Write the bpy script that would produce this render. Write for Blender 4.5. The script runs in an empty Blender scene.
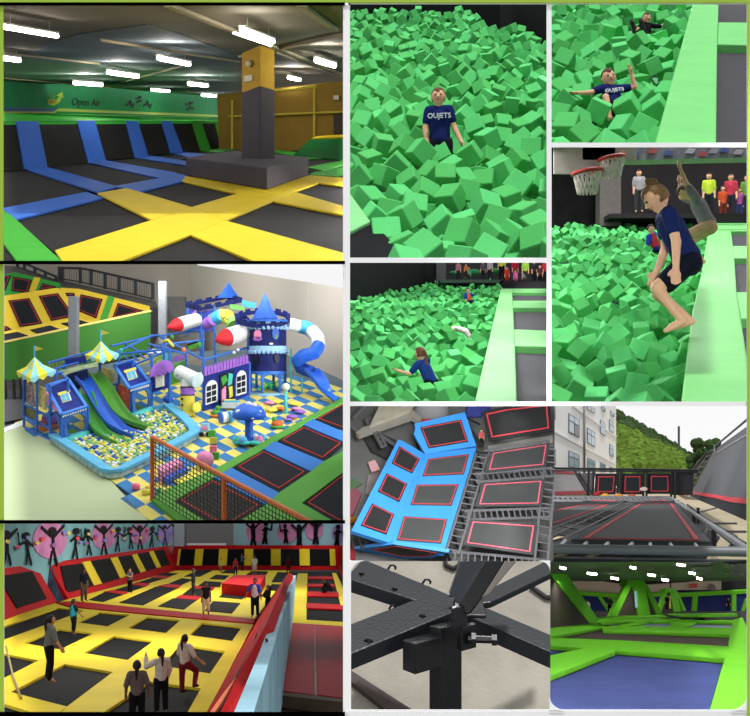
import bpy, bmesh, math, random
from mathutils import Vector, Matrix, Euler
import mathutils.noise as mnoise
random.seed(7)
F = 1000.0                       # focal length in picture widths/750
CU, CV = 375.0, 358.0
CAM = Vector((0, 0, 40.0))
COL = bpy.context.scene.collection
PI = math.pi
def V(*a): return Vector(a)

# ---------------------------------------------------------------- materials
def s2l(c):
    c = c / 255.0
    return c / 12.92 if c <= 0.04045 else ((c + 0.055) / 1.055) ** 2.4
def rgb(*c): return (s2l(c[0]), s2l(c[1]), s2l(c[2]), 1.0)
_M = {}
def mat(name, c, rough=0.6, spec=0.3, var=0.12, scale=6.0, bump=0.0, bscale=40.0, metal=0.0, rnd=0.0, coat=0.0, alpha=1.0):
    """procedural surface: base colour broken up by noise, optional bump and per-item variation"""
    if name in _M: return _M[name]
    m = bpy.data.materials.new(name); m.use_nodes = True
    nt = m.node_tree; N, L = nt.nodes, nt.links
    b = N['Principled BSDF']
    b.inputs['Roughness'].default_value = rough
    b.inputs['Specular IOR Level'].default_value = spec
    b.inputs['Metallic'].default_value = metal
    b.inputs['Coat Weight'].default_value = coat
    tc = N.new('ShaderNodeTexCoord'); no = N.new('ShaderNodeTexNoise')
    no.inputs['Scale'].default_value = scale; no.inputs['Detail'].default_value = 4
    L.new(tc.outputs['Object'], no.inputs['Vector'])
    rp = N.new('ShaderNodeMapRange')
    rp.inputs['From Min'].default_value = 0.25; rp.inputs['From Max'].default_value = 0.75
    rp.inputs['To Min'].default_value = 1 - var; rp.inputs['To Max'].default_value = 1 + var
    L.new(no.outputs['Fac'], rp.inputs['Value'])
    hs = N.new('ShaderNodeHueSaturation'); hs.inputs['Color'].default_value = rgb(*c)
    L.new(rp.outputs['Result'], hs.inputs['Value'])
    if rnd:
        oi = N.new('ShaderNodeObjectInfo'); ge = N.new('ShaderNodeNewGeometry')
        ad = N.new('ShaderNodeMath'); ad.operation = 'ADD'
        L.new(oi.outputs['Random'], ad.inputs[0]); L.new(ge.outputs['Random Per Island'], ad.inputs[1])
        fr = N.new('ShaderNodeMath'); fr.operation = 'FRACT'; L.new(ad.outputs[0], fr.inputs[0])
        mr = N.new('ShaderNodeMapRange'); mr.inputs['To Min'].default_value = 1 - rnd; mr.inputs['To Max'].default_value = 1 + rnd
        L.new(fr.outputs[0], mr.inputs['Value'])
        mu = N.new('ShaderNodeMath'); mu.operation = 'MULTIPLY'
        L.new(rp.outputs['Result'], mu.inputs[0]); L.new(mr.outputs['Result'], mu.inputs[1])
        L.new(mu.outputs[0], hs.inputs['Value'])
        mh = N.new('ShaderNodeMapRange'); mh.inputs['To Min'].default_value = 0.5 - rnd * 0.04; mh.inputs['To Max'].default_value = 0.5 + rnd * 0.04
        L.new(fr.outputs[0], mh.inputs['Value']); L.new(mh.outputs['Result'], hs.inputs['Hue'])
    L.new(hs.outputs['Color'], b.inputs['Base Color'])
    if bump:
        n2 = N.new('ShaderNodeTexNoise'); n2.inputs['Scale'].default_value = bscale; n2.inputs['Detail'].default_value = 5
        L.new(tc.outputs['Object'], n2.inputs['Vector'])
        bp = N.new('ShaderNodeBump'); bp.inputs['Strength'].default_value = bump; bp.inputs['Distance'].default_value = 0.05
        L.new(n2.outputs['Fac'], bp.inputs['Height']); L.new(bp.outputs['Normal'], b.inputs['Normal'])
    if alpha < 1:
        b.inputs['Alpha'].default_value = alpha
    _M[name] = m
    return m
def glow(name, c, strength):
    if name in _M: return _M[name]
    m = bpy.data.materials.new(name); m.use_nodes = True
    b = m.node_tree.nodes['Principled BSDF']
    b.inputs['Base Color'].default_value = rgb(*c)
    b.inputs['Emission Color'].default_value = rgb(*c); b.inputs['Emission Strength'].default_value = strength
    _M[name] = m
    return m

# ---------------------------------------------------------------- picture geometry: pixels are only used to read places off
def ray(u, v): return Vector(((u - CU) / F, 1.0, (CV - v) / F))
class Plane:
    def __init__(s, p, n): s.p = Vector(p); s.n = Vector(n).normalized()
    def at(s, u, v):
        d = ray(u, v); den = s.n.dot(d)
        return CAM + d * (s.n.dot(s.p - CAM) / den)
    def up(s, t): return Plane(s.p + s.n * t, s.n)
def floor_plane(h, vh, up=0.0, roll=0.0):
    """raked floor: h below the eye at the front, meeting the eye line at picture row vh"""
    sl = (CV - vh) / F
    return Plane(CAM + V(0, 0, -h + up), V(-roll, -sl, 1))
def wall_plane(fl, a, b, lean=0.0):
    """upright (or leaning back) plane through the floor line seen from pixel a to pixel b"""
    A, B = fl.at(*a), fl.at(*b)
    d = B - A
    upv = Vector((0, 0, 1))
    n = d.cross(upv).normalized()
    if n.dot(CAM - A) < 0: n = -n
    if lean:
        upv = (upv - n * lean).normalized()
        n = d.cross(upv).normalized()
        if n.dot(CAM - A) < 0: n = -n
    return Plane(A, n)
def plane3(a, b, c):
    n = (b - a).cross(c - a).normalized()
    if n.dot(CAM - a) < 0: n = -n
    return Plane(a, n)
def facing(depth, lean=0.0):
    return Plane(CAM + V(0, depth, 0), V(0, -1, lean))

# ---------------------------------------------------------------- cells: what each room may reach
CELL = {}
def cell(name, u0, v0, u1, v1, m=1.6): CELL[name] = (u0 - m, v0 - m, u1 + m, v1 + m)
def cell_planes(c):
    u0, v0, u1, v1 = CELL[c]
    return [V(-1, (u0 - CU) / F, 0), V(1, -(u1 - CU) / F, 0), V(0, -(CV - v0) / F, 1), V(0, (CV - v1) / F, -1)]
def outside(c, pts):
    pl = cell_planes(c); any_out = False
    for n in pl:
        k = sum(1 for p in pts if n.dot(p - CAM) > 1e-6)
        if k == len(pts): return 2
        if k: any_out = True
    return 1 if any_out else 0
def trim_to_cell(bm, c):
    r = outside(c, [v.co for v in bm.verts]) if len(bm.verts) else 2
    if r == 2:
        bm.clear(); return
    if r == 0: return
    for n in cell_planes(c):
        if not any(n.dot(v.co - CAM) > 1e-6 for v in bm.verts): continue
        g = bm.verts[:] + bm.edges[:] + bm.faces[:]
        closed = all(e.is_manifold for e in bm.edges)
        res = bmesh.ops.bisect_plane(bm, geom=g, plane_co=CAM, plane_no=n, clear_outer=True, dist=1e-6)
        if closed:
            ed = [e for e in res['geom_cut'] if isinstance(e, bmesh.types.BMEdge) and e.is_valid and e.is_boundary]
            if ed:
                try: bmesh.ops.holes_fill(bm, edges=ed, sides=0)
                except Exception: pass

# ---------------------------------------------------------------- mesh builder (world coordinates)
class MB:
    def __init__(s): s.v = []; s.f = []; s.m = []; s.mats = []; s.cm = 0
    def use(s, m):
        if m not in s.mats: s.mats.append(m)
        s.cm = s.mats.index(m); return s
    def add(s, vs, fs):
        o = len(s.v); s.v += [Vector(p) for p in vs]
        for f in fs: s.f.append([i + o for i in f]); s.m.append(s.cm)
        return s
    def prism(s, pts, off):
        """closed solid: polygon pts and its copy moved by off"""
        n = len(pts); off = Vector(off)
        vs = [Vector(p) for p in pts] + [Vector(p) + off for p in pts]
        fs = [list(range(n)), list(range(2 * n - 1, n - 1, -1))]
        for i in range(n): j = (i + 1) % n; fs.append([i, i + n, j + n, j][::-1])
        return s.add(vs, fs)
    def box(s, lo, hi):
        x0, y0, z0 = lo; x1, y1, z1 = hi
        return s.prism([V(x0, y0, z0), V(x1, y0, z0), V(x1, y1, z0), V(x0, y1, z0)], V(0, 0, z1 - z0))
    def bar(s, a, b, w, h=None, up=None):
        """rectangular bar from a to b"""
        a = Vector(a); b = Vector(b); h = h or w
        d = (b - a)
        if d.length < 1e-9: return s
        d.normalize()
        up = Vector(up) if up is not None else (V(0, 0, 1) if abs(d.z) < 0.95 else V(0, 1, 0))
        x = d.cross(up).normalized() * (w / 2); z = x.cross(d).normalized() * (h / 2)
        return s.prism([a - x - z, a + x - z, a + x + z, a - x + z], b - a)
    def tube(s, a, b, r0, r1=None, n=8, cap=True):
        a = Vector(a); b = Vector(b); r1 = r0 if r1 is None else r1
        d = (b - a).normalized()
        up = V(0, 0, 1) if abs(d.z) < 0.95 else V(0, 1, 0)
        x = d.cross(up).normalized(); y = d.cross(x).normalized()
        vs = []
        for c, r in ((a, r0), (b, r1)):
            for i in range(n):
                t = 2 * PI * i / n; vs.append(c + (x * math.cos(t) + y * math.sin(t)) * r)
        fs = [[i, (i + 1) % n, n + (i + 1) % n, n + i] for i in range(n)]
        if cap: fs += [list(range(n - 1, -1, -1)), list(range(n, 2 * n))]
        return s.add(vs, fs)
    def path(s, pts, r, n=8, closed=False):
        """round tube along a polyline; r a number or a list"""
        pts = [Vector(p) for p in pts]; k = len(pts)
        rs = r if isinstance(r, (list, tuple)) else [r] * k
        vs = []; prev = None
        for i in range(k):
            if closed: t = pts[(i + 1) % k] - pts[i - 1]
            else: t = pts[min(i + 1, k - 1)] - pts[max(i - 1, 0)]
            t.normalize()
            if prev is None:
                up = V(0, 0, 1) if abs(t.z) < 0.9 else V(0, 1, 0)
                x = t.cross(up).normalized()
            else:
                x = prev - t * prev.dot(t)
                if x.length < 1e-6: x = t.orthogonal()
                x.normalize()
            prev = x; y = t.cross(x)
            for j in range(n):
                a = 2 * PI * j / n; vs.append(pts[i] + (x * math.cos(a) + y * math.sin(a)) * rs[i])
        fs = []
        for i in range(k if closed else k - 1):
            o, q = i * n, ((i + 1) % k) * n
            for j in range(n): fs.append([o + j, o + (j + 1) % n, q + (j + 1) % n, q + j])
        if not closed: fs += [list(range(n - 1, -1, -1)), list(range((k - 1) * n, k * n))]
        return s.add(vs, fs)
    def lathe(s, c, prof, n=16, axis=None, xdir=None):
        """solid of revolution; prof = [(r, t)] along axis from c"""
        c = Vector(c); z = Vector(axis).normalized() if axis is not None else V(0, 0, 1)
        x = z.orthogonal().normalized() if xdir is None else (Vector(xdir) - z * Vector(xdir).dot(z)).normalized()
        y = z.cross(x)
        vs = []; rings = []
        for r, t in prof:
            if r < 1e-6: rings.append([len(vs)]); vs.append(c + z * t)
            else:
                rings.append(list(range(len(vs), len(vs) + n)))
                for j in range(n):
                    a = 2 * PI * j / n; vs.append(c + z * t + (x * math.cos(a) + y * math.sin(a)) * r)
        fs = []
        for A, B in zip(rings, rings[1:]):
            for j in range(n):
                k = (j + 1) % n
                if len(A) == 1 and len(B) == 1: continue
                if len(A) == 1: fs.append([A[0], B[k], B[j]])
                elif len(B) == 1: fs.append([A[j], A[k], B[0]])
                else: fs.append([A[j], A[k], B[k], B[j]])
        if len(rings[0]) > 1: fs.append(rings[0][::-1])
        if len(rings[-1]) > 1: fs.append(rings[-1])
        return s.add(vs, fs)
    def ball(s, c, r, n=12, m=8, sc=(1, 1, 1), rot=None):
        c = Vector(c); vs = []; fs = []
        for i in range(m + 1):
            t = PI * i / m
            for j in range(n if 0 < i < m else 1):
                a = 2 * PI * j / n
                p = V(math.sin(t) * math.cos(a) * sc[0], math.sin(t) * math.sin(a) * sc[1], math.cos(t) * sc[2]) * r
                if rot is not None: p = rot @ p
                vs.append(c + p)
        idx = lambda i, j: 0 if i == 0 else (len(vs) - 1 if i == m else 1 + (i - 1) * n + j % n)
        for i in range(m):
            for j in range(n):
                q = [idx(i, j), idx(i + 1, j), idx(i + 1, j + 1), idx(i, j + 1)]
                q2 = []
                for k in q:
                    if k not in q2: q2.append(k)
                if len(q2) > 2: fs.append(q2)
        return s.add(vs, fs)
    def grid(s, fn, nu, nv):
        vs = [fn(i / nu, j / nv) for i in range(nu + 1) for j in range(nv + 1)]
        fs = [[i * (nv + 1) + j, (i + 1) * (nv + 1) + j, (i + 1) * (nv + 1) + j + 1, i * (nv + 1) + j + 1] for i in range(nu) for j in range(nv)]
        return s.add(vs, fs)
    def build(s, name, m=None, parent=None, c=None, smooth=False, bevel=0.0, segs=2, sub=0, auto=None):
        if not s.v: return None
        bm = bmesh.new()
        bv = [bm.verts.new(p) for p in s.v]
        for f, mi in zip(s.f, s.m):
            try: fc = bm.faces.new([bv[i] for i in f]); fc.material_index = mi
            except ValueError: pass
        bmesh.ops.recalc_face_normals(bm, faces=bm.faces[:])
        if bevel:
            bmesh.ops.bevel(bm, geom=[e for e in bm.edges if e.is_manifold and e.calc_face_angle(0) > 0.35], offset=bevel, segments=segs, affect='EDGES', profile=0.5, clamp_overlap=True)
        if c: trim_to_cell(bm, c)
        if not bm.faces: bm.free(); return None
        lo = [min(v.co[i] for v in bm.verts) for i in range(3)]; hi = [max(v.co[i] for v in bm.verts) for i in range(3)]
        if parent is not None: org = Vector(parent['_o'])
        else: org = V((lo[0] + hi[0]) / 2, (lo[1] + hi[1]) / 2, lo[2])
        for v in bm.verts: v.co -= org
        me = bpy.data.meshes.new(name); bm.to_mesh(me); bm.free()
        mats = [m] if m is not None and not s.mats else s.mats
        if not mats: mats = [m]
        for q in mats: me.materials.append(q)
        if smooth:
            for p in me.polygons: p.use_smooth = True
            if auto:
                try: me.set_sharp_from_angle(angle=math.radians(auto))
                except Exception: pass
        o = bpy.data.objects.new(name, me); COL.objects.link(o)
        o['_o'] = tuple(org)
        if parent is not None: o.parent = parent; o.location = (0, 0, 0)
        else: o.location = org
        return o
def root(name, loc, label, cat, group=None):
    o = bpy.data.objects.new(name, None); COL.objects.link(o); o.empty_display_size = 0.1
    o.location = loc; o['_o'] = tuple(loc)
    return tag(o, label, cat, group)
def tag(o, label=None, cat=None, group=None, kind=None):
    if o is None: return None
    if label: o['label'] = label
    if cat: o['category'] = cat
    if group: o['group'] = group
    if kind: o['kind'] = kind
    return o
def structure(o): return tag(o, kind='structure')

# solids read off the picture: polygon of pixels on a plane, given thickness
def P(pl, *uv): return [pl.at(*q) for q in uv]
def slab(name, pl, uv, t, m, c, parent=None, bevel=0.0, along=None):
    """top face = pixels uv on plane pl; t thick downwards (or along)"""
    b = MB(); b.prism(P(pl, *uv), (along if along is not None else -pl.n) * t)
    return b.build(name, m, parent, c, bevel=bevel)
def inset(pts, d):
    """polygon moved inwards by d in its own plane"""
    n = len(pts); c = sum(pts, Vector()) / n; out = []
    nrm = (pts[1] - pts[0]).cross(pts[2] - pts[0]).normalized()
    for i in range(n):
        a, b, e = pts[i - 1], pts[i], pts[(i + 1) % n]
        d1 = (b - a).normalized(); d2 = (e - b).normalized()
        n1 = nrm.cross(d1); n2 = nrm.cross(d2)
        if n1.dot(c - b) < 0: n1 = -n1
        if n2.dot(c - b) < 0: n2 = -n2
        bis = (n1 + n2)
        k = d / max(0.25, bis.normalized().dot(n1))
        out.append(b + bis.normalized() * k)
    return out
# ---------------------------------------------------------------- people
def _caps(b, p0, p1, r0, r1, n=10):
    p0 = Vector(p0); p1 = Vector(p1); d = p1 - p0; L = d.length
    if L < 1e-6: b.ball(p0, r0, n, 6); return
    pr = []
    for i in range(4): a = PI / 2 * (1 - i / 3.0); pr.append((r0 * math.cos(a) if i else 0, -r0 * math.sin(a)))
    for i in range(4): a = PI / 2 * (i / 3.0); pr.append((r1 * math.cos(a) if i < 3 else 0, L + r1 * math.sin(a)))
    b.lathe(p0, pr, n, axis=d)
def fused(b, name, m, parent, c, voxel, smooth=3):
    """one continuous skin over overlapping shapes"""
    me = bpy.data.meshes.new('t'); me.from_pydata([tuple(p) for p in b.v], [], b.f)
    bm = bmesh.new(); bm.from_mesh(me); bmesh.ops.recalc_face_normals(bm, faces=bm.faces[:]); bm.to_mesh(me); bm.free()
    o = bpy.data.objects.new('t', me); COL.objects.link(o)
    r = o.modifiers.new('r', 'REMESH'); r.mode = 'VOXEL'; r.voxel_size = voxel
    s = o.modifiers.new('s', 'SMOOTH'); s.factor = 0.5; s.iterations = smooth
    dg = bpy.context.evaluated_depsgraph_get(); dg.update()
    m2 = bpy.data.meshes.new_from_object(o.evaluated_get(dg))
    bpy.data.objects.remove(o); bpy.data.meshes.remove(me)
    q = MB(); q.add([v.co for v in m2.vertices], [list(p.vertices) for p in m2.polygons])
    bpy.data.meshes.remove(m2)
    return q.build(name, m, parent, c, smooth=True)
def nv(*a): return Vector(a).normalized()
STAND = dict(la=((-.15, 0, -1), (-.05, .15, -1)), ra=((.15, 0, -1), (.05, .15, -1)), ll=((-.06, 0, -1), (-.02, -.03, -1)), rl=((.06, 0, -1), (.02, -.03, -1)))
def person(label, foot, H, yaw, c, skin='skin_light', shirt=(30, 40, 90), pants=(20, 20, 25), hair=(60, 40, 25), pose=None, spine=(0, 0, 1), head=(0, 0, 1), look=0.0,
           sleeve=0.5, leg=1.0, style='short', fine=False, at='feet', hs=1.0, group=None, shoes=None, hair_part=True, vest=None, bare=False, text=None, lookpitch=0.0, wide=1.0):
    """foot = where the lowest foot (or the hips, at='hips') stands; yaw 0 looks away from the viewer, pi towards"""
    p = dict(STAND); p.update(pose or {})
    R = Matrix.Rotation(yaw, 3, 'Z')
    sp = nv(*spine); hd = nv(*head)
    J = {}
    J['pel'] = V(0, 0, 0)
    J['wai'] = sp * .10 * H; J['che'] = sp * .22 * H; J['nb'] = sp * .305 * H
    sx = V(1, 0, 0); sx = (sx - sp * sx.dot(sp)).normalized()
    fw = sp.cross(sx) * -1
    fw = sx.cross(sp) * -1
    fw = V(0, 1, 0); fw = (fw - sp * fw.dot(sp)).normalized()
    sw = .098 * H * wide
    J['ls'] = sp * .285 * H - sx * sw; J['rs'] = sp * .285 * H + sx * sw
    for s in 'lr':
        k = -1 if s == 'l' else 1
        a, f = p[s + 'a']
        J[s + 'e'] = J[s + 's'] + nv(*a) * .165 * H
        J[s + 'w'] = J[s + 'e'] + nv(*f) * .145 * H
        J[s + 'h'] = V(k * .052 * H, 0, -.01 * H)
        t, sh = p[s + 'l']
        J[s + 'k'] = J[s + 'h'] + nv(*t) * .235 * H
        J[s + 'a'] = J[s + 'k'] + nv(*sh) * .225 * H
        J[s + 'f'] = p.get(s + 'f') or (0, 1, -.15)
    J['hc'] = J['nb'] + sp * .015 * H + hd * (.088 + .012 * (hs - 1)) * H
    if at == 'feet': off = -min(J['la'].z, J['ra'].z) + .045 * H
    else: off = 0
    base = Vector(foot)
    W = lambda q: base + R @ (Vector(q) + V(0, 0, off))
    RD = lambda q: R @ Vector(q)
    g = root('person', base, label, 'person', group)
    vox = H * (.0075 if fine else .016)
    sk = mat(skin, {'skin_light': (224, 172, 140), 'skin_tan': (196, 138, 104), 'skin_brown': (120, 78, 56), 'skin_dark': (70, 46, 36)}[skin], 0.5, 0.3, 0.06)
    b = MB(); C = lambda a, d, r0, r1: _caps(b, W(a), W(d), r0 * H, r1 * H)
    hr = .064 * hs
    C(J['pel'], J['wai'], .072, .062); C(J['wai'], J['che'], .062, .068); C(J['che'], J['nb'], .062, .04)
    for k in (-1, 1): C(J['pel'] + sx * k * .03 * H, J['che'] + sx * k * .035 * H, .052, .05)
    C(J['ls'], J['rs'], .036, .036)
    C(J['nb'] - sp * .01 * H, J['hc'], .032, .032)
    # head frame
    hf = Matrix.Rotation(look, 3, 'Z') @ V(0, 1, 0)
    hf = (hf - hd * hf.dot(hd)).normalized(); hx = hf.cross(hd).normalized()
    if lookpitch:
        q = Matrix.Rotation(lookpitch, 3, hx); hf = q @ hf; hd = q @ hd
    hc = J['hc']
    b.ball(W(hc), hr * H, 14, 10, (.86, .98, 1.08), R @ Matrix((hx, hf, hd)).transposed())
    C(hc - hd * hr * .55 * H + hf * hr * .35 * H, hc - hd * hr * .75 * H + hf * hr * .45 * H, hr * .45, hr * .38)
    C(hc + hf * hr * .88 * H, hc + hf * hr * 1.05 * H - hd * hr * .2 * H, hr * .1, hr * .17)
    for k in (-1, 1): C(hc + hx * k * hr * .86 * H - hd * hr * .02 * H, hc + hx * k * hr * .88 * H - hd * hr * .25 * H, hr * .17, hr * .12)
    for s in 'lr':
        k = -1 if s == 'l' else 1
        C(J[s + 's'], J[s + 'e'], .036, .028); C(J[s + 'e'], J[s + 'w'], .029, .02)
        d = (J[s + 'w'] - J[s + 'e']).normalized()
        side = p.get(s + 'palm')
        side = Vector(side) if side else V(0, 1, 0)
        side = (side - d * side.dot(d))
        side = side.normalized() if side.length > 1e-3 else d.orthogonal()
        w = J[s + 'w']; pc = w + d * .045 * H
        C(w, pc, .02, .022); C(pc + side * .012 * H, pc - side * .012 * H, .019, .019)
        nrm = d.cross(side).normalized() * (k)
        if fine:
            for i, (o_, ln) in enumerate(((.021, .036), (.007, .042), (-.007, .039), (-.02, .03))):
                q0 = pc + side * o_ * H + d * .012 * H; q1 = q0 + (d * .62 + side * o_ * 4 + nrm * .1).normalized() * ln * .6 * H
                q2 = q1 + (d * .7 + nrm * .4).normalized() * ln * .55 * H
                C(q0, q1, .0085, .0078); C(q1, q2, .0078, .007)
            t0 = w + d * .018 * H + side * .016 * H; t1 = t0 + (side * .8 + d * .6).normalized() * .026 * H
            C(t0, t1, .0095, .0085); C(t1, t1 + (side * .3 + d).normalized() * .02 * H, .0085, .007)
        else:
            C(pc, pc + d * .04 * H, .02, .013); C(w + d * .02 * H, w + d * .04 * H + side * .026 * H, .011, .009)
        C(J[s + 'h'], J[s + 'k'], .056, .037); C(J[s + 'k'], J[s + 'a'], .038, .024)
        fd = nv(*J[s + 'f']); an = J[s + 'a']
        C(an - fd * .018 * H - V(0, 0, .018 * H), an + fd * .06 * H - V(0, 0, .022 * H), .022, .022); C(an + fd * .05 * H - V(0, 0, .024 * H), an + fd * .092 * H - V(0, 0, .028 * H), .021, .015)
    fused(b, 'body', sk, g, c, vox)
    sh = mat('cloth_%d_%d_%d' % tuple(shirt), shirt, 0.85, 0.1, 0.1, 9, 0.25, 30)
    pn = mat('cloth_%d_%d_%d' % tuple(pants), pants, 0.85, 0.1, 0.1, 9, 0.25, 30)
    e = .011
    if not bare:
        b = MB(); C = lambda a, d, r0, r1: _caps(b, W(a), W(d), r0 * H, r1 * H)
        C(J['pel'] + sp * .02 * H, J['wai'], .076 + e, .066 + e); C(J['wai'], J['che'], .066 + e, .07 + e); C(J['che'], J['che'] + sp * .055 * H, .06 + e, .046 + e)
        for k in (-1, 1): C(J['pel'] + sx * k * .032 * H + sp * .015 * H, J['che'] + sx * k * .036 * H, .054 + e, .05 + e)
        C(J['ls'] + sx * .01 * H, J['rs'] - sx * .01 * H, .037 + e, .037 + e)
        for s in 'lr':
            C(J[s + 's'], J[s + 's'].lerp(J[s + 'e'], min(1, sleeve * 2) if sleeve else .12), .038 + e, .032 + e)
            if sleeve > .5: C(J[s + 'e'], J[s + 'e'].lerp(J[s + 'w'], min(1, sleeve * 2 - 1)), .03 + e, .022 + e)
        fused(b, 'shirt', sh, g, c, vox)
    if vest:
        b = MB(); C = lambda a, d, r0, r1: _caps(b, W(a), W(d), r0 * H, r1 * H)
        e2 = e + .008
        C(J['pel'] + sp * .03 * H, J['wai'], .076 + e2, .066 + e2); C(J['wai'], J['che'] + sp * .03 * H, .066 + e2, .064 + e2)
        for k in (-1, 1): C(J['pel'] + sx * k * .026 * H + sp * .03 * H, J['che'] + sx * k * .028 * H, .056 + e2, .05 + e2)
        fused(b, 'front_panel' if vest == 'panel' else 'vest', mat('cloth_vest_%d_%d_%d' % tuple(p['vestc']), p['vestc'], .8, .1), g, c, vox)
    b = MB(); C = lambda a, d, r0, r1: _caps(b, W(a), W(d), r0 * H, r1 * H)
    C(J['pel'] - sp * .01 * H, J['pel'] + sp * .055 * H, .07 + e, .064 + e)
    for k in (-1, 1): C(J['pel'] + sx * k * .03 * H, J['pel'] + sx * k * .03 * H + sp * .04 * H, .055 + e, .05 + e)
    for s in 'lr':
        C(J[s + 'h'], J[s + 'h'].lerp(J[s + 'k'], min(1, leg * 2)), .058 + e, .056 + e - .018 * min(1, leg * 2))
        if leg > .5: C(J[s + 'k'], J[s + 'k'].lerp(J[s + 'a'], min(1, leg * 2 - 1)), .039 + e, .029 + e)
    fused(b, 'trousers' if leg > .5 else 'shorts', pn, g, c, vox)
    if shoes:
        for s in 'lr':
            b = MB(); C = lambda a, d, r0, r1: _caps(b, W(a), W(d), r0 * H, r1 * H)
            fd = nv(*J[s + 'f']); an = J[s + 'a']
            C(an - fd * .02 * H - V(0, 0, .02 * H), an + fd * .06 * H - V(0, 0, .024 * H), .028, .027); C(an + fd * .05 * H - V(0, 0, .026 * H), an + fd * .1 * H - V(0, 0, .03 * H), .026, .019)
            fused(b, 'shoe', mat('shoe_%d_%d_%d' % tuple(shoes), shoes, .6), g, c, vox)
    if hair_part:
        hm = mat('hair_%d_%d_%d' % tuple(hair), hair, 0.6, 0.3, 0.25, 25, 0.5, 90)
        b = MB(); n_, m_ = 18, 12; vs = []; fs = []
        rot = R @ Matrix((hx, hf, hd)).transposed()
        def hv(t, a):
            d = V(math.sin(t) * math.cos(a), math.sin(t) * math.sin(a), math.cos(t))
            face = d.y > .25 and d.z < .42 + .25 * abs(d.x)
            low = d.z < (-.45 if style == 'short' else -.6)
            side_ = abs(d.x) > .75 and d.z < -.05 and d.y > -.2 and style == 'short'
            r = .82 if (face or low or side_) else 1.12 + .03 * math.sin(a * 9)
            return W(hc) + rot @ V(d.x * .86 * r, d.y * .98 * r, d.z * 1.08 * r) * hr * H
        for i in range(m_ + 1):
            for j in range(n_ if 0 < i < m_ else 1): vs.append(hv(PI * i / m_, 2 * PI * j / n_))
        idx = lambda i, j: 0 if i == 0 else (len(vs) - 1 if i == m_ else 1 + (i - 1) * n_ + j % n_)
        for i in range(m_):
            for j in range(n_):
                q2 = []
                for k in [idx(i, j), idx(i + 1, j), idx(i + 1, j + 1), idx(i, j + 1)]:
                    if k not in q2: q2.append(k)
                if len(q2) > 2: fs.append(q2)
        b.add(vs, fs)
        C = lambda a, d, r0, r1: _caps(b, W(a), W(d), r0 * H, r1 * H)
        if style == 'bun':
            b.ball(W(hc + hd * hr * 1.1 * H - hf * hr * .5 * H), hr * .48 * H, 12, 8, (1, 1, .85))
            b.ball(W(hc + hd * hr * 1.35 * H - hf * hr * .35 * H), hr * .3 * H, 10, 6)
        if style in ('pony', 'long'):
            q = hc - hf * hr * 1.05 * H + hd * hr * .3 * H
            q1 = q - hf * hr * .35 * H - hd * hr * .9 * H; q2 = q1 - V(0, 0, .075 * H) + hf * .008 * H; q3 = q2 - V(0, 0, .07 * H)
            wd = .022 if style == 'pony' else .034
            C(q, q1, wd * .9, wd); C(q1, q2, wd, wd * .9); C(q2, q3, wd * .9, wd * .4)
        b.build('hair', hm, g, c, smooth=True)
    if fine:
        ew = mat('eye_dark', (40, 26, 22), .3, .5)
        for k in (-1, 1):
            b = MB(); b.ball(W(hc + hf * hr * .86 * H + hx * k * hr * .33 * H + hd * hr * .1 * H), hr * .13 * H, 10, 6, (1, 1, .8)); b.build('eye', ew, g, c, smooth=True)
        b = MB(); q0 = hc + hf * hr * .86 * H - hd * hr * .5 * H
        _caps(b, W(q0 - hx * hr * .27 * H), W(q0 + hx * hr * .27 * H), hr * .075 * H, hr * .075 * H)
        b.build('mouth', mat('lips', (205, 120, 110), .5), g, c, smooth=True)
    g['_J'] = 0
    info = {k: W(q) for k, q in J.items() if isinstance(q, Vector)}
    info['R'] = R; info['fw'] = R @ fw; info['sx'] = R @ sx; info['sp'] = R @ sp; info['H'] = H
    return g, info
def lettering(txt, name, m, parent, org, xdir, updir, size, depth=0.01, align='CENTER', c=None, italic=False, xs=1.0):
    """raised letters as real mesh"""
    cu = bpy.data.curves.new('t', 'FONT'); cu.body = txt; cu.size = size; cu.extrude = depth; cu.align_x = align; cu.align_y = 'CENTER'
    cu.resolution_u = 3
    if italic: cu.shear = 0.3
    o = bpy.data.objects.new('t', cu); COL.objects.link(o)
    dg = bpy.context.evaluated_depsgraph_get(); dg.update()
    me = bpy.data.meshes.new_from_object(o.evaluated_get(dg)); bpy.data.objects.remove(o); bpy.data.curves.remove(cu)
    x = Vector(xdir).normalized(); y = (Vector(updir) - x * Vector(updir).dot(x)).normalized(); z = x.cross(y)
    q = MB(); q.add([Vector(org) + x * v.co.x * xs + y * v.co.y + z * v.co.z for v in me.vertices], [list(f.vertices) for f in me.polygons])
    bpy.data.meshes.remove(me)
    return q.build(name, m, parent, c)
# ---------------------------------------------------------------- the mounting wall with eleven openings
BY = 5.0
def bpt(u, v, y=BY): return CAM + ray(u, v) * y
def strip(name, u0, v0, u1, v1, m, y=BY, t=0.004):
    b = MB(); a = bpt(u0, v1, y); e = bpt(u1, v0, y)
    b.box((a.x, y, a.z), (e.x, y + t, e.z)); return structure(b.build(name, m))
M_white = mat('white_board', (255, 255, 255), .8, .1, 0.0)
M_grey = mat('pale_grey_board', (226, 227, 228), .8, .1, 0.02)
M_black = mat('black_band', (2, 2, 2), .9, 0.0, 0.0)
M_olive = mat('lime_border', (166, 198, 74), .8, .1, .03, 3)
_w = [(343, 5, 350, 716), (546.6, 3, 551.6, 406), (350, 3, 747.4, 4.2), (350, 257.6, 546.6, 262.7), (551.6, 142.6, 747.4, 147.3), (343, 401.6, 747.4, 406),
      (345, 709.8, 747.4, 718), (346, 560, 351, 716), (3.3, 264, 4.0, 716), (342.6, 261, 350, 266), (746.9, 3, 747.8, 716)]
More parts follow.
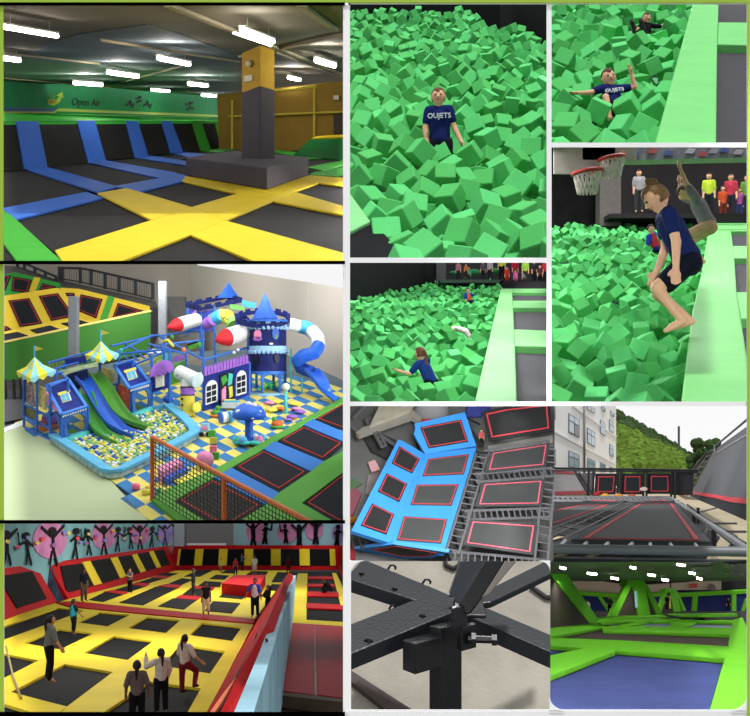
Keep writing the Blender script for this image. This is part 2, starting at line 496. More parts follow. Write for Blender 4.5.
for i, q in enumerate(_w): strip('trim_%d' % (i + 1), q[0], q[1], q[2], q[3], M_white, y=BY + .0007 * i)
for i, q in enumerate([(-4, 2.3, 345, 5.4), (-4, 260.8, 345, 264.2), (-4, 520.2, 345, 523.6), (-4, 712.2, 345, 718)]): strip('trim_%d' % (i + 21), *q, M_black, y=BY - .02 - .001 * i)
for i, q in enumerate([(-4, -4, 754, 2.6), (-4, 2, 3.3, 718), (747.6, 2, 754, 718)]): strip('trim_%d' % (i + 31), *q, M_olive, y=BY - .01 - .001 * i)
strip('trim_41', 345, 712.2, 747, 712.9, M_grey, y=BY - .01)
def corner(name, u, v, r, du, dv):
    b = MB(); pts = [(u, v)]
    for i in range(9):
        a = PI / 2 * i / 8; pts.append((u + du * r * (1 - math.sin(a)), v + dv * r * (1 - math.cos(a))))
    b.prism([bpt(p[0], p[1], BY - .004) for p in pts], V(0, .006, 0)); structure(b.build(name, M_white))
# rounded openings
corner('trim_51', 350.9, 560.9, 13, 1, 1); corner('trim_52', 550.2, 560.9, 11, -1, 1)
corner('trim_53', 549.6, 710.2, 15, 1, -1); corner('trim_54', 747.4, 710.2, 15, -1, -1)
cell('P1', 3.4, 5, 342.7, 261); cell('P2', 3.8, 264.5, 343.5, 520.5); cell('P3', 3.8, 523.2, 342.7, 712.5)
cell('P4', 350, 4, 546.8, 257.8); cell('P7', 350, 262.5, 546.8, 401.8); cell('P5', 551.4, 4, 747.4, 142.8); cell('P6', 551.4, 147, 747.4, 402)
cell('P8', 349, 405.6, 553.8, 561.2, .8); cell('P9', 554.2, 405.6, 747.4, 561.2, .8); cell('P10', 350.8, 561.8, 549.7, 710, .6); cell('P11', 550, 561.8, 747.4, 710, .6)

# ---------------------------------------------------------------- camera, sky, sun
cd = bpy.data.cameras.new('camera'); co = bpy.data.objects.new('camera', cd); COL.objects.link(co)
co.location = CAM; co.rotation_euler = (PI / 2, 0, 0); cd.sensor_fit = 'HORIZONTAL'; cd.sensor_width = 36; cd.lens = 36 * F / 750; cd.clip_end = 3000; cd.clip_start = .1
bpy.context.scene.camera = co
sc = bpy.context.scene
sc.view_settings.view_transform = 'Standard'; sc.view_settings.look = 'None'; sc.view_settings.exposure = 0.0; sc.view_settings.gamma = 1.0
try: sc.view_settings.use_curve_mapping = False
except Exception: pass
wd = bpy.data.worlds.new('sky'); sc.world = wd; wd.use_nodes = True
nt = wd.node_tree; bg = nt.nodes['Background']
tc = nt.nodes.new('ShaderNodeTexCoord'); sp_ = nt.nodes.new('ShaderNodeSeparateXYZ'); nt.links.new(tc.outputs['Generated'], sp_.inputs[0])
cr = nt.nodes.new('ShaderNodeValToRGB'); nt.links.new(sp_.outputs['Z'], cr.inputs[0])
mp = nt.nodes.new('ShaderNodeMapRange'); mp.inputs['From Min'].default_value = -1; mp.inputs['From Max'].default_value = 1
nt.links.new(sp_.outputs['Z'], mp.inputs['Value']); nt.links.new(mp.outputs['Result'], cr.inputs[0])
e = cr.color_ramp.elements
e[0].position = 0.0; e[0].color = (.12, .12, .11, 1); e[1].position = 1.0; e[1].color = (1, 1, 1, 1)
for pos, k in ((.40, .22), (.435, .98), (.6, .9)):
    q = cr.color_ramp.elements.new(pos); q.color = (k, k, k * 1.01, 1)
my = nt.nodes.new('ShaderNodeMapRange'); my.inputs['From Min'].default_value = -.3; my.inputs['From Max'].default_value = .6; my.inputs['To Min'].default_value = .62; my.inputs['To Max'].default_value = 1.0
nt.links.new(sp_.outputs['Y'], my.inputs['Value'])
vm = nt.nodes.new('ShaderNodeVectorMath'); vm.operation = 'SCALE'; nt.links.new(cr.outputs['Color'], vm.inputs[0]); nt.links.new(my.outputs['Result'], vm.inputs['Scale'])
nt.links.new(vm.outputs[0], bg.inputs['Color']); bg.inputs['Strength'].default_value = 1.0
def sun(name, d, strength, angle, col=(1, 1, 1)):
    l = bpy.data.lights.new(name, 'SUN'); l.energy = strength; l.angle = math.radians(angle); l.color = col
    o = bpy.data.objects.new(name, l); COL.objects.link(o); o.rotation_euler = Vector(d).to_track_quat('-Z', 'Y').to_euler(); o.location = CAM + V(0, -20, 40)
sun('sun', (-.06, .32, -1), 2.6, 4)
def lamp(name, loc, target, power, size, col=(1, 1, 1)):
    l = bpy.data.lights.new(name, 'AREA'); l.energy = power; l.size = size; l.color = col
    o = bpy.data.objects.new(name, l); COL.objects.link(o); o.location = loc; o.rotation_euler = (Vector(target) - Vector(loc)).to_track_quat('-Z', 'Y').to_euler()

lamp('board_fill', CAM + V(0, 1.2, 3.4), CAM + V(0, BY, 0), 34, 2.5)  # fill light added to whiten the mounting wall
lamp('board_fill', CAM + V(0, 1.2, -3.4), CAM + V(0, BY, -.4), 30, 2.5)  # second added fill for the wall, from below

def point(name, loc, power, r=.02, col=(1, .97, .92)):
    l = bpy.data.lights.new(name, 'POINT'); l.energy = power; l.shadow_soft_size = r; l.color = col
    o = bpy.data.objects.new(name, l); COL.objects.link(o); o.location = loc
def spot(name, loc, target, power, deg, blend=.5, col=(1, 1, 1)):
    l = bpy.data.lights.new(name, 'SPOT'); l.energy = power; l.spot_size = math.radians(deg); l.spot_blend = blend; l.shadow_soft_size = .35; l.color = col
    o = bpy.data.objects.new(name, l); COL.objects.link(o); o.location = loc; o.rotation_euler = (Vector(target) - Vector(loc)).to_track_quat('-Z', 'Y').to_euler()
# ================================================================ the four foam pits
M_foam = mat('foam_green', (92, 196, 110), .85, .1, .05, 3, .15, 60, rnd=.16)
M_foamb = mat('pit_bottom', (14, 60, 32), .9, .05, .2)  # shade between the cubes is put into this dark green
M_blackwall = mat('black_wall', (16, 22, 21), .8, .1, .2, 2)
M_padgreen = mat('pad_light_green', (112, 200, 112), .55, .1, .06, 2, .2, 9)
M_matgrey = mat('mat_dark_grey', (70, 68, 74), .8, .15, .08, 4, .3, 200)
_cube = {}
def cube_mesh(S):
    if S in _cube: return _cube[S]
    b = MB(); h = S / 2; b.box((-h, -h, -h), (h, h, h))
    bm = bmesh.new(); bv = [bm.verts.new(p) for p in b.v]
    for f in b.f: bm.faces.new([bv[i] for i in f])
    bmesh.ops.recalc_face_normals(bm, faces=bm.faces[:])
    bmesh.ops.bevel(bm, geom=bm.edges[:], offset=S * .04, segments=1, affect='EDGES')
    me = bpy.data.meshes.new('foam_cube'); bm.to_mesh(me); bm.free(); me.materials.append(M_foam)
    _cube[S] = me
    return me
def pit(c, pl, inside, S, n_single, label, group, avoid=(), seed=1, dens=.8):
    rnd = random.Random(seed)
    u0, v0, u1, v1 = CELL[c]
    vmax = v1 + 14
    cand = []
    # dart throwing on the heap, spacing follows the cube size
    cellsz = 5; gridd = {}
    tries = 0
    while tries < 52000:
        tries += 1
        v = v0 - 4 + (vmax - v0 + 4) * (rnd.random() ** 1.25); u = u0 - 12 + (u1 - u0 + 24) * rnd.random()
        if not inside(u, v): continue
        p = pl.at(u, v); y = p.y - CAM.y
        if y <= 0 or y > 400: continue
        px = S * F / y; r = px * dens
        gx, gy = int(u // cellsz), int(v // cellsz); k = int(r * 1.2 // cellsz) + 1; ok = True
        for i in range(gx - k, gx + k + 1):
            for j in range(gy - k, gy + k + 1):
                for (a, b_) in gridd.get((i, j), ()):
                    if (a - u) ** 2 + ((b_ - v) * 1.15) ** 2 < r * r: ok = False; break
                if not ok: break
            if not ok: break
        if not ok: continue
        gridd.setdefault((gx, gy), []).append((u, v))
        cand.append((p, px, u, v))
    items = []
    for p, px, u, v in cand:
        q = p + V(0, 0, rnd.uniform(-.45, .3) * S)
        bad = False
        for (au, av, ar, ay) in avoid:
            if (u - au) ** 2 + (v - av) ** 2 < (ar + px * .45) ** 2 and q.y < ay + .3: bad = True
        if bad: continue
        items.append((q, Euler((rnd.uniform(-1.2, 1.2), rnd.uniform(-1.2, 1.2), rnd.uniform(0, 6.28))), rnd.uniform(.96, 1.08), px, u, v))
    me = cube_mesh(S)
    vis = [it for it in items if u0 < it[4] < u1 and v0 < it[5] < v1 + 3]
    vis.sort(key=lambda t: -t[3]); single = set(id(t) for t in vis[:n_single])
    rest = MB()
    for it in items:
        q, e, s, px, u, v = it
        M = Matrix.Translation(q) @ e.to_matrix().to_4x4() @ Matrix.Scale(s, 4)
        pts = [M @ vv.co for vv in me.vertices]
        if id(it) in single:
            r = outside(c, pts)
            if r == 2: continue
            if r == 1:
                b = MB(); b.add(pts, [list(f.vertices) for f in me.polygons]); o = b.build('foam_cube', M_foam, None, c)
                if o is None: continue
            else:
                o = bpy.data.objects.new('foam_cube', me); COL.objects.link(o)
                o.location = q; o.rotation_euler = e; o.scale = (s, s, s)
            tag(o, label, 'foam cube', group)
        else: rest.add(pts, [list(f.vertices) for f in me.polygons])
        # the cube lying under it
    for p, px, u, v in cand:
        if px < 3: continue
        q = p + V(rnd.uniform(-.4, .4) * S, rnd.uniform(-.3, .3) * S, -S * 1.15)
        M = Matrix.Translation(q) @ Euler((rnd.uniform(0, 6), rnd.uniform(0, 6), rnd.uniform(0, 6))).to_matrix().to_4x4()
        rest.add([M @ vv.co for vv in me.vertices], [list(f.vertices) for f in me.polygons])
    o = rest.build('foam_cubes_heap', M_foam, None, c)
    tag(o, group + ', the small and buried ones', 'foam cubes', None, 'stuff')
    return len(items)
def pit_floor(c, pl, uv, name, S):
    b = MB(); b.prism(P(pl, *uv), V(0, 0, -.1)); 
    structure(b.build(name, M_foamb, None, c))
def below(pts):
    """true for pixels under the polyline pts"""
    def f(u, v):
        if u <= pts[0][0]: return v > pts[0][1]
        for (a, b), (c_, d) in zip(pts, pts[1:]):
            if u <= c_: return v > b + (d - b) * (u - a) / (c_ - a)
        return v > pts[-1][1]
    return f
S = .225
# ---------------------------------------------------------------- pit with the standing girl
c = 'P4'
pl = floor_plane(2.61, -64)
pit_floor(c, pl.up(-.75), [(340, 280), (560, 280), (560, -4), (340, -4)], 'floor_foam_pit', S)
w = facing(34.5); b = MB(); b.prism(P(w, (340, 30), (500, 30), (500, -5), (340, -5)), V(0, .2, 0)); structure(b.build('wall_back', M_blackwall, None, c))
w = wall_plane(pl.up(-.6), (474, 14), (556, 50)); b = MB(); b.prism(P(w, (474, 20), (556, 60), (556, -8), (474, -8)), V(.05, .2, 0)); structure(b.build('wall_right', M_blackwall, None, c))
f1 = below([(340, 7), (400, 8), (460, 9), (476, 15), (488, 24), (505, 27), (524, 33), (548, 42), (560, 47)])
corner_line = lambda u, v: (v - 188) - (u - 346) * 1.45
def in4(u, v):
    if u < 398 and v > 190 and (v - 221) > (u - 371) * 1.35 - (0 if u > 371 else 0) and (u < 371 and v > 193 + (u - 350) * 1.35 or u >= 371): return False
    return f1(u, v)
girl_y = 12.0
n = pit(c, pl, in4, S, 104, 'green foam cube lying loose in the pit around the standing girl', 'foam cubes around the standing girl', avoid=[(439, 92, 12, girl_y), (440, 112, 15, girl_y), (430, 130, 6, girl_y), (458, 132, 6, girl_y), (440, 130, 11, girl_y)], seed=3)
pt = pl.up(.12)
tag(slab('safety_pad', pt, [(344, 183), (350, 193), (370.5, 221), (350, 231.5), (340, 236)], .12, mat('pad_mid_green', (128, 208, 132), .5, .3, .05, 3, .2, 12), c, None, .01), 'pale green padded pit edge at the lower left corner beside the black mat', 'pad')
tag(slab('trampoline_mat', pt.up(-.03), [(340, 236), (350, 231.5), (371, 220.5), (393, 243), (399, 262), (340, 262)], .1, mat('mat_black', (27, 28, 31), .85, .1, .15, 5, .3, 150), c), 'black trampoline mat at the corner of the foam pit with the standing girl', 'trampoline')
g, J = person('girl in navy printed T-shirt standing waist-deep among green foam cubes', CAM + ray(440, 142) * 12.1, 1.34, PI - .08, c, shirt=(22, 34, 92), pants=(24, 26, 34), hair=(120, 76, 48), style='pony', fine=True, at='hips', hs=1.1, wide=.9,
    pose=dict(ra=((.22, .05, -1), (-.12, .25, -1)), la=((-.3, .05, -1), (-.45, .3, -1)), ll=((-.05, .1, -1), (0, -1, -.3)), rl=((.05, .1, -1), (0, -1, -.3))), sleeve=.3, head=(.06, .05, 1), leg=.45, spine=(.03, 0, 1))
oo = J['che'] + J['fw'] * .088 * J['H'] - J['sp'] * .005 * J['H']
lettering('OUJETS', 'shirt_print', mat('print_white', (225, 228, 235), .7), g, oo, V(1, 0, .03), V(0, 0, 1), .085, .015, c=c)
b = MB(); wv = J['rw']; b.lathe(wv - V(0, 0, .02), [(.036, 0), (.041, .02), (.036, .04)], 12); b.build('wristband', mat('band_red', (200, 60, 70), .5), g, c, smooth=True)

# ---------------------------------------------------------------- pit with the boy waving
c = 'P5'
pl = floor_plane(2.5, -110)
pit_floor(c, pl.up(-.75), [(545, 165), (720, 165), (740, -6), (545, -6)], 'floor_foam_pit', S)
w = facing(26.5); b = MB(); b.prism(P(w, (545, 12), (755, 12), (755, -4), (545, -4)), V(0, .2, 0)); structure(b.build('wall_back', M_blackwall, None, c))
in5 = lambda u, v: u < 694 - (v - 4) * .275 + 2
n = pit(c, pl, in5, S, 62, 'green foam cube lying loose in the pit around the waving boy', 'foam cubes around the waving boy', avoid=[(609, 80, 11, 11.5), (613, 94, 12, 11.5), (588, 96, 8, 11.5), (630, 84, 8, 11.5), (647, 20, 7, 19), (634, 19, 6, 19), (655, 24, 5, 19)], seed=11)
pt = pl.up(.3)
tag(slab('safety_pad', pt, [(692.8, 3), (718.6, 3), (717, 60), (716.2, 150), (653, 150), (673, 76)], .7, M_padgreen, c, None, .015), 'long light green pad along the right edge of the pit with the waving boy', 'pad')
tag(slab('safety_pad', pt, [(718.4, 22.2), (752, 22.6), (752, 45), (717.6, 44)], .2, M_padgreen, c, None, .015), 'short light green cross pad between two grey mats beside the waving boy', 'pad')
tag(slab('trampoline_mat', pt.up(-.12), [(717.5, 2), (752, 2), (752, 24), (717.2, 24)], .06, M_matgrey, c), 'far dark grey trampoline mat beside the pit with the waving boy', 'trampoline')
tag(slab('trampoline_mat', pt.up(-.12), [(716, 46), (752, 46), (752, 150), (714, 150)], .06, M_matgrey, c), 'near dark grey trampoline mat beside the pit with the waving boy', 'trampoline')
g, J = person('boy in navy T-shirt leaning back in foam cubes with one arm raised', CAM + ray(614.5, 110) * 11.6, 1.1, PI + .1, c, shirt=(24, 36, 92), pants=(40, 40, 46), hair=(104, 64, 40), fine=True, at='hips', hs=1.3, wide=.92,
    pose=dict(la=((-.75, .2, .05), (.3, .1, 1)), ra=((.85, .25, -.35), (1, .2, -.1)), ll=((-.1, .8, -.2), (0, .6, -.8)), rl=((.4, .7, .35), (-.1, .3, -1))), sleeve=.3, spine=(0, -.4, .85), head=(.22, 0, 1), leg=.45)
oo = J['che'] + J['fw'] * .085 * J['H'] - J['sp'] * .03 * J['H']
lettering('OUJETS', 'shirt_print', mat('print_white', (225, 228, 235), .7), g, oo, V(1, 0, .12), J['sp'], .066, .012, c=c)
person('boy with only his head, arm and raised shoe showing above far foam cubes', CAM + ray(646, 38.5) * 18.6, .95, PI + .15, c, shirt=(26, 28, 36), pants=(60, 58, 62), hair=(110, 60, 40), at='hips', hs=1.4, fine=True,
    pose=dict(la=((-.9, .1, -.1), (-.7, .2, .4)), ra=((.6, .4, -.6), (.4, .6, -.4)), ll=((.5, .5, .3), (.5, .3, .9)), rl=((.75, .35, .35), (.5, .2, .9))), spine=(-.1, -.1, .9), head=(.1, .1, 1), shoes=(30, 30, 34))

# ---------------------------------------------------------------- pit with the jumping girl
c = 'P6'
pl = floor_plane(2.29, 170)
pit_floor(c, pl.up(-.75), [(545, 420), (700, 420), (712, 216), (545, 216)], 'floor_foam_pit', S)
M_w6 = mat('dim_grey_wall', (62, 58, 60), .85, .1, .15, 1.5)
w = facing(46); b = MB(); b.prism(P(w, (545, 232), (755, 232), (755, 140), (545, 140)), V(0, .3, 0)); structure(b.build('wall_back', M_w6, None, c))
w = facing(40); b = MB(); b.prism(P(w, (545, 235), (601, 222), (601, 140), (545, 140)), V(0, .3, 0)); structure(b.build('wall_left', mat('black_drape', (26, 25, 27), .9, .05, .3, 2), None, c))
b = MB(); w = facing(39); a = w.at(600, 226); e = w.at(621, 140); b.box((a.x, a.y, a.z), (e.x, a.y + .8, e.z)); structure(b.build('column_grey', mat('column_pale', (112, 104, 102), .8), None, c))
w = facing(44); b = MB(); b.prism(P(w, (614, 161), (755, 158), (755, 140), (614, 140)), V(0, .1, 0))
M_mural = mat('mural_pale', (120, 122, 128), .8, .1, .5, 2.2)
o = b.build('mural_banner', M_mural, None, c); tag(o, 'pale mural banner with coloured marks high on the wall behind the jumping girl', 'banner')
b = MB(); b.prism(P(w, (614, 166), (755, 163), (755, 158), (614, 161)), V(0, -.15, 0)); tag(b.build('wall_stripe', mat('stripe_green', (92, 138, 84), .7), None, c), 'dull green strip along the lower edge of the pale mural banner', 'strip')
for (u, v, cl) in ((652, 151, (170, 90, 90)), (668, 153, (80, 100, 150)), (690, 151, (180, 180, 190)), (702, 154, (170, 80, 90)), (724, 150, (80, 90, 150)), (738, 152, (170, 160, 170)), (634, 154, (90, 110, 150)), (713, 151, (150, 150, 160))):
    b = MB(); q = facing(43.9); b.prism(P(q, (u - 5, v + 2), (u + 3, v + 2.5), (u + 6, v - 2), (u - 1, v - 3)), V(0, .05, 0)); o2 = b.build('mural_mark', mat('mk_%d_%d_%d' % cl, cl, .8), o, c)
def hoop(u, v, k, label):
    y = 24.0; q = CAM + ray(u, v) * y; g = root('basketball_hoop', q, label, 'basketball hoop', 'basketball hoops over the pit')
    b = MB(); b.bar(q + V(-.6 * k, .3, .45 * k), q + V(.6 * k, .3, .45 * k), .06, .9 * k, V(0, 0, 1)); b.build('backboard', mat('backboard', (168, 160, 154), .6), g, c, bevel=.01)
    b = MB(); pts = [q + V(math.cos(t) * .27 * k, math.sin(t) * .27 * k, math.cos(t) * .05) for t in [2 * PI * i / 20 for i in range(20)]]; b.path(pts, .04 * k, 8, True); b.build('rim', mat('rim_red', (176, 52, 48), .5), g, c, smooth=True)
    b = MB()
    for i in range(16):
        t = 2 * PI * i / 16; 
        for sg in (1, -1):
            b.path([q + V(math.cos(t + sg * s * .6) * k * (.27 - .1 * s), math.sin(t + sg * s * .6) * k * (.27 - .1 * s), -.42 * k * s) for s in (0, .35, .7, 1)], .018 * k, 5)
    b.build('net', mat('net_white', (190, 182, 176), .8), g, c)
    b = MB(); b.bar(q + V(0, .35, .5 * k), q + V(0, .8, 2.5), .1); b.bar(q + V(0, .3, 0), q + V(0, .22 * k, 0), .1, .05); b.build('bracket', mat('steel_dim', (80, 78, 78), .5), g, c)
hoop(587, 172, 1.25, 'basketball hoop with white net high over the left of the pit'); hoop(612, 158, 1.1, 'basketball hoop beside the pale column, smaller and higher one')
b = MB(); pb = pl.up(.5); w = facing(33); b.prism(P(w, (700, 222), (755, 222), (755, 213), (700, 213)), V(0, .3, 0)); structure(b.build('wall_barrier', mat('barrier_dark', (34, 32, 34), .8), None, c))
b = MB(); b.prism(P(facing(38), (610, 218), (755, 218), (755, 213.5), (610, 213.5)), V(0, 5, 0)); structure(b.build('floor_walkway', mat('walk_dark', (40, 38, 40), .8), None, c))
f6 = below([(540, 226), (600, 214), (660, 213), (712, 210)])
in6 = lambda u, v: f6(u, v) and u < 711 - (v - 222) * .165 + 1
n = pit(c, pl, in6, S, 70, 'green foam cube lying loose in the pit under the jumping girl', 'foam cubes under the jumping girl', avoid=[(655, 220, 40, 12), (670, 260, 30, 12), (670, 300, 30, 12), (655, 243, 7, 30)], seed=23)
M_padgreen = mat('pad_dim_green', (116, 196, 112), .55, .1, .06, 2, .2, 9)
pt = pl.up(.3)
tag(slab('safety_pad', pt, [(709.5, 223), (752, 223), (752, 231), (731, 231), (733, 246), (734.5, 260), (736.5, 290), (741, 318), (747, 357), (750, 410), (680, 410), (692.5, 310), (701, 275)], .7, M_padgreen, c, None, .02), 'long light green pad along the pit edge behind the jumping girl', 'pad')
tag(slab('safety_pad', pt, [(732.5, 246), (752, 246), (752, 258), (734, 258)], .2, M_padgreen, c, None, .02), 'light green cross pad between the two farther mats by the jumping girl', 'pad')
tag(slab('safety_pad', pt, [(736.6, 292), (752, 292), (752, 318), (741, 318)], .2, M_padgreen, c, None, .02), 'light green cross pad between the two nearer mats by the jumping girl', 'pad')
for uv, t in (([(729, 231), (755, 231), (755, 247), (730, 247)], 'farthest'), ([(733, 257), (755, 257), (755, 293), (735, 293)], 'middle'), ([(737, 317), (755, 317), (755, 412), (745, 412)], 'nearest')):
    tag(slab('trampoline_mat', pt.up(-.14), uv, .06, M_matgrey, c), t + ' grey trampoline mat at the right of the jumping girl', 'trampoline')
person('girl with hair bun in navy T-shirt jumping barefoot towards the foam cubes', CAM + ray(688, 261) * 12.0, 2.1, PI / 2 - .12, c, shirt=(24, 38, 88), pants=(18, 22, 36), hair=(132, 98, 66), style='bun', fine=True, at='hips', hs=1.12,
    pose=dict(la=((-.22, -.2, -1), (-.08, .02, -1)), ra=((.1, -.1, -1), (0, .3, -.85)), ll=((-.05, 1, -.78), (0, -.75, -1)), rl=((.08, .9, -1), (0, -.95, -.8)), lf=(0, 1, -.45), rf=(0, 1, -.3)), sleeve=.28, leg=.34, spine=(0, .42, .9), head=(0, .5, .85), lookpitch=-.12)
person('child in grey T-shirt and tan shorts leaping with an arm thrown up', CAM + ray(709, 226) * 17, 1.78, PI / 2 - .3, c, shirt=(122, 120, 124), pants=(176, 150, 112), hair=(96, 66, 50), at='hips', hs=1.15,
    pose=dict(la=((-.1, .55, .85), (-.05, .35, 1)), ra=((.3, .5, .2), (.1, .1, .9)), ll=((-.1, 1, -.4), (0, -.3, -1)), rl=((.1, .9, -.6), (0, -.6, -.8))), sleeve=.35, leg=.45, spine=(0, .42, .9), head=(0, .75, .5))
person('child in blue and red top sitting low in the cubes behind the jumping girl', CAM + ray(657, 249) * 30, 1.55, PI + .6, c, shirt=(46, 76, 176), pants=(30, 40, 90), hair=(40, 30, 28), at='hips', hs=1.2, pose=dict(ll=((-.2, 1, -.1), (0, .8, -.5)), rl=((.2, 1, -.1), (0, .8, -.5)), vestc=(196, 60, 70)), vest='panel', spine=(.3, -.2, .9))
def stand(u, v, y, hpx, c, label, **k):
    return person(label, CAM + ray(u, v) * y, hpx * y / F, k.pop('yaw', PI), c, **k)
for u, v, h, sh, pn, lab in ((639, 212, 42, (150, 146, 150), (60, 58, 62), 'person in pale top standing at the back wall above the jumping girl'), (709, 217, 44, (186, 206, 60), (40, 40, 46), 'person in lime yellow top standing behind the leaping child'),
        (723, 222, 36, (206, 84, 52), (120, 50, 44), 'person in orange top in the waiting group at the barrier'), (731, 218, 44, (190, 60, 80), (52, 44, 60), 'person in red top standing at the back of the waiting group'),
        (739, 222, 34, (170, 84, 150), (60, 60, 110), 'person in purple top at the front of the waiting group'), (747, 219, 44, (112, 150, 70), (50, 50, 54), 'person in green top at the right end of the waiting group')):
    stand(u, v, 36.0, h, c, lab, shirt=sh, pants=pn, hs=1.1, yaw=PI + random.uniform(-.5, .5))

# ---------------------------------------------------------------- wide pit with the railing and the crowd
c = 'P7'
pl = floor_plane(2.09, 248)
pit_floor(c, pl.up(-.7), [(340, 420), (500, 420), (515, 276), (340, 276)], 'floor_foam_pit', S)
w = facing(62); b = MB(); b.prism(P(w, (428, 285), (560, 292), (560, 256), (428, 256)), V(0, .3, 0)); structure(b.build('wall_back', mat('back_dim', (52, 52, 56), .85, .1, .2), None, c))
A = pl.at(340, 306); 
w = plane3(pl.at(342, 303), pl.at(437, 281.5), pl.at(342, 303) + V(0, 0, 3)); b = MB(); b.prism(P(w, (340, 312), (437, 285), (437, 256), (340, 256)), V(-.05, .3, 0)); structure(b.build('wall_left', M_blackwall, None, c))
b = MB(); w = facing(58); a = w.at(436.5, 284); e = w.at(446, 256); b.box((a.x, a.y, a.z), (e.x, a.y + .8, e.z)); structure(b.build('column_grey', mat('column_dim', (82, 80, 84), .8), None, c))
f7 = below([(340, 299), (373, 289.5), (437, 280.5), (502, 282), (520, 284)])
in7 = lambda u, v: f7(u, v) and u < 501.5 - (v - 286) * .232
n = pit(c, pl, in7, S, 70, 'green foam cube lying loose in the wide pit below the crowd', 'foam cubes in the wide pit below the crowd', avoid=[(420, 355, 10, 15), (426, 370, 12, 15), (411, 372, 8, 15), (468, 296, 6, 45), (462, 328, 5.5, 26)], seed=31)
pt = pl.up(.3)
tag(slab('safety_pad', pt, [(500.8, 288.6), (560, 288.6), (560, 292.3), (512.2, 292.3), (513.2, 310), (515, 347), (517.4, 410), (472.5, 410)], .7, M_padgreen, c, None, .02), 'long light green pad dividing the wide foam pit from the grey mats', 'pad')
tag(slab('safety_pad', pt, [(512.8, 300.8), (560, 300.8), (560, 307.6), (513, 307.6)], .2, M_padgreen, c, None, .02), 'light green cross pad between the far and middle mats of the wide pit', 'pad')
tag(slab('safety_pad', pt, [(514, 329.3), (560, 331), (560, 347), (515, 345.4)], .2, M_padgreen, c, None, .02), 'light green cross pad between the middle and near mats of the wide pit', 'pad')
for uv, t in (([(511, 292), (560, 292), (560, 302), (511, 302)], 'farthest'), ([(512, 307.6), (560, 307.6), (560, 332), (512, 330)], 'middle'), ([(513, 345), (560, 346), (560, 412), (515, 412)], 'nearest')):
    tag(slab('trampoline_mat', pt.up(-.14), uv, .06, M_matgrey, c), t + ' grey trampoline mat at the right of the wide foam pit', 'trampoline')
b = MB(); w = facing(53); b.prism(P(w, (499, 290), (560, 290), (560, 282.6), (501, 282.6)), V(0, .3, 0)); structure(b.build('wall_barrier', mat('barrier_black', (26, 24, 30), .8), None, c))
b = MB(); b.prism(P(facing(54), (440, 282.8), (503, 282.8), (503, 279.6), (440, 279.6)), V(0, 5.5, 0)); structure(b.build('floor_ledge', mat('ledge', (70, 96, 80), .8), None, c))
b = MB(); b.prism(P(facing(54), (500, 283), (560, 284), (560, 281), (500, 280.5)), V(0, 5.5, 0)); structure(b.build('floor_walkway', mat('walk_dark', (40, 38, 40), .8), None, c))
b = MB(); w = facing(60)
for (u, v, s) in ((454, 273, 3.4), (474, 272.5, 5), (494, 271, 4.6)):
    b = MB(); b.ball(w.at(u, v), s * 60 / F, 10, 6, (1.4, .5, .7)); tag(b.build('foam_pile', mat('dim_green', (34, 110, 62), .8), None, c, smooth=False), {454: 'dark green foam heap by the grey column at the back', 474: 'dark green foam heap behind the child in teal', 494: 'dark green foam heap beside the yellow shirt at the back'}[u], 'foam heap')
for u, v, h, sh, pn, hr_, lab in ((458.5, 281, 20, (176, 120, 140), (44, 44, 50), (40, 30, 30), 'small child in pink top at the back ledge of the wide pit'), (466, 278, 14, (206, 120, 60), (60, 50, 44), (50, 36, 30), 'child in orange top sitting behind the back ledge'),
        (469, 283, 16, (70, 170, 140), (40, 60, 60), (60, 40, 30), 'child in teal top at the back ledge of the wide pit'), (483, 281, 20, (90, 86, 92), (40, 40, 44), (30, 24, 24), 'person in dark grey top behind the back ledge'), (490, 281, 22, (186, 180, 190), (44, 44, 50), (40, 30, 28), 'person in white top behind the back ledge'),
        (502, 282, 30, (206, 222, 60), (26, 26, 30), (40, 30, 28), 'person in bright yellow top at the left of the crowd'), (507, 285, 18, (204, 60, 48), (180, 50, 44), (36, 26, 24), 'small child in red dress in front of the crowd'), (515, 283, 25, (196, 44, 64), (40, 36, 44), (30, 24, 22), 'person in crimson top in the middle of the crowd'),
        (515.5, 286, 16, (214, 96, 160), (190, 80, 140), (50, 34, 28), 'small child in pink dress in front of the crowd'), (525.5, 284, 25, (150, 196, 70), (50, 60, 44), (40, 30, 28), 'person in lime green top behind the child in grey'), (524, 286, 15, (136, 132, 146), (60, 60, 70), (40, 30, 26), 'child in grey top in front of the crowd'),
        (534, 284, 24, (44, 44, 50), (30, 30, 34), (26, 20, 20), 'person in black standing right of the lime green top'), (540, 285, 20, (70, 40, 44), (30, 28, 30), (60, 40, 30), 'person in maroon top with arms raised near the crowd end'), (546, 285, 26, (170, 44, 56), (24, 24, 28), (30, 22, 22), 'person in red top at the right end of the crowd')):
    stand(u, v, 56.0 if v < 284 else 54.6, h, c, lab, shirt=sh, pants=pn, hair=hr_, hs=1.12, yaw=PI + random.uniform(-.6, .6))
person('boy in blue top sitting far out in the wide foam pit', CAM + ray(469.5, 302) * 43, 1.25, PI + .5, c, shirt=(34, 74, 170), pants=(28, 34, 66), hair=(24, 20, 22), at='hips', hs=1.2, pose=dict(ll=((-.5, .8, .3), (-.2, .6, -.6)), rl=((.1, .9, .1), (0, .5, -.8)), la=((-.6, .5, -.5), (-.4, .8, 0)), ra=((.3, .3, -1), (0, .6, -.8)), vestc=(220, 110, 60)), spine=(.1, -.2, 1), vest='panel')
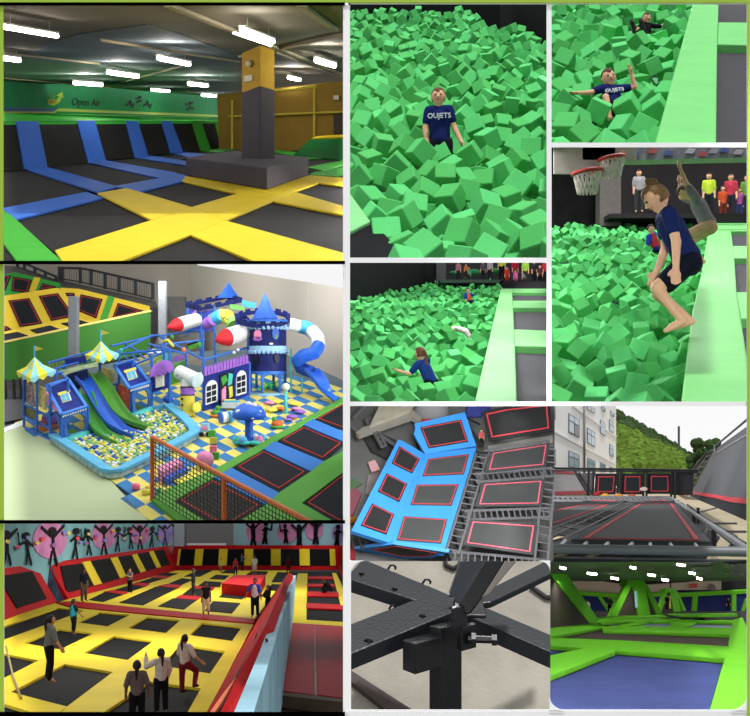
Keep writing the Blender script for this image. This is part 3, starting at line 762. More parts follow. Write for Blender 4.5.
person('child in pale pink top face down and half buried in the wide pit', CAM + ray(466, 331.5) * 25.2, .95, PI / 2 - .4, c, shirt=(240, 214, 220), pants=(226, 200, 206), hair=(150, 120, 100), at='hips', hs=1.0, pose=dict(la=((-.2, .8, -.6), (0, .9, -.6)), ra=((.2, .8, -.6), (0, .9, -.5)), ll=((0, -.6, -.8), (0, -.5, -1)), rl=((0, -.6, -.8), (0, -.5, -1))), spine=(0, 1, .35), head=(0, 1, -.3), hair_part=False)
person('person in blue T-shirt crouching in the near cubes of the wide pit', CAM + ray(431.5, 382) * 15.2, 1.15, .75, c, shirt=(30, 56, 128), pants=(18, 20, 30), hair=(104, 70, 48), at='hips', hs=1.2, style='pony', fine=True, pose=dict(la=((-.35, .45, -.7), (-.75, .5, .25)), ra=((.3, .5, -.9), (0, .7, -.6)), ll=((-.1, .7, -.7), (0, -.6, -.8)), rl=((.1, .7, -.7), (0, -.6, -.8))), spine=(-.25, .35, .9), head=(-.05, .15, 1), sleeve=.35, leg=.5)

# unseen fill lamps added to brighten the two lower pits, under the floors above
def over(c_, u, v, y, dz): return CAM + ray(u, v) * y + V(0, 0, dz)
for y, dz, w, z in ((18, 1.1, 230, 3), (24, 2.5, 420, 4), (32, 4.3, 800, 6)): lamp('fill_lamp', over('P6', 648, 147, y, dz), over('P6', 648, 147, y - 2.5, -8), w, z)
spot('fill_spot', CAM + V(1.6, .4, 1.0), CAM + ray(650, 290) * 14, 2600, 13)  # spot added in front to brighten the jumping girl's pit
for y, dz, w, z in ((13, .6, 110, 2.4), (17, 1.5, 270, 3), (25, 2.6, 460, 5), (36, 4, 560, 6), (48, 6, 560, 8)): lamp('fill_lamp', over('P7', 448, 262, y, dz), over('P7', 448, 262, y - 1, -8), w, z)
spot('fill_spot', CAM + V(.3, .4, -.2), CAM + ray(448, 345) * 15, 2600, 9)  # spot added in front to brighten the wide pit
# ================================================================ hall with the grey pillar (blue, yellow and green pads)
c = 'P1'
fl = floor_plane(1.9, 110)
M_blue = mat('vinyl_blue', (62, 108, 196), .6, .03, .07, 2, .15, 12)
M_yel = mat('vinyl_yellow', (214, 186, 40), .6, .03, .07, 2, .15, 12)
M_grn = mat('vinyl_green', (64, 158, 52), .6, .03, .07, 2, .15, 12)
M_tramp = mat('tramp_black', (30, 28, 27), .8, .15, .25, 1.2, .3, 150)
M_foamgrey = mat('foam_grey', (84, 78, 84), .85, .1, .06, 3, .2, 80)
def pad1(col, uv, label, t=.045, pl=None): return tag(slab('safety_pad', pl or fl, uv, t, col, c, None, .012), label, 'pad')
def mat1(uv, label, pl=None): return tag(slab('trampoline_mat', (pl or fl).up(-.05), uv, .04, M_tramp, c), label, 'trampoline')
b = MB(); b.prism(P(fl.up(-.14), (-10, 275), (360, 275), (360, 146), (-10, 160)), V(0, 0, -.1)); structure(b.build('floor', mat('floor_near_black', (22, 20, 20), .9, .1), None, c))  # even near-black base under the mats
H1 = 'in the pillar hall'
mat1([(0, 209), (87, 191), (24, 167.5), (0, 172)], 'black trampoline mat at the far left, below the first leaning wall mats')
mat1([(14, 219), (103, 196.5), (153, 219.5), (54, 252)], 'large black trampoline mat at the front left, between green, blue and yellow pads')
mat1([(46, 166.5), (90, 162), (163, 177.5), (116, 187)], 'black trampoline mat between the first and second blue floor pads')
mat1([(139, 192), (172, 184), (184, 180), (239, 193.5), (192, 208)], 'black trampoline mat directly left of the grey pillar block, ringed by yellow')
mat1([(112, 265), (190, 233), (262, 265)], 'black trampoline mat at the bottom edge below the yellow crossing')
mat1([(222, 220.5), (273, 199.5), (350, 214.5), (350, 257)], 'large black trampoline mat at the front right, in front of the pillar block')
mat1([(293, 192.5), (320, 182), (350, 186), (350, 208)], 'black trampoline mat at the right edge beside the pillar block')
mat1([(103, 159.5), (136, 156.5), (182, 163.5), (182, 173)], 'narrow black trampoline mat between the second and third blue floor pads')
mat1([(0, 240), (20, 266), (0, 266)], 'sliver of black trampoline mat in the bottom left corner outside the green pad')
mat1([(146, 154.5), (172, 152), (195, 156.5), (180, 160)], 'small black trampoline mat between the third and fourth blue floor pads')
mat1([(182, 151.5), (203, 149.5), (240, 153), (200, 155)], 'small black trampoline mat at the back behind the pillar block')
mat1([(272, 152), (350, 152), (350, 177), (308, 171)], 'black trampoline mat between green pads right of the pillar')
mat1([(168, 173), (172, 165), (190, 163), (190, 175)], 'thin black trampoline mat left of the pillar block between blue pads')
pad1(M_blue, [(24.5, 168.5), (47.8, 167), (118, 186.3), (98, 192)], 'blue floor pad running from the first blue wall pad to the crossing')
pad1(M_blue, [(0, 208.5), (86.5, 191.5), (103, 197.5), (16, 219)], 'blue floor pad along the back edge of the large front left mat')
pad1(M_blue, [(111, 186.5), (160.5, 177.7), (176, 178), (170, 184.5), (139, 191.7), (126, 188)], 'blue floor pad joining the crossing to the second blue strip')
pad1(M_blue, [(88.5, 162.5), (105.5, 160), (176, 172.3), (176, 178.2), (160.5, 178)], 'blue floor pad running from the second blue wall pad')
pad1(M_blue, [(135.2, 157.3), (148.4, 155), (187, 161), (187, 165.3)], 'blue floor pad running from the third blue wall pad')
pad1(M_blue, [(171, 152.6), (183.5, 151.6), (212, 155), (196, 158.5)], 'blue floor pad running from the fourth blue wall pad')
pad1(M_blue, [(168, 171.5), (187.5, 175.3), (182, 181.2), (168, 185.2)], 'short blue floor pad at the left foot of the pillar block')
pad1(M_grn, [(-4, 201.5), (3.5, 207.5), (64, 262.5), (68, 268), (22, 268), (3.5, 243), (-4, 236)], 'green floor pad in the bottom left corner')
Y1a = [(97, 193), (127, 187.8), (191.6, 206.5), (225, 220), (343, 252.5), (356, 256), (356, 300), (264, 265), (251.6, 260), (190.4, 234.4), (149.5, 218.6)]
pad1(M_yel, [(97, 193), (127, 187.8), (191.6, 206.7), (151.2, 219.6)], 'yellow pad from the blue crossing down to the yellow crossing')
pad1(M_yel, [(54.8, 250), (151.5, 219.8), (191.6, 206.8), (225.5, 220), (190.2, 234.4), (119, 261.5), (106, 267), (66, 267), (63, 262)], 'wide yellow pad crossing at the bottom centre of the pillar hall')
pad1(M_yel, [(225.3, 220.2), (343, 252.5), (356, 256.4), (356, 300), (280, 272), (251.6, 260), (190.6, 234.5)], 'long yellow pad along the bottom right edge of the pillar hall')
pad1(M_yel, [(191.8, 206.7), (237, 193.4), (266.8, 194), (295, 191.2), (273, 200.8), (225.5, 219.8)], 'yellow pad in front of the grey pillar block')
pad1(M_yel, [(184, 176.6), (187, 175.2), (267, 188.5), (267, 193.8), (237, 193.3), (180, 180.6)], 'thin yellow pad along the left foot of the pillar block')
pad1(M_yel, [(273.3, 200.8), (294.8, 191.6), (350, 207.8), (350, 215.8)], 'yellow pad separating the two mats on the right')
pad1(M_yel, [(267, 193.8), (267, 189), (309, 175), (350, 178.3), (350, 187.3), (319, 182.8), (295, 191)], 'yellow pad along the right foot of the pillar block')
pad1(M_grn, [(307, 167), (350, 158.5), (350, 163), (323, 170.5)], 'green floor pad right of the pillar block, farther one')
pad1(M_grn, [(309, 173), (324, 170.6), (350, 166), (350, 173), (335, 176.2), (312, 175)], 'green floor pad right of the pillar block, nearer one')
pad1(M_grn, [(202, 150.4), (230, 147.2), (240, 148.5), (215, 152)], 'small green floor pad at the foot of the green wall pads')
pad1(M_grn, [(275, 149), (296, 152), (292, 155.5), (275, 152)], 'green floor pad just right of the pillar at the back')
pad1(M_grn, [(292, 155.5), (350, 152), (350, 156.4), (300, 159.5)], 'green floor pad at the foot of the green ramp')
# leaning trampoline wall
wl = wall_plane(fl, (24.5, 168.5), (201, 150.4), .42)
def wm(uv, label): return tag(slab('leaning_trampoline_mat', wl.up(-.04), uv, .05, M_tramp, c), label, 'trampoline')
def wp(col, uv, label): return tag(slab('leaning_pad', wl, uv, .09, col, c, None, .012), label, 'pad')
seq = [((-4, 121.5), (17, 121.3), (25, 168.6), (-4, 172.5), 'leftmost black leaning wall mat in the pillar hall'), ((38, 121.3), (77.5, 120.8), (89, 162.8), (47.5, 167.5), 'black leaning wall mat between the first and second blue wall pads'),
       ((94.6, 120.8), (126.4, 120.8), (135.6, 157.6), (105.4, 160.5), 'black leaning wall mat between the second and third blue wall pads'), ((137.4, 121), (162, 121), (171.3, 153), (148, 155.4), 'black leaning wall mat between the third and fourth blue wall pads'),
       ((171.2, 121), (192, 120.6), (201.5, 150.6), (183, 152.2), 'black leaning wall mat between the blue and green wall pads'), ((200.8, 120.6), (214.8, 121), (222, 148.2), (211, 149.8), 'small black leaning wall mat between the two green wall pads')]
for a, e_, f, d, lab in seq: wm([a, e_, f, d], lab)
for a, e_, f, d, col, lab in [((16.3, 121), (38.5, 121), (47.8, 167.3), (24.5, 168.7), M_blue, 'first blue wall pad from the left'), ((77, 120.5), (95, 120.5), (106, 160.3), (88.7, 162.8), M_blue, 'second blue wall pad from the left'),
        ((126, 120.7), (137.8, 120.7), (148.4, 155.2), (135.3, 157.6), M_blue, 'third blue wall pad from the left'), ((161.5, 120.7), (171.6, 120.7), (183.4, 152.1), (171, 153), M_blue, 'fourth blue wall pad from the left, nearest the green ones'),
        ((191.6, 120.3), (201.2, 120.3), (211.3, 149.9), (201, 150.6), M_grn, 'green wall pad right of the blue wall pads'), ((214.4, 120.8), (221.8, 120.8), (230.2, 147.3), (221.6, 148.4), M_grn, 'last green wall pad before the mustard wall')]:
    wp(col, [a, e_, f, d], lab)
cl0 = Plane(CAM + V(0, 0, 1.84), V(0, (CV - 110) / F, -1))
wg = plane3(cl0.at(-4, 80), cl0.at(219, 98), cl0.at(-4, 80) + V(0, 0, 2))
b = MB(); b.prism([wl.at(-6, 121.6), wl.at(222.5, 121.2), wg.at(217, 117.2), wg.at(-6, 112.4)], V(0, 0, -.2)); tag(b.build('top_pad', mat('vinyl_bright_green', (60, 178, 58), .6, .03, .06, 2), None, c), 'bright green padded ledge along the top of the leaning wall mats', 'pad')
b = MB(); b.prism(P(wg, (-6, 118), (222, 124), (220.5, 97), (175, 92), (111, 86), (75, 79), (-6, 77)), V(0, .3, 0)); structure(b.build('wall_back', mat('wall_green', (46, 146, 92), .75, .15, .1, 1), None, c))
wf = wg.up(.04)
tag(slab('wall_stripe', wf, [(-4, 107), (57, 108.4), (54, 111.6), (-4, 110.6)], .05, mat('stripe_blue', (52, 84, 150), .6), c), 'blue painted stripe at the left of the green back wall', 'stripe')
tag(slab('wall_stripe', wf, [(59.5, 108.4), (218, 115), (218, 116.8), (57, 111.3), (54.5, 113.2), (-4, 113), (-4, 111.5), (53.5, 111.8)], .05, mat('stripe_yellow', (206, 196, 96), .6), c), 'thin yellow painted stripe along the green back wall', 'stripe')
tag(slab('wall_stripe', wf.up(-.01), [(96, 112), (218, 117.3), (218, 119), (96, 114)], .05, mat('stripe_dark', (66, 92, 84), .6), c), 'dark painted stripe under the yellow stripe', 'stripe')
mid = wf.at(86, 102.5); xd = (wf.at(101, 103.2) - wf.at(70, 101.8)).normalized()
o = lettering('Open Air', 'wall_lettering', mat('ink_dark', (24, 44, 34), .7), None, mid, xd, V(0, 0, 1), (wf.at(86, 96.5) - wf.at(86, 107)).length, .015, c=c, italic=True, xs=2.6); tag(o, 'dark slanted Open Air lettering on the green wall', 'lettering')
g = root('wall_logo', wf.at(55, 101), 'yellow and green arrow logo on the green wall left of the lettering', 'logo')
b = MB(); b.prism(P(wf.up(.03), (48, 104), (54, 105.5), (60, 102), (62, 97), (63.5, 98.5), (62.6, 92.5), (57.3, 95.5), (59.2, 96.3), (57, 100.5), (52, 102.8)), -wf.n * .06); b.build('arrow', mat('logo_lime', (186, 206, 60), .6), g, c)
lettering('UP', 'upper_letters', mat('logo_green', (96, 176, 84), .6), g, wf.up(.3).at(51.5, 97), xd, V(0, 0, 1), (wf.at(55, 93.5) - wf.at(55, 100.5)).length, .03, c=c, xs=2.2)
lettering('ZONE', 'lower_letters', mat('logo_gold', (222, 176, 56), .6), g, wf.up(.3).at(52.5, 102), xd, V(0, 0, 1), (wf.at(55, 97) - wf.at(55, 103)).length, .03, c=c, xs=1.9)
def wallfig(u, v, s, pts, label):
    b = MB(); C_ = wf.up(.02)
    for (a, d, r) in pts:
        p0 = C_.at(u + a[0] * s, v - a[1] * s); p1 = C_.at(u + d[0] * s, v - d[1] * s); b.bar(p0, p1, r * s * .06, .03, C_.n)
    p = C_.at(u, v - .55 * s); b.ball(p, .05 * s * .55, 8, 6, (1, .4, 1))
    tag(b.build('wall_silhouette', mat('ink_black', (20, 34, 30), .7), None, c), label, 'silhouette')
J1 = [((0, .3), (.1, -.3), 1), ((0, .25), (-.7, .3), .6), ((0, .25), (.6, .6), .6), ((.1, -.3), (-.5, -.6), .7), ((.1, -.3), (.7, -.4), .7)]
J2 = [((-.2, .3), (.3, -.1), 1), ((-.2, .25), (-.8, -.1), .6), ((-.1, .25), (.1, .8), .6), ((.3, -.1), (.9, .1), .7), ((.3, -.1), (.7, -.6), .7)]
wallfig(130, 104.5, 5, J2, 'dark acrobat silhouette on the green wall, left of three'); wallfig(139, 99.5, 4.5, J1, 'dark acrobat silhouette on the green wall, highest of three'); wallfig(147.5, 105, 5, J2, 'dark acrobat silhouette on the green wall, right of three'); wallfig(189.5, 106, 6.5, J1, 'dark arching figure silhouette at the right end of the green wall')
# mustard wall, pipes, ramp
wy = wall_plane(fl, (215, 148.6), (352, 150.5))
b = MB(); b.prism(P(wy, (219, 150), (352, 151), (352, 80), (275, 88), (217, 95)), V(0, .3, 0)); structure(b.build('wall_right', mat('wall_mustard', (150, 118, 50), .8, .1, .14, .8), None, c))
M_pipe = mat('pipe_yellow', (196, 176, 60), .5, .3)
b = MB(); q = wy.up(.3); b.tube(q.at(228, 116.5), q.at(352, 111.4), .05); b.tube(q.at(262, 92.6), q.at(316, 86.2), .09); b.tube(q.at(314.3, 88), q.at(314.3, 150), .06); b.tube(q.at(232, 100), q.at(232, 149), .05); tag(b.build('wall_pipe', M_pipe, None, c, smooth=True, auto=40), 'yellow pipes running across the mustard wall behind the pillar', 'pipe')
b = MB(); b.prism(P(q, (333.5, 114), (352, 113.5), (352, 134), (333.5, 133)), V(0, .25, 0)); tag(b.build('speaker_box', mat('box_dark', (62, 50, 40), .7), None, c, bevel=.02), 'dark box on the mustard wall at the right edge', 'box')
b = MB(); b.prism(P(q, (333.5, 95.5), (338.5, 95.2), (338.5, 99.5), (333.5, 99.8)), V(0, .1, 0)); tag(b.build('wall_sign', mat('sign_white', (216, 206, 184), .6), None, c), 'small white sign on the mustard wall at the right', 'sign')
rp_ = plane3(fl.at(293.6, 156), fl.at(352, 160.5), fl.at(293.6, 156) + V(.6, 1.6, .9))
tag(slab('ramp_pad', rp_, [(293.6, 155), (310.4, 138.4), (352, 136), (352, 161)], .3, mat('vinyl_dark_green', (26, 108, 48), .7, .02, .08, 2), c, None, .02), 'dark green leaning ramp pad at the right in front of the mustard wall', 'pad')
tag(slab('ramp_edge_pad', rp_.up(.05), [(310.4, 138.6), (318, 136), (352, 133.8), (352, 136.8)], .2, M_yel, c), 'thin yellow pad along the top of the green ramp', 'pad')
# pillar and its block
g = root('padded_pillar', fl.at(258, 172), 'tall square pillar with dark grey foam sleeve on a wide grey block', 'pillar')
zt = lambda p, v: CAM.z + (CV - v) / F * (p.y - CAM.y)
pf = fl.at(267, 190); plft = fl.at(185.6, 176); prt = fl.at(308.5, 175.6); pbk = plft + prt - pf
b = MB(); top = zt(pf, 167.7); hh = top - pf.z
b.prism([pf, prt, pbk, plft], V(0, 0, hh)); b.build('base_block', M_foamgrey, g, c, bevel=.04)
ce = (plft + prt) / 2; 
ax = (prt - pf).normalized(); ay = (plft - pf).normalized()
cs = ce + V(-.25, -.6, hh)
def sq(w): 
    k = 22 / 1000 * (cs.y - CAM.y) * w
    l0 = CAM + ray(240, 0) * 1; 
    d = cs.y - CAM.y
    xl, xm, xr = (240 - CU) / F * d, (262 - CU) / F * d, (275 - CU) / F * d
    pm = V(xm, cs.y - .45, 0); return [pm, V(xr, cs.y, 0), V(xl + (xr - xm), cs.y + .75, 0), V(xl, cs.y + .3, 0)]
Q = sq(1)
def tower(z0, z1, grow=0):
    cc = sum(Q, Vector()) / 4
    return [V(cc.x + (p.x - cc.x) * (1 + grow), cc.y + (p.y - cc.y) * (1 + grow), z0) for p in Q], V(0, 0, z1 - z0)
z0 = pf.z + hh - .9; zm = zt(cs, 90); zc = zt(cs, 50)
b = MB(); b.prism(*tower(z0, zm)); b.build('foam_sleeve', M_foamgrey, g, c, bevel=.03)
b = MB(); b.prism(*tower(zm, zc, -.04)); b.build('painted_top', mat('pillar_mustard', (186, 146, 52), .75, .1, .08), g, c)
fp = Plane(CAM + V(0, Q[0].y - CAM.y - .02, 0), V(.38, -1, 0)); fp = plane3(Q[0] + V(0, -.05, 0), Q[3] + V(0, -.05, 0), Q[0] + V(0, -.05, 5))
b = MB(); b.prism(P(fp, (244, 76), (252, 74.5), (252, 80.5), (244, 82)), V(0, .05, 0)); tag(b.build('pillar_sign', mat('sign_pale', (214, 206, 180), .6), None, c), 'pale notice on the mustard top of the pillar', 'sign')
b = MB(); b.lathe(fp.at(250, 64), [(.1, 0), (.1, .08), (.05, .14), (0, .15)], 12, axis=V(-.3, -1, 0)); tag(b.build('camera_dome', mat('sign_pale', (214, 206, 180), .6), None, c, smooth=True), 'small pale dome near the top of the pillar', 'sensor')
# ceiling with beams, pipes and tube lights
cl = Plane(CAM + V(0, 0, 1.84), V(0, (CV - 110) / F, -1))
b = MB(); b.prism(P(cl, (-10, 84), (75, 84), (111, 88), (175, 93.5), (219, 97), (352, 84), (352, -6), (-10, -6)), V(0, 0, .1)); structure(b.build('ceiling', mat('ceiling_grey_brown', (122, 112, 98), .85, .1, .12, .5), None, c))
b = MB(); q = cl.up(.015)
b.prism(P(q, (3, 62), (75, 35), (146, 25), (175, 32), (238, 56), (238, 88), (219, 95), (175, 92), (110, 86), (75, 81), (3, 79)), V(0, 0, .02)); structure(b.build('trim_ceiling_panel', mat('ceiling_blue_grey', (112, 120, 122), .85, .1, .1, .5), None, c))
b = MB(); q = cl.up(.06)
for a, d, w in (((168, 5), (352, 78), .14), ((240, 57), (352, 33), .12), ((275, 52), (352, 80), .1), ((300, 5), (335, 30), .15), ((3, 78), (112, 88), .05), ((112, 85), (190, 64), .05), ((3, 53), (100, 64), .03), ((100, 40), (240, 62), .03)):
    b.bar(q.at(*a), q.at(*d), w, .07)
structure(b.build('trim_ceiling_beams', mat('beam_brown', (150, 136, 108), .8), None, c))
M_tube = glow('tube_light', (255, 252, 248), 20)
M_fix = mat('fixture_white', (190, 186, 178), .6)
lab_ = ['long tube light at the top left corner of the pillar hall', 'tube light at the left edge below the long one', 'tube light just above the green wall, left of the middle', 'tube light above the yellow logo lettering, right', 'tube light near the middle of the grey ceiling', 'small tube light left of the pillar, lower row', 'smallest tube light left of the pillar near the wall', 'tube light right above the pillar, upper of a pair', 'thin tube light above the pillar, lower of a pair', 'tube light at the right above the mustard wall', 'small tube light right of the pillar', 'faint small tube light above the acrobat silhouettes']
for (a, d, w), lab in zip([((1, 26.3), (57, 36), 4.6), ((1, 57.8), (19, 60.3), 4.5), ((74.7, 83), (101.5, 84.8), 3.6), ((108.5, 72.3), (137.7, 76.5), 4), ((158.7, 58), (189, 64.3), 4.4), ((189, 83.8), (207, 85.6), 3.4), ((202.4, 95), (215.6, 96), 2.6), ((242, 30), (273, 41.5), 5), ((233.6, 33), (271, 45.8), 1.8), ((316.4, 60.5), (334.4, 65.8), 5), ((288.8, 77.5), (299.6, 80), 3.4), ((151.7, 89.8), (169, 91.3), 2.4)], lab_):
    q = cl.up(.3); A, B_ = q.at(*a), q.at(*d); r = w / 2 / F * ((A + B_) / 2 - CAM).y
    g = root('tube_light', (A + B_) / 2, lab, 'ceiling light', None)
    b = MB(); b.tube(A, B_, r, None, 8); b.build('tube', M_tube, g, c, smooth=True, auto=40)
    b = MB(); b.bar(A + V(0, 0, r * 1.4), B_ + V(0, 0, r * 1.4), r * 2.6, r * .8); 
    for t in (.15, .85):
        p = A.lerp(B_, t); b.bar(p + V(0, 0, r * 1.5), p + V(0, 0, .27), r * .3)
    b.build('housing', M_fix, g, c)
lamp('fill_lamp', CAM + ray(170, -25) * 14, CAM + ray(170, 220) * 17, 55, 3, (1, .96, .88))  # unseen fill added above the frame to brighten the pillar hall
for (u, v) in ((88, 84), (122, 75), (172, 61), (200, 85), (255, 40), (325, 63), (30, 31), (294, 79)):
    q = cl.up(.5).at(u, v); q.y -= .3; point('tube_glow', q, 70 * ((q.y - CAM.y) / 25) ** 2)
# ================================================================ red and yellow trampoline hall with people
c = 'P3'
fl = floor_plane(4.03, 529)
M_y3 = mat('vinyl_warm_yellow', (214, 190, 46), .6, .03, .07, 1, .2, 8)
M_r3 = mat('vinyl_red', (170, 26, 30), .6, .02, .08, 1, .2, 8)
M_b3 = mat('tramp_charcoal', (20, 21, 21), .85, .08, .15, .6, .3, 100)
fp3 = fl.up(.08)
def pad3(uv, label, m=None, pl=None, t=.07): return tag(slab('safety_pad', pl or fp3, uv, t, m or M_y3, c, None), label, 'pad')
def mat3(uv, label, pl=None): return tag(slab('trampoline_mat', pl or fl, uv, .04, M_b3, c), label, 'trampoline')
b = MB(); b.prism(P(fl.up(-.3), (-10, 740), (360, 740), (360, 568), (-10, 568)), V(0, 0, -.2)); structure(b.build('floor', mat('floor_dark_red_hall', (24, 20, 20), .9, .1), None, c))
mats = {
 'jump': [(11, 692), (64.6, 664), (113.2, 671.8), (67, 706.5)], 'mid': [(84, 653), (114, 635.8), (153.6, 641), (127.6, 660)], 'boy': [(24, 643), (59, 628.9), (93.8, 633), (60, 649.6)],
 'edge': [(2, 627), (57.3, 607.8), (84, 610.5), (75, 614), (2, 640.4)], 'left': [(2, 653), (38.7, 660.3), (2, 679)], 'corner': [(2, 703), (38, 714), (2, 716)],
 'two': [(101, 714), (150.4, 681.5), (201, 688.3), (186.5, 714)], 'white': [(163, 666), (180.3, 644.3), (225.3, 651), (210, 673.5)],
 'f1': [(77.6, 622.4), (99.2, 612.3), (130.4, 614.7), (107.5, 626.3)], 'f2': [(127.7, 628), (146.4, 617), (180.5, 620), (166, 633)], 'f3': [(189.5, 635), (202, 622.8), (242, 627), (232, 641)]}
L3 = {'jump': 'black trampoline mat under the jumping girl in grey', 'mid': 'black trampoline mat right behind the jumping girl, in the middle of the front section', 'boy': 'black trampoline mat under the boy in teal vest', 'edge': 'long black trampoline mat along the left red wall frame', 'left': 'black trampoline mat cut by the left edge beside the jumping girl',
 'corner': 'sliver of black trampoline mat at the bottom left corner of the red hall', 'two': 'black trampoline mat under the two girls at the bottom', 'white': 'black trampoline mat under the girl in red leggings', 'f1': 'black trampoline mat right of the boy in teal, touching the red strip', 'f2': 'black trampoline mat in the middle just in front of the red strip', 'f3': 'black trampoline mat just in front of the red strip, below the man in shorts'}
for k, uv in mats.items(): mat3(uv, L3[k])
pad3([(64.6, 664), (84, 653), (127.6, 660), (113.2, 671.8)], 'yellow cross pad behind the mat of the jumping girl')
pad3([(24, 643), (60, 649.6), (38.7, 660.3), (2, 653), (-2, 652), (-2, 650)], 'yellow cross pad left of the jumping girl')
pad3([(77.6, 622.4), (107.5, 626.3), (93.8, 633), (59, 628.9)], 'yellow cross pad right beside the boy in teal')
pad3([(114, 635.8), (127.7, 628), (166, 633), (153.6, 641)], 'yellow cross pad in the middle of the front section')
pad3([(163, 666), (210, 673.5), (201, 688.3), (150.4, 681.5)], 'yellow cross pad under the feet of the girl in red leggings')
pad3([(189.5, 635), (232, 641), (225.3, 651), (180.3, 644.3)], 'yellow cross pad behind the girl in red leggings')
pad3([(2, 679), (38.7, 660.3), (60, 649.6), (93.8, 633), (107.5, 626.3), (130.4, 614.7), (146.4, 617), (127.7, 628), (114, 635.8), (84, 653), (64.6, 664), (11, 692), (-2, 699), (-2, 681)], 'long yellow pad running diagonally past the left of the jumping girl')
pad3([(67, 706.5), (113.2, 671.8), (127.6, 660), (153.6, 641), (166, 633), (180.5, 620), (202, 622.8), (189.5, 635), (180.3, 644.3), (163, 666), (150.4, 681.5), (101, 714), (96, 718), (56, 718)], 'long yellow pad running diagonally behind the two girls at the bottom')
pad3([(11, 692), (67, 706.5), (52, 718), (38, 714), (2, 703), (-2, 702), (-2, 699)], 'yellow pad along the bottom left edge of the red hall')
pad3([(186.5, 714), (201, 688.3), (210, 673.5), (225.3, 651), (232, 641), (242, 627), (254, 623), (206, 714), (203, 718), (184, 718)], 'long yellow pad along the foot of the red divider wall')
pad3([(2, 640.4), (75, 614), (99.2, 612.3), (77.6, 622.4), (59, 628.9), (24, 643), (-2, 650.5), (-2, 642)], 'long yellow pad from the left edge to the boy in teal')
pad3([(-2, 621.5), (55, 603), (70, 606), (180, 616), (253, 623), (242, 627), (202, 622.8), (180.5, 620), (146.4, 617), (130.4, 614.7), (99.2, 612.3), (75, 614), (84, 610.5), (57.3, 607.8), (2, 627), (-2, 628)], 'yellow pad along the near side of the long red strip')
pad3([(56, 602.3), (74, 601.2), (160, 609.9), (255.5, 619), (253.5, 623.2), (160, 615), (69, 606.2)], 'long red padded strip crossing the whole yellow court', M_r3, fp3.up(.05))
far = [([(88.8, 599.5), (104.8, 592), (123.2, 594.4), (103.2, 601.6)], 'black trampoline mat beside the man leaning near the left wall'), ([(114.4, 589.8), (130.4, 584.8), (144.8, 586.4), (128.8, 592)], 'black trampoline mat under the woman in grey by the left wall'), ([(138.4, 582), (152.8, 577.6), (164, 578.4), (148.8, 583)], 'small black trampoline mat along the left wall, third from the red strip'),
 ([(156.8, 575.2), (165.6, 572.5), (178.4, 573.3), (170.4, 576)], 'tiny black trampoline mat along the left wall, farthest one'), ([(119.2, 602.4), (156, 586.4), (177.6, 588), (143.2, 604.8)], 'long black trampoline mat just behind the red strip'), ([(168.8, 583.4), (182, 578), (193, 579.6), (181, 584.8)], 'black trampoline mat behind the long one, left of the standing dark figure'),
 ([(158, 606), (173, 598.2), (196.4, 600), (184, 609)], 'black trampoline mat in front of the standing dark figure'), ([(182.4, 594.2), (190, 588.5), (213, 589.5), (201, 596.3)], 'black trampoline mat under the standing dark figure'), ([(198.3, 585.6), (204.8, 581), (221.6, 582), (219.7, 586.9)], 'small black trampoline mat left of the red box'), ([(209.5, 578.6), (216, 574.5), (229, 575.5), (224.4, 579.4)], 'tiny black trampoline mat behind the red box at left'),
 ([(204.8, 610.4), (213.2, 601), (240.3, 603), (231.9, 613)], 'black trampoline mat behind the man in beige shorts'), ([(218.8, 596.8), (227.2, 590.4), (249.6, 592), (242, 599)], 'black trampoline mat in front of the red box'), ([(271.5, 582), (277.6, 572), (296, 572.7), (293.5, 582)], 'black trampoline mat at the far end beside the divider wall'), ([(268, 590), (272, 584), (284, 584.5), (282, 591)], 'black trampoline mat behind the woman in black by the divider'),
 ([(246, 574.6), (251.5, 571), (268, 571.4), (266, 574.8)], 'tiny black trampoline mat under the person in white'), ([(184, 576.4), (197, 570.4), (213, 570), (200, 576.4)], 'small black trampoline mat at the far left of the court'), ([(221, 572.8), (226, 570.4), (236, 570.6), (234, 573.2)], 'tiny black trampoline mat at the far wall by the small children')]
for uv, lab in far: mat3(uv, lab, fl.up(.1))
pad3([(60, 601.5), (69, 599), (176, 570.5), (291, 570.5), (254.5, 618.5), (160, 609.5), (74, 601)], 'wide yellow padded court between the red strip and the far wall', None, fl.up(.07))
rows = [([(104, 591.4), (112.8, 589.8), (129, 592), (122.6, 594.3)], 'short red pad left of the woman in grey'), ([(130.6, 584.6), (136.8, 582), (149.6, 583.6), (145, 586.3)], 'short red pad behind the woman in grey'), ([(151, 577.4), (159, 575.3), (170.5, 576.3), (164, 578.6)], 'tiny red pad near the far end of the left wall'),
 ([(158, 585.8), (167.5, 583.6), (181.5, 585), (178, 588)], 'short red pad behind the long black mat'), ([(175, 597.9), (181, 594.6), (201, 596.6), (196.6, 599.8)], 'short red pad at the feet of the standing dark figure'), ([(227.5, 590.2), (230, 587.5), (251, 589.5), (249.6, 592)], 'short red pad at the foot of the red box'), ([(190, 588), (194, 585.6), (215, 587), (213, 589.4)], 'short red pad behind the standing dark figure')]
for uv, lab in rows: pad3(uv, lab, M_r3, fl.up(.12))
# red box
pb = fl.up(.75); b = MB(); b.prism(P(pb, (221.6, 583), (233.5, 575.2), (265.5, 574.6), (259, 586.5)), V(0, 0, -.72)); tag(b.build('foam_box', M_r3, None, c, bevel=.03), 'large low red padded box standing on the yellow court', 'box')
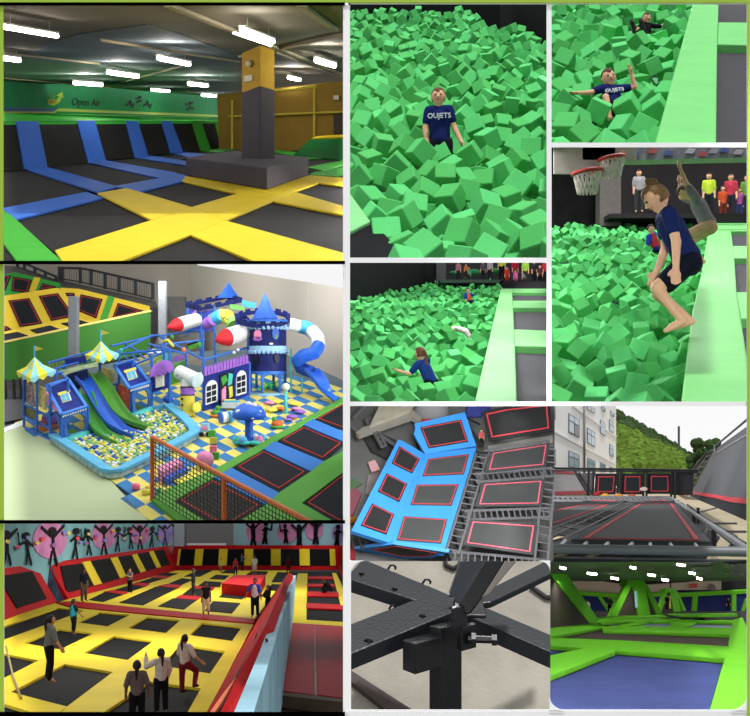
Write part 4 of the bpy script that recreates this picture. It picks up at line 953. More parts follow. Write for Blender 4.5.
# leaning frames
def lean(uv0, uv1, k): return wall_plane(fl, uv0, uv1, k)
def wallset(name, wl_, frame, panels, label, mats_):
    g = root('wall_trampoline_frame', wl_.at(*frame[0]), label, 'trampoline wall')
    slab('padding', wl_.up(-.03), frame, .25, M_r3, c, g)
    for uv in mats_: slab('mat', wl_.up(.02), uv, .04, M_b3, c, g)
    for uv in panels: slab('divider_pad', wl_.up(.06), uv, .1, M_y3, c, g)
w1 = lean((4, 623), (56, 602), .45)
wallset('l', w1, [(-2, 569), (35, 564), (57, 601.5), (-2, 625)], [], 'red padded frame with one black leaning mat at the left edge', [[(-2, 576.5), (32.3, 571), (47.2, 598.7), (17.4, 608)]])
w2 = lean((69, 599.5), (177, 570.2), .5)
A1 = lambda x, y: (60 + x / 6.25, 540 + y / 6.25)
wallset('m', w2, [(47, 563), (176, 544.6), (180, 569.5), (69, 600)], [[A1(142, 138), A1(190, 130), A1(264, 272), A1(215, 282)], [A1(318, 112), A1(360, 105), A1(416, 228), A1(378, 237)], [A1(452, 92), A1(482, 86), A1(538, 193), A1(505, 202)], [A1(558, 73), A1(585, 67), A1(632, 167), A1(606, 174)]],
   'long red frame of leaning black mats with yellow dividers on the left wall', [[(60.5, 566), A1(142, 146), A1(215, 284), A1(62, 325), (66, 589)], [A1(196, 130), A1(318, 112), A1(378, 238), A1(264, 272)], [A1(362, 106), A1(452, 92), A1(505, 202), A1(416, 228)], [A1(486, 86), A1(558, 73), A1(606, 174), A1(538, 193)], [A1(588, 67), A1(650, 60), A1(688, 152), A1(634, 166)]])
w3 = lean((174, 569.8), (345, 570.2), .3)
B1 = lambda x, y: (160 + x / 5.357, 540 + y / 5.357)
wallset('b', w3, [(174, 545.3), (344, 545.3), (346, 570), (170, 569.8)], [[(u0, 549), (u1, 549), (u1 - s, 565.5), (u0 - s, 565.5)] for u0, u1, s in ((178.6, 180.8, 2), (195.5, 203.5, 1.6), (219.2, 227.6, 1), (244.6, 253.2, .5), (271, 280.6, 0), (299.5, 309.5, -.3), (329.5, 335, -.8))],
   'red frame of black mats with yellow dividers along the far wall', [[(u0, 549.2), (u1, 549.2), (u1 - s, 565.3), (u0 - s, 565.3)] for u0, u1, s in ((180.5, 195.8, 1.8), (203.2, 219.5, 1.3), (227.3, 245, .8), (253, 271.2, .2), (280.3, 299.8, -.2), (309.2, 330, -.6))])
w4 = plane3(fl.at(346, 588), w3.at(338, 569.5), fl.at(346, 588) + V(.6, 0, 2)); tag(slab('wall_trampoline_frame', w4, [(337.5, 546), (350, 543), (350, 592), (338.5, 569.5)], .2, M_r3, c), 'red corner frame at the right end of the far wall', 'pad')
tag(slab('leaning_trampoline_mat', w4.up(.04), [(340.8, 560), (350, 556), (350, 578), (341.5, 569)], .03, M_b3, c), 'black mat in the red corner frame at the far right', 'trampoline')
# mural walls
M_teal = mat('mural_teal', (120, 172, 180), .8, .1, .25, .35)
wm1 = plane3(w1.at(-6, 571) + V(-1, 8, 0), w2.at(176, 546) + V(-2, 10, 0), w1.at(-6, 571) + V(-1, 8, 9))
b = MB(); b.prism(P(wm1, (-6, 610), (47, 602), (80, 590), (178, 566), (178, 515), (-6, 515)), V(-.1, .3, 0)); structure(b.build('wall_left', M_teal, None, c))
wm2 = facing(w3.at(250, 546).y - CAM.y + .8)
b = MB(); b.prism(P(wm2, (172, 565), (352, 565), (352, 512), (172, 512)), V(0, .3, 0)); structure(b.build('wall_back', mat('mural_sky', (150, 190, 206), .8, .1, .2, .3), None, c))
b = MB(); b.prism(P(wm2.up(.15), (185.5, 545), (233, 545), (233, 516), (185.5, 516)), V(0, .1, 0))
sh_ = b.build('roller_shutter', mat('shutter_grey', (124, 126, 132), .5, .3, .05), None, c); tag(sh_, 'grey roller shutter in the far wall of the red hall', 'shutter')
for i in range(9):
    b = MB(); v = 524.5 + i * 2.1; b.bar(wm2.up(.25).at(186, v), wm2.up(.25).at(232.5, v), .05, .1); b.build('slat', mat('shutter_slat', (140, 142, 148), .5), sh_, c)
b = MB(); b.bar(wm2.up(.22).at(187, 544.2), wm2.up(.22).at(226, 544.2), .12, .2); b.build('sill_daylight_bar', mat('daylight_white', (232, 236, 240), .6), sh_, c)  # solid white bar, its colour stands for daylight under the shutter
b = MB(); a, e_ = wm2.up(.4).at(174.5, 546), wm2.up(.1).at(185, 510); b.box((a.x, a.y - .2, a.z), (e_.x, e_.y + .2, e_.z)); structure(b.build('column_pale', mat('column_pale_blue', (166, 176, 188), .7), None, c))
M_sil = mat('mural_black', (20, 20, 24), .8, .1)
M_pink = mat('mural_pink', (196, 130, 178), .8, .1, .35, .5); M_pur = mat('mural_violet', (150, 130, 190), .8, .1, .3, .5)
FIGS = [[((0, .16), (.02, -.2), .17), ((-.03, .15), (-.26, .36), .07), ((.03, .15), (.26, .4), .07), ((-.02, -.2), (-.07, -.5), .1), ((.03, -.2), (.1, -.5), .1)],
        [((0, .16), (.04, -.2), .15), ((-.03, .12), (-.2, .02), .06), ((-.2, .02), (-.24, .36), .06), ((.03, .12), (.16, .0), .06), ((.02, -.2), (-.02, -.5), .1), ((.05, -.2), (.12, -.5), .1)]]
def disc(pl_, u, v, rpx, m, name, parent, k=1.0, lift=.05):
    b = MB(); C_ = pl_.up(lift); n_ = 18; b.prism([C_.at(u + rpx * math.cos(2 * PI * i / n_), v + rpx * k * math.sin(2 * PI * i / n_)) for i in range(n_)], -C_.n * .03); return b.build(name, m, parent, c)
def dancer(pl_, u, v, s, kind, label, flip=1, blob=None):
    g = root('wall_mural_figure', pl_.at(u, v), label, 'mural figure')
    if blob: disc(pl_, u + blob[0], v + blob[1], blob[2], blob[3], 'backdrop_disc', g, 1.1)
    C_ = pl_.up(.1); b = MB(); y = C_.at(u, v).y - CAM.y
    for a, d, r in FIGS[kind]:
        b.bar(C_.at(u + a[0] * s * flip, v - a[1] * s), C_.at(u + d[0] * s * flip, v - d[1] * s), r * s * y / F, .05, C_.n)
    b.build('silhouette', M_sil, g, c)
    disc(pl_, u, v - .27 * s, .085 * s, M_sil, 'silhouette_head', g, 1.15, .14)
    return g
BL = [(242, 60, 70), (226, 200, 90), (120, 130, 200), (150, 90, 170)]
for i, (u, v, s, k, f, bl, lab) in enumerate([(7, 545, 40, 0, 1, None, 'black dancer silhouette at the very left of the teal mural'), (27, 546, 38, 1, 1, None, 'black dancer silhouette with raised fist left of the first pink disc'), (53, 543, 44, 0, 1, (-3, -3, 17, M_pink), 'black dancer silhouette with both arms up on the first pink disc'), (77, 541, 36, 1, -1, None, 'black dancer silhouette right of the first pink disc'),
      (88, 540, 30, 1, 1, None, 'black dancer silhouette left of the second pink disc'), (104, 538, 34, 0, 1, (0, -2, 12, M_pink), 'black dancer silhouette with arms up on the second pink disc'), (119, 537, 28, 1, -1, None, 'black dancer silhouette right of the second pink disc'), (130, 536, 25, 1, 1, None, 'black dancer silhouette left of the third pink disc'), (140, 535.5, 28, 0, 1, (0, -1, 9.5, M_pink), 'black dancer silhouette with arms up on the third pink disc'), (153, 535, 24, 1, -1, None, 'black dancer silhouette right of the third pink disc'), (165, 534, 24, 0, 1, (1, 0, 9, M_pur), 'black dancer silhouette on the violet disc near the far corner')]):
    g = dancer(wm1, u, v, s, k, lab, f, bl)
    for j in range(3):
        cc = BL[(i + j) % 4]; disc(wm1, u + s * (.28 - .25 * j), v - s * (.02 + .14 * ((i + j) % 3)) + 3, s * .05, mat('ball_%d_%d_%d' % cc, cc, .6), 'mural_ball', g, 1, .18)
for i, (u, v, s, k, f, bl, lab) in enumerate([(178, 533, 24, 0, 1, (0, 0, 6, M_pink), 'black dancer silhouette on the far wall left of the pale column'), (253, 533, 26, 0, 1, (3, -1, 10, M_pink), 'black dancer silhouette right of the roller shutter'), (266, 531, 26, 1, -1, None, 'black dancer silhouette between the pink discs on the far wall'), (285, 532, 22, 1, 1, (2, 0, 10, M_pink), 'black dancer silhouette on the pink disc behind the yellow divider'), (299, 535, 30, 0, 1, None, 'black leaping dancer silhouette in the middle of the far mural'), (316, 531, 26, 0, -1, (-2, -1, 9, M_pink), 'black dancer silhouette on the right pink disc of the far mural'), (338, 534, 26, 1, -1, (2, -1, 8, M_pur), 'black dancer silhouette at the right end of the far mural')]): dancer(wm2, u, v, s, k, lab, f, bl)
b = MB(); b.prism(P(plane3(fl.at(58, 600), w2.at(48, 563), fl.at(69, 599)), (36, 564), (48, 563), (69, 600), (57, 601)), V(0, .2, 0)); tag(b.build('wall_painting', mat('mural_dark', (48, 64, 84), .8, .1, .6, 1.2), None, c), 'dark painted corner panel between the two left wall frames', 'panel')
# divider wall
D1 = lambda x, y: (200 + x / 4.59, 560 + y / 4.59)
fr = fl.up(1.7)
wdv = plane3(fl.at(288.2, 623), fl.at(276, 691), fl.at(276, 691) + V(0, 0, 2))
g = root('divider', fl.at(277, 685), 'long red-topped divider wall with a pale blue painted side', 'divider')
slab('painted_side', wdv, [(292.8, 575.5), (288.2, 623), (276, 691), (271, 716), (232.5, 716), (258.8, 653.5), (275.2, 612)], .2, mat('mural_pale_blue', (140, 180, 196), .7, .2, .3, .6), c, g, 0, V(1, .1, 0))
slab('top_padding', fr, [(288.9, 572.6), (293, 575), (275.4, 611.8), (258.8, 652.5), (233, 716), (218, 716), (241.4, 669), (265.4, 625.4)], .2, M_r3, c, g, .02)
wi = plane3(fl.at(204, 716), fl.at(254.5, 625), fr.at(218, 716))
slab('sloping_padding', wi, [(288.4, 572.6), (254.5, 623), (204.5, 716), (218.5, 716), (241.6, 669), (265.6, 625.4)], .2, M_r3, c, g)
slab('dark_slot', fr.up(.06), [D1(165, 532), D1(240, 395), D1(262, 330), D1(225, 440), D1(110, 655), D1(78, 705), D1(45, 705)], .05, mat('slot_dark', (44, 14, 16), .9), c, g)
slab('orange_strap', fr.up(.1), [D1(166, 536), D1(104, 645), D1(62, 705), D1(40, 705), D1(100, 620)], .04, mat('strap_orange', (196, 92, 40), .6), c, g)
for (u, v, s, k) in ((271, 665, 60, 0), (279, 648, 46, 1), (285, 610, 26, 1)):
    b = MB(); C_ = wdv.up(.06)
    for a, d, r in FIGS[k]: b.bar(C_.at(u + a[0] * s * .3, v - a[1] * s * 1.2), C_.at(u + d[0] * s * .3, v - d[1] * s * 1.2), r * s * .35 * (C_.at(u, v).y - CAM.y) / F, .04, C_.n)
    b.build('painted_figure', mat('mural_plum', (70, 40, 60), .8), g, c)
# right hand lane
C1 = lambda x, y: (280 + x / 4.0625, 540 + y / 4.0625)
fq = fl.up(.1)
pad3([C1(72, 136), C1(112, 136), C1(107, 324), C1(36, 324)], 'yellow pad along the right side of the divider wall', None, fq)
pad3([C1(36, 323), C1(107, 324), C1(262, 333), C1(262, 351), C1(36, 336)], 'yellow pad between the right lane of mats and the red landing', None, fq.up(.02))
pad3([C1(212, 134), C1(228, 134), C1(262, 205), C1(262, 262), C1(246, 262), C1(232, 206)], 'yellow pad along the right edge by the crouching person', None, fq)
for (a, e_, f, d), lab in zip([((112, 130), (212, 130), (216, 149), (112, 148)), ((111, 157), (216, 157), (222, 180), (110, 178)), ((110, 187), (222, 187), (235, 212), (109, 210)), ((108, 226), (238, 227), (247, 263), (107, 257)), ((107, 275), (262, 281), (262, 334), (106, 324))], ['farthest', 'second farthest', 'middle', 'second nearest', 'nearest']):
    mat3([C1(*a), C1(*e_), C1(*f), C1(*d)], lab + ' black trampoline mat of the lane right of the divider wall', fl.up(.02))
for (a, e_, f, d), lab in zip([((111, 147), (216, 149), (217, 158), (110, 157)), ((110, 177), (221, 179), (223, 188), (109, 187)), ((109, 209), (236, 211), (240, 228), (108, 226)), ((107, 256), (247, 262), (256, 281), (106, 275))], ['farthest', 'second', 'third', 'nearest']):
    pad3([C1(*a), C1(*e_), C1(*f), C1(*d)], lab + ' red cross pad of the lane right of the divider wall', M_r3, fq.up(.02))
M_rs = mat('vinyl_red_glossy', (160, 26, 34), .5, .04, .12, .8, .5, 4)
tag(slab('landing_mat', fl.up(.2), [C1(36, 335), C1(140, 342), C1(139, 628), C1(3, 612), C1(22, 400)], .5, M_rs, c, None, .02), 'glossy red landing mat, left half, at the lower right of the red hall', 'mat')
tag(slab('landing_mat', fl.up(.2), [C1(144, 342), C1(262, 350), C1(262, 642), C1(152, 629)], .5, M_rs, c, None, .02), 'glossy red landing mat, right half, at the lower right of the red hall', 'mat')
tag(slab('landing_seam', fl.up(.16), [C1(138, 342), C1(146, 342), C1(154, 631), C1(136, 628)], .3, mat('seam_pale', (150, 90, 88), .5, .3, .5, 1), c), 'pale seam strip between the two red landing mats', 'strip')
tag(slab('landing_edge', fl.up(.18), [C1(2, 612), C1(262, 642), C1(262, 660), C1(2, 630)], .3, mat('edge_brown', (84, 66, 50), .7), c), 'brown edge board in front of the red landing mats', 'board')
tag(slab('landing_step', fl.up(-.1), [C1(-10, 640), C1(262, 668), C1(262, 720), C1(-10, 720)], .15, mat('step_dark', (36, 18, 16), .8, .2, .3, 1), c), 'dark brown step below the red landing mats', 'step')
b = MB(); pts = [fl.up(.1).at(6, 656) + V(0, 0, .3), fl.up(.12).at(13, 676), fl.up(.12).at(21, 698)]; b.path(pts, .03, 6); tag(b.build('cable', mat('cable_tan', (150, 130, 80), .6), None, c, smooth=True), 'thin tan cable lying across the mats at the lower left', 'cable')
# people
def p3(u, v, h, label, yaw=PI, up=0, **k):
    q = fl.up(.12).at(u, v); return person(label, q + V(0, 0, up), h * (q.y - CAM.y) / F, yaw, c, **k)
blk = (22, 22, 26)
p3(49, 690, 65, 'girl in grey T-shirt with ponytail jumping on the near left mat', -1.0, .25, shirt=(112, 112, 112), pants=(20, 22, 24), hair=(40, 28, 22), style='pony', fine=True, skin='skin_tan', pose=dict(la=((-.35, -.1, -1), (-.1, .2, -1)), ra=((.3, .2, -1), (.1, .45, -.8)), ll=((-.05, .12, -1), (0, -.15, -1)), rl=((.05, .05, -1), (0, -.1, -1)), lf=(0, 1, -.5), rf=(0, 1, -.5)), spine=(0, .1, 1))
p3(73.5, 634, 35, 'boy in teal vest and black shorts walking across the yellow pads', -.7, shirt=(26, 30, 36), pants=blk, hair=(20, 16, 16), skin='skin_brown', pose=dict(vestc=(30, 140, 160), ra=((.5, .2, -.9), (.6, .3, -.6)), la=((-.3, 0, -1), (-.1, .1, -1)), ll=((-.12, .2, -1), (0, -.15, -1)), rl=((.15, -.1, -1), (0, -.1, -1))), vest='panel', leg=.8, sleeve=.35, hs=1.1)
p3(84, 601, 33, 'man in navy top and brown trousers standing by the left red wall', -PI / 2 - .6, shirt=(28, 34, 48), pants=(92, 78, 66), hair=(22, 18, 18), skin='skin_brown')
p3(130, 593, 25, 'woman in grey top and black trousers standing by the left wall', PI - .5, shirt=(116, 110, 112), pants=(24, 24, 28), hair=(30, 22, 22), skin='skin_tan', pose=dict(la=((-.3, .4, -.8), (.5, .5, .3)), ra=((.3, .4, -.8), (-.5, .5, .3))))
p3(137, 729, 69, 'girl with long dark ponytail and grey T-shirt seen from behind at the bottom', .15, shirt=(104, 88, 84), pants=(22, 20, 22), hair=(28, 20, 18), style='pony', fine=True, skin='skin_brown', pose=dict(la=((-.35, 0, -1), (-.05, .2, -1)), ra=((.35, 0, -1), (.1, .2, -1))))
p3(161, 712, 64, 'girl in white hoodie and black leggings with a hand to her face', .5, shirt=(208, 196, 180), pants=(22, 20, 24), hair=(26, 20, 18), style='pony', fine=True, skin='skin_tan', sleeve=1.0, pose=dict(la=((-.6, .5, -.5), (.1, .5, .85)), ra=((.3, .1, -1), (-.1, .4, -.9))))
p3(185, 693, 59, 'girl in white top and red leggings lifting one foot', -.5, shirt=(206, 192, 182), pants=(120, 30, 44), hair=(30, 22, 20), style='pony', fine=True, skin='skin_tan', pose=dict(ra=((.55, .1, -.9), (.5, .4, -.6)), la=((-.3, .1, -1), (.2, .4, -.8)), rl=((.25, .75, -.7), (.1, -.35, -1)), ll=((-.05, 0, -1), (0, 0, -1))), shoes=(26, 24, 26))
p3(206, 616.5, 35, 'man in black sleeveless top and beige shorts standing before the red strip', PI + .2, shirt=(26, 26, 30), pants=(196, 170, 126), hair=(24, 18, 16), skin='skin_brown', sleeve=.0, leg=.7)
p3(255, 616, 38, 'man in blue, white and red T-shirt standing before the divider wall', PI - .2, shirt=(44, 66, 150), pants=(22, 24, 30), hair=(22, 18, 16), skin='skin_brown', vest='panel', pose=dict(vestc=(196, 170, 176), la=((-.35, .1, -1), (-.2, .3, -.9)), ra=((.5, .1, -.8), (.2, .4, -.7))))
p3(268, 618, 33, 'woman in black standing half hidden by the divider wall', PI - .9, shirt=(28, 26, 30), pants=(24, 22, 26), hair=(20, 16, 16), style='long', skin='skin_brown', sleeve=1.0, pose=dict(la=((-.3, .4, -.8), (.3, .7, .2)), ra=((.3, .4, -.8), (-.3, .7, .2))))
p3(193.3, 595, 26.5, 'person all in dark clothes standing left of the man in beige shorts', -PI / 2, shirt=(34, 38, 44), pants=(38, 42, 48), hair=(20, 16, 16), skin='skin_brown', sleeve=1.0)
p3(221, 572.4, 13.5, 'small child in yellow top at the far wall', PI - .4, shirt=(186, 176, 96), pants=(120, 96, 80), hair=(30, 24, 20), skin='skin_tan', hs=1.15, pose=dict(la=((-.9, .1, -.2), (-.9, .1, 0))))
p3(235.5, 575, 17, 'child in red top behind the red box', PI, shirt=(150, 40, 56), pants=(40, 30, 40), hair=(24, 18, 18), skin='skin_brown', hs=1.1)
p3(242, 570.5, 17, 'person in dark blue top with raised hands at the far wall', -PI / 2 + .5, shirt=(70, 84, 110), pants=(24, 26, 32), hair=(22, 18, 18), skin='skin_brown', pose=dict(la=((-.3, .6, -.5), (0, .6, .8)), ra=((.3, .6, -.5), (0, .6, .8))))
p3(254.5, 575, 19.5, 'person in white T-shirt and shorts standing behind the red box', PI, shirt=(170, 172, 172), pants=(150, 150, 150), hair=(26, 20, 20), skin='skin_brown', leg=.55)
p3(288.3, 573.5, 17, 'person in dark red top at the far end of the divider wall', PI, shirt=(84, 24, 30), pants=(60, 22, 28), hair=(22, 16, 16), skin='skin_dark', sleeve=1.0)
g_, J_ = person('person in black bent down sitting on the right lane', fl.up(.35).at(331, 589), 17 * 1.45 * (fl.at(331, 589).y - CAM.y) / F, 1.2, c, shirt=(26, 24, 26), pants=(30, 26, 28), hair=(22, 18, 18), skin='skin_brown', sleeve=1.0, at='hips', spine=(0, .7, .7), head=(0, .8, .5), pose=dict(ll=((-.2, 1, .1), (0, .2, -1)), rl=((.2, 1, .1), (0, .2, -1)), la=((-.1, .5, -1), (0, .4, -1)), ra=((.1, .5, -1), (0, .4, -1))))
lamp('fill_lamp', CAM + ray(120, 519) * 34 + V(0, 0, .15), fl.at(116, 650), 620, 3, (1, .95, .86))  # unseen fill added to brighten the near court
lamp('fill_lamp', CAM + ray(230, 519) * 62 + V(0, 0, 1), fl.at(220, 595), 1000, 8, (1, .95, .86))  # unseen fill added to brighten the far court
# ================================================================ dark hall with lime green pads and pyramids
c = 'P11'
fl = floor_plane(1.0, 598)
G1 = lambda x, y: (545 + x / 3.6585, 555 + y / 3.6585)
M_lime = mat('vinyl_lime', (106, 188, 44), .6, .03, .07, 2, .25, 9)
M_nav = mat('tramp_navy', (60, 70, 122), .85, .08, .16, 1.5, .25, 120)
M_brn = mat('panel_brown', (72, 62, 58), .8, .15, .12, 1.2, .2, 120)
M_gb = mat('tramp_blue_grey', (130, 140, 168), .75, .2, .1, 2)
def G(*uv): return [G1(*q) for q in uv]
def pad11(uv, label, t=.1, pl=None, bev=.018): return tag(slab('safety_pad', pl or fl, G(*uv), .09, M_lime, c, None, bev), label, 'pad')
def mat11(uv, label, m): return tag(slab('trampoline_mat', fl.up(-.1), G(*uv), .02, m, c), label, 'trampoline')
b = MB(); b.prism(P(fl.up(-.12), (540, 725), (760, 725), (760, 611), (540, 611)), V(0, 0, -.1)); structure(b.build('floor', mat('floor_lime_hall', (30, 28, 30), .9), None, c))
mat11([(-10, 455), (255, 348), (655, 378), (592, 600), (-10, 600)], 'large navy blue trampoline mat in the foreground of the lime green hall', M_nav)
mat11([(-10, 330), (105, 342), (-10, 372)], 'corner of a navy blue mat at the left edge between lime pads', M_nav)
mat11([(85, 303), (215, 272), (675, 290), (672, 334), (262, 316)], 'long dark brown mat between the two long lime green pads', M_brn)
mat11([(205, 248), (240, 238), (310, 240), (250, 260)], 'small blue grey mat left in the row behind the long pad', M_gb)
mat11([(300, 257), (395, 238), (495, 238), (445, 264)], 'blue grey mat in the middle of the row behind the long pad', M_gb)
mat11([(495, 263), (560, 244), (685, 248), (680, 270)], 'blue grey mat at the right of the row behind the long pad', M_gb)
pad11([(-10, 270), (190, 247), (222, 262), (-10, 303)], 'lime green pad at the left, below the big sloping pad', .12)
pad11([(208, 262), (250, 259), (682, 266), (680, 291), (213, 276)], 'long lime green pad behind the dark brown mat', .08)
pad11([(-10, 301), (260, 311), (672, 334), (664, 378), (240, 346), (-10, 330)], 'long lime green pad in front of the dark brown mat', .1)
pad11([(-10, 372), (205, 327), (240, 328), (262, 336), (256, 351), (-10, 449)], 'lime green pad left of the large navy mat', .14)
pad11([(668, 334), (682, 262), (686, 236), (722, 228), (745, 275), (760, 600), (590, 600)], 'wide lime green pad along the right edge', .14)
pad11([(240, 260), (395, 236), (410, 231), (432, 234), (310, 258)], 'lime green divider pad between left and middle blue grey mats', .08)
pad11([(440, 264), (495, 236), (560, 236), (566, 241), (500, 264)], 'lime green divider pad between middle and right blue grey mats', .08)
pad11([(190, 240), (240, 233), (560, 233), (686, 238), (686, 248), (556, 245), (300, 243), (205, 250)], 'thin lime green pad running across behind the blue grey mats', .08)
mat11([(400, 229), (470, 220), (560, 220), (540, 230)], 'small dark mat at the foot of the smaller pyramid', M_brn)
mat11([(580, 230), (600, 221), (690, 222), (690, 232)], 'small dark mat near the right green post', M_brn)
pad11([(160, 228), (440, 214), (700, 212), (705, 221), (560, 222), (470, 221), (400, 228), (240, 233)], 'far lime green pad at the foot of the pyramids', .08)
# sloping pad and panel at the left
ws = plane3(fl.at(*G1(-10, 272)), fl.at(*G1(178, 247)), fl.at(*G1(-10, 272)) + V(.1, 1.2, 3))
g = root('sloping_trampoline', fl.at(*G1(80, 262)), 'dark brown sloping trampoline with a wide lime green edge pad at the left', 'trampoline')
slab('panel', ws.up(-.05), G((-10, 40), (22, 60), (170, 250), (-10, 274)), .05, M_brn, c, g)
slab('edge_padding', ws, G((14, 14), (48, 22), (198, 238), (190, 248), (163, 250), (18, 66)), .14, M_lime, c, g, .02)
slab('top_padding', ws.up(.02), G((-10, 14), (44, 22), (48, 50), (-10, 52)), .14, M_lime, c, g, .02)
# pyramids: four padded legs, a cap and brown panels
def pyramid(label, capuv, legs, panels, banner=None, depth=None):
    base = [fl.at(*G1(*q)) for q in depth]
    g = root('padded_pyramid', sum(base, Vector()) / len(base), label, 'pyramid')
    A, B_ = base[0], base[1]
    pf = plane3(A, B_, A + V(0, .9, 2.2))
    for uv in panels: slab('panel', pf.up(-.12), G(*uv), .05, M_brn, c, g)
    for uv in legs: slab('leg_padding', pf, G(*uv), .22, M_lime, c, g, .03)
    slab('cap_padding', pf.up(.06), G(*capuv), .5, M_lime, c, g, .05)
    if banner: slab('banner', pf.up(.02), G(*banner[0]), .03, banner[1], c, g)
pyramid('large lime green pyramid with dark brown panels in the middle of the hall', [(303, 86), (355, 83), (372, 107), (368, 112), (299, 113)], [[(297, 106), (320, 108), (266, 223), (238, 223)], [(323, 104), (366, 104), (387, 221), (345, 222)], [(362, 104), (374, 106), (432, 215), (412, 217)]], [[(314, 112), (330, 110), (348, 222), (262, 223)], [(364, 108), (372, 110), (416, 217), (384, 220)]], ([(328, 132), (336, 132), (340, 192), (331, 194)], mat('banner_aqua', (170, 220, 225), .6)), [(250, 223), (400, 219)])
pyramid('smaller lime green pyramid farther back on the right', [(442, 122), (474, 120), (486, 136), (438, 138)], [[(437, 132), (450, 133), (428, 206), (415, 206)], [(456, 132), (482, 132), (498, 207), (473, 208)], [(478, 130), (487, 134), (518, 203), (506, 206)]], [[(446, 136), (460, 134), (476, 207), (426, 206)]], ([(452, 152), (460, 150), (461, 195), (453, 196)], mat('banner_yellow', (206, 196, 70), .6)), [(420, 207), (510, 205)])
# back walls, ceiling, lights
wb = facing(95)
M_wn = mat('wall_navy', (44, 54, 104), .8, .1, .15, .5)
b = MB(); b.prism(P(wb, *G((-10, 222), (760, 222), (760, 130), (-10, 130))), V(0, .3, 0)); structure(b.build('wall_back', M_wn, None, c))
b = MB(); b.prism(P(wb.up(.5), *G((60, 136), (320, 152), (320, 112), (200, 96), (60, 76))), V(0, .2, 0)); structure(b.build('wall_left', mat('wall_beige', (196, 176, 152), .8, .1, .06, .6), None, c))
b = MB(); b.prism(P(wb.up(.5), *G((368, 140), (480, 128), (645, 128), (645, 90), (520, 100), (368, 110))), V(0, .2, 0)); structure(b.build('wall_right', mat('wall_beige', (196, 176, 152), .8, .1, .06, .6), None, c))
b = MB(); b.prism(P(wb.up(.2), *G((640, 132), (760, 132), (760, 70), (640, 84))), V(0, .2, 0)); structure(b.build('wall_far', mat('wall_dark11', (44, 44, 46), .8), None, c))
cl = Plane(CAM + V(0, 0, .62 * 4), V(0, (CV - 598) / F, -1))
cl = plane3(wb.at(*G1(-10, 60)), wb.at(*G1(760, 120)), CAM + ray(650, 555) * 14)
b = MB(); b.prism(P(wb.up(-.3), *G((-10, 150), (760, 150), (760, 60), (-10, 60))), V(0, .3, 0)); structure(b.build('wall_backing', mat('wall_dark11', (44, 44, 46), .8), None, c))
clp = facing(95); cz = wb.at(*G1(300, 104)).z
cl = Plane(V(0, CAM.y + 95, cz), V(0, (cz - (CAM + ray(650, 556) * 16).z) / 79.0, -1))
b = MB(); b.prism(P(cl, *G((-10, 96), (760, 96), (760, 2), (-10, 2))), V(0, 0, .3)); structure(b.build('ceiling', mat('ceiling_charcoal', (120, 120, 122), .7, .2, .12, .4), None, c))
M_l11 = glow('ceiling_and_fill_light', (255, 246, 226), 14)
for (x, y, w), lab in zip([(65, 47, 22), (172, 68, 34), (255, 85, 26), (322, 46, 20), (390, 73, 26), (440, 91, 22), (498, 36, 28), (538, 66, 22), (565, 86, 18)], ['ceiling light above the sloping pad at the left', 'ceiling light over the beige wall, second from left', 'ceiling light left of the large pyramid', 'ceiling light right above the large pyramid', 'ceiling light right of the large pyramid', 'ceiling light above the smaller pyramid', 'brightest ceiling light near the top right', 'ceiling light below the brightest one', 'lowest ceiling light of the right row']):
    yy = cl.up(.15).at(*G1(x, y)).y - CAM.y; yy = min(max(yy, 14), 90)
    a, e_ = CAM + ray(*G1(x - w / 2, y - 2)) * yy, CAM + ray(*G1(x + w / 2, y + 2)) * yy; r = 1.3 * yy / F
    g = root('ceiling_light', (a + e_) / 2, lab, 'ceiling light')
    b = MB(); b.tube(a, e_, r, None, 10); b.build('lamp_tube', M_l11, g, c, smooth=True, auto=40)
    b = MB(); b.bar(a + V(0, 0, r * 1.2), e_ + V(0, 0, r * 1.2), r * 2.4, r * .6); b.build('housing', mat('housing_grey', (120, 120, 120), .6), g, c)
for k, (x0, y0, x1) in enumerate(((668, 36, 722), (672, 49, 722), (668, 62, 720), (520, 22, 590), (545, 44, 600))):
    b = MB(); q = cl.up(.06)
    for j in range(3): b.bar(q.at(*G1(x0, y0 + j * 3.4)), q.at(*G1(x1, y0 + 1 + j * 3.4)), .16, .05)
    b.bar(q.at(*G1(x0 + 2, y0)), q.at(*G1(x0 + 2, y0 + 7)), .16, .05); b.bar(q.at(*G1(x1 - 2, y0)), q.at(*G1(x1 - 2, y0 + 8)), .16, .05)
    tag(b.build('ceiling_grille', mat('grille_grey', (128, 126, 122), .6), None, c), ['upper pale slatted grille at the right of the dark ceiling', 'middle pale slatted grille at the right of the dark ceiling', 'lowest pale slatted grille at the right of the dark ceiling', 'faint slatted grille right of the brightest light', 'faint slatted grille above the lowest light'][k], 'grille')
b = MB()
for a, d in (((338, 40), (338, 84)), ((459, 68), (459, 120)), ((338, 44), (300, 20))): b.tube(wb.up(14).at(*G1(*a)), wb.up(14).at(*G1(*d)), .06)
tag(b.build('hanging_rod', mat('rod_dark', (60, 50, 44), .5), None, c), 'dark rods hanging from the ceiling over the pyramids', 'rod')
wq = wb.up(1.0)
def bar11(a, d, w, label): 
    b = MB(); A, B_ = wq.at(*G1(*a)), wq.at(*G1(*d)); b.bar(A, B_, w, .3, wq.n); tag(b.build('rail_pad', M_lime, None, c, bevel=.05), label, 'pad')
bar11((112, 138), (305, 152), 0.38, 'lime green rail along the top of the navy wall at the left'); bar11((490, 146), (760, 132), 0.38, 'lime green rail along the top of the navy wall at the right'); bar11((370, 148), (440, 142), 0.34, 'lime green rail between the two pyramids')
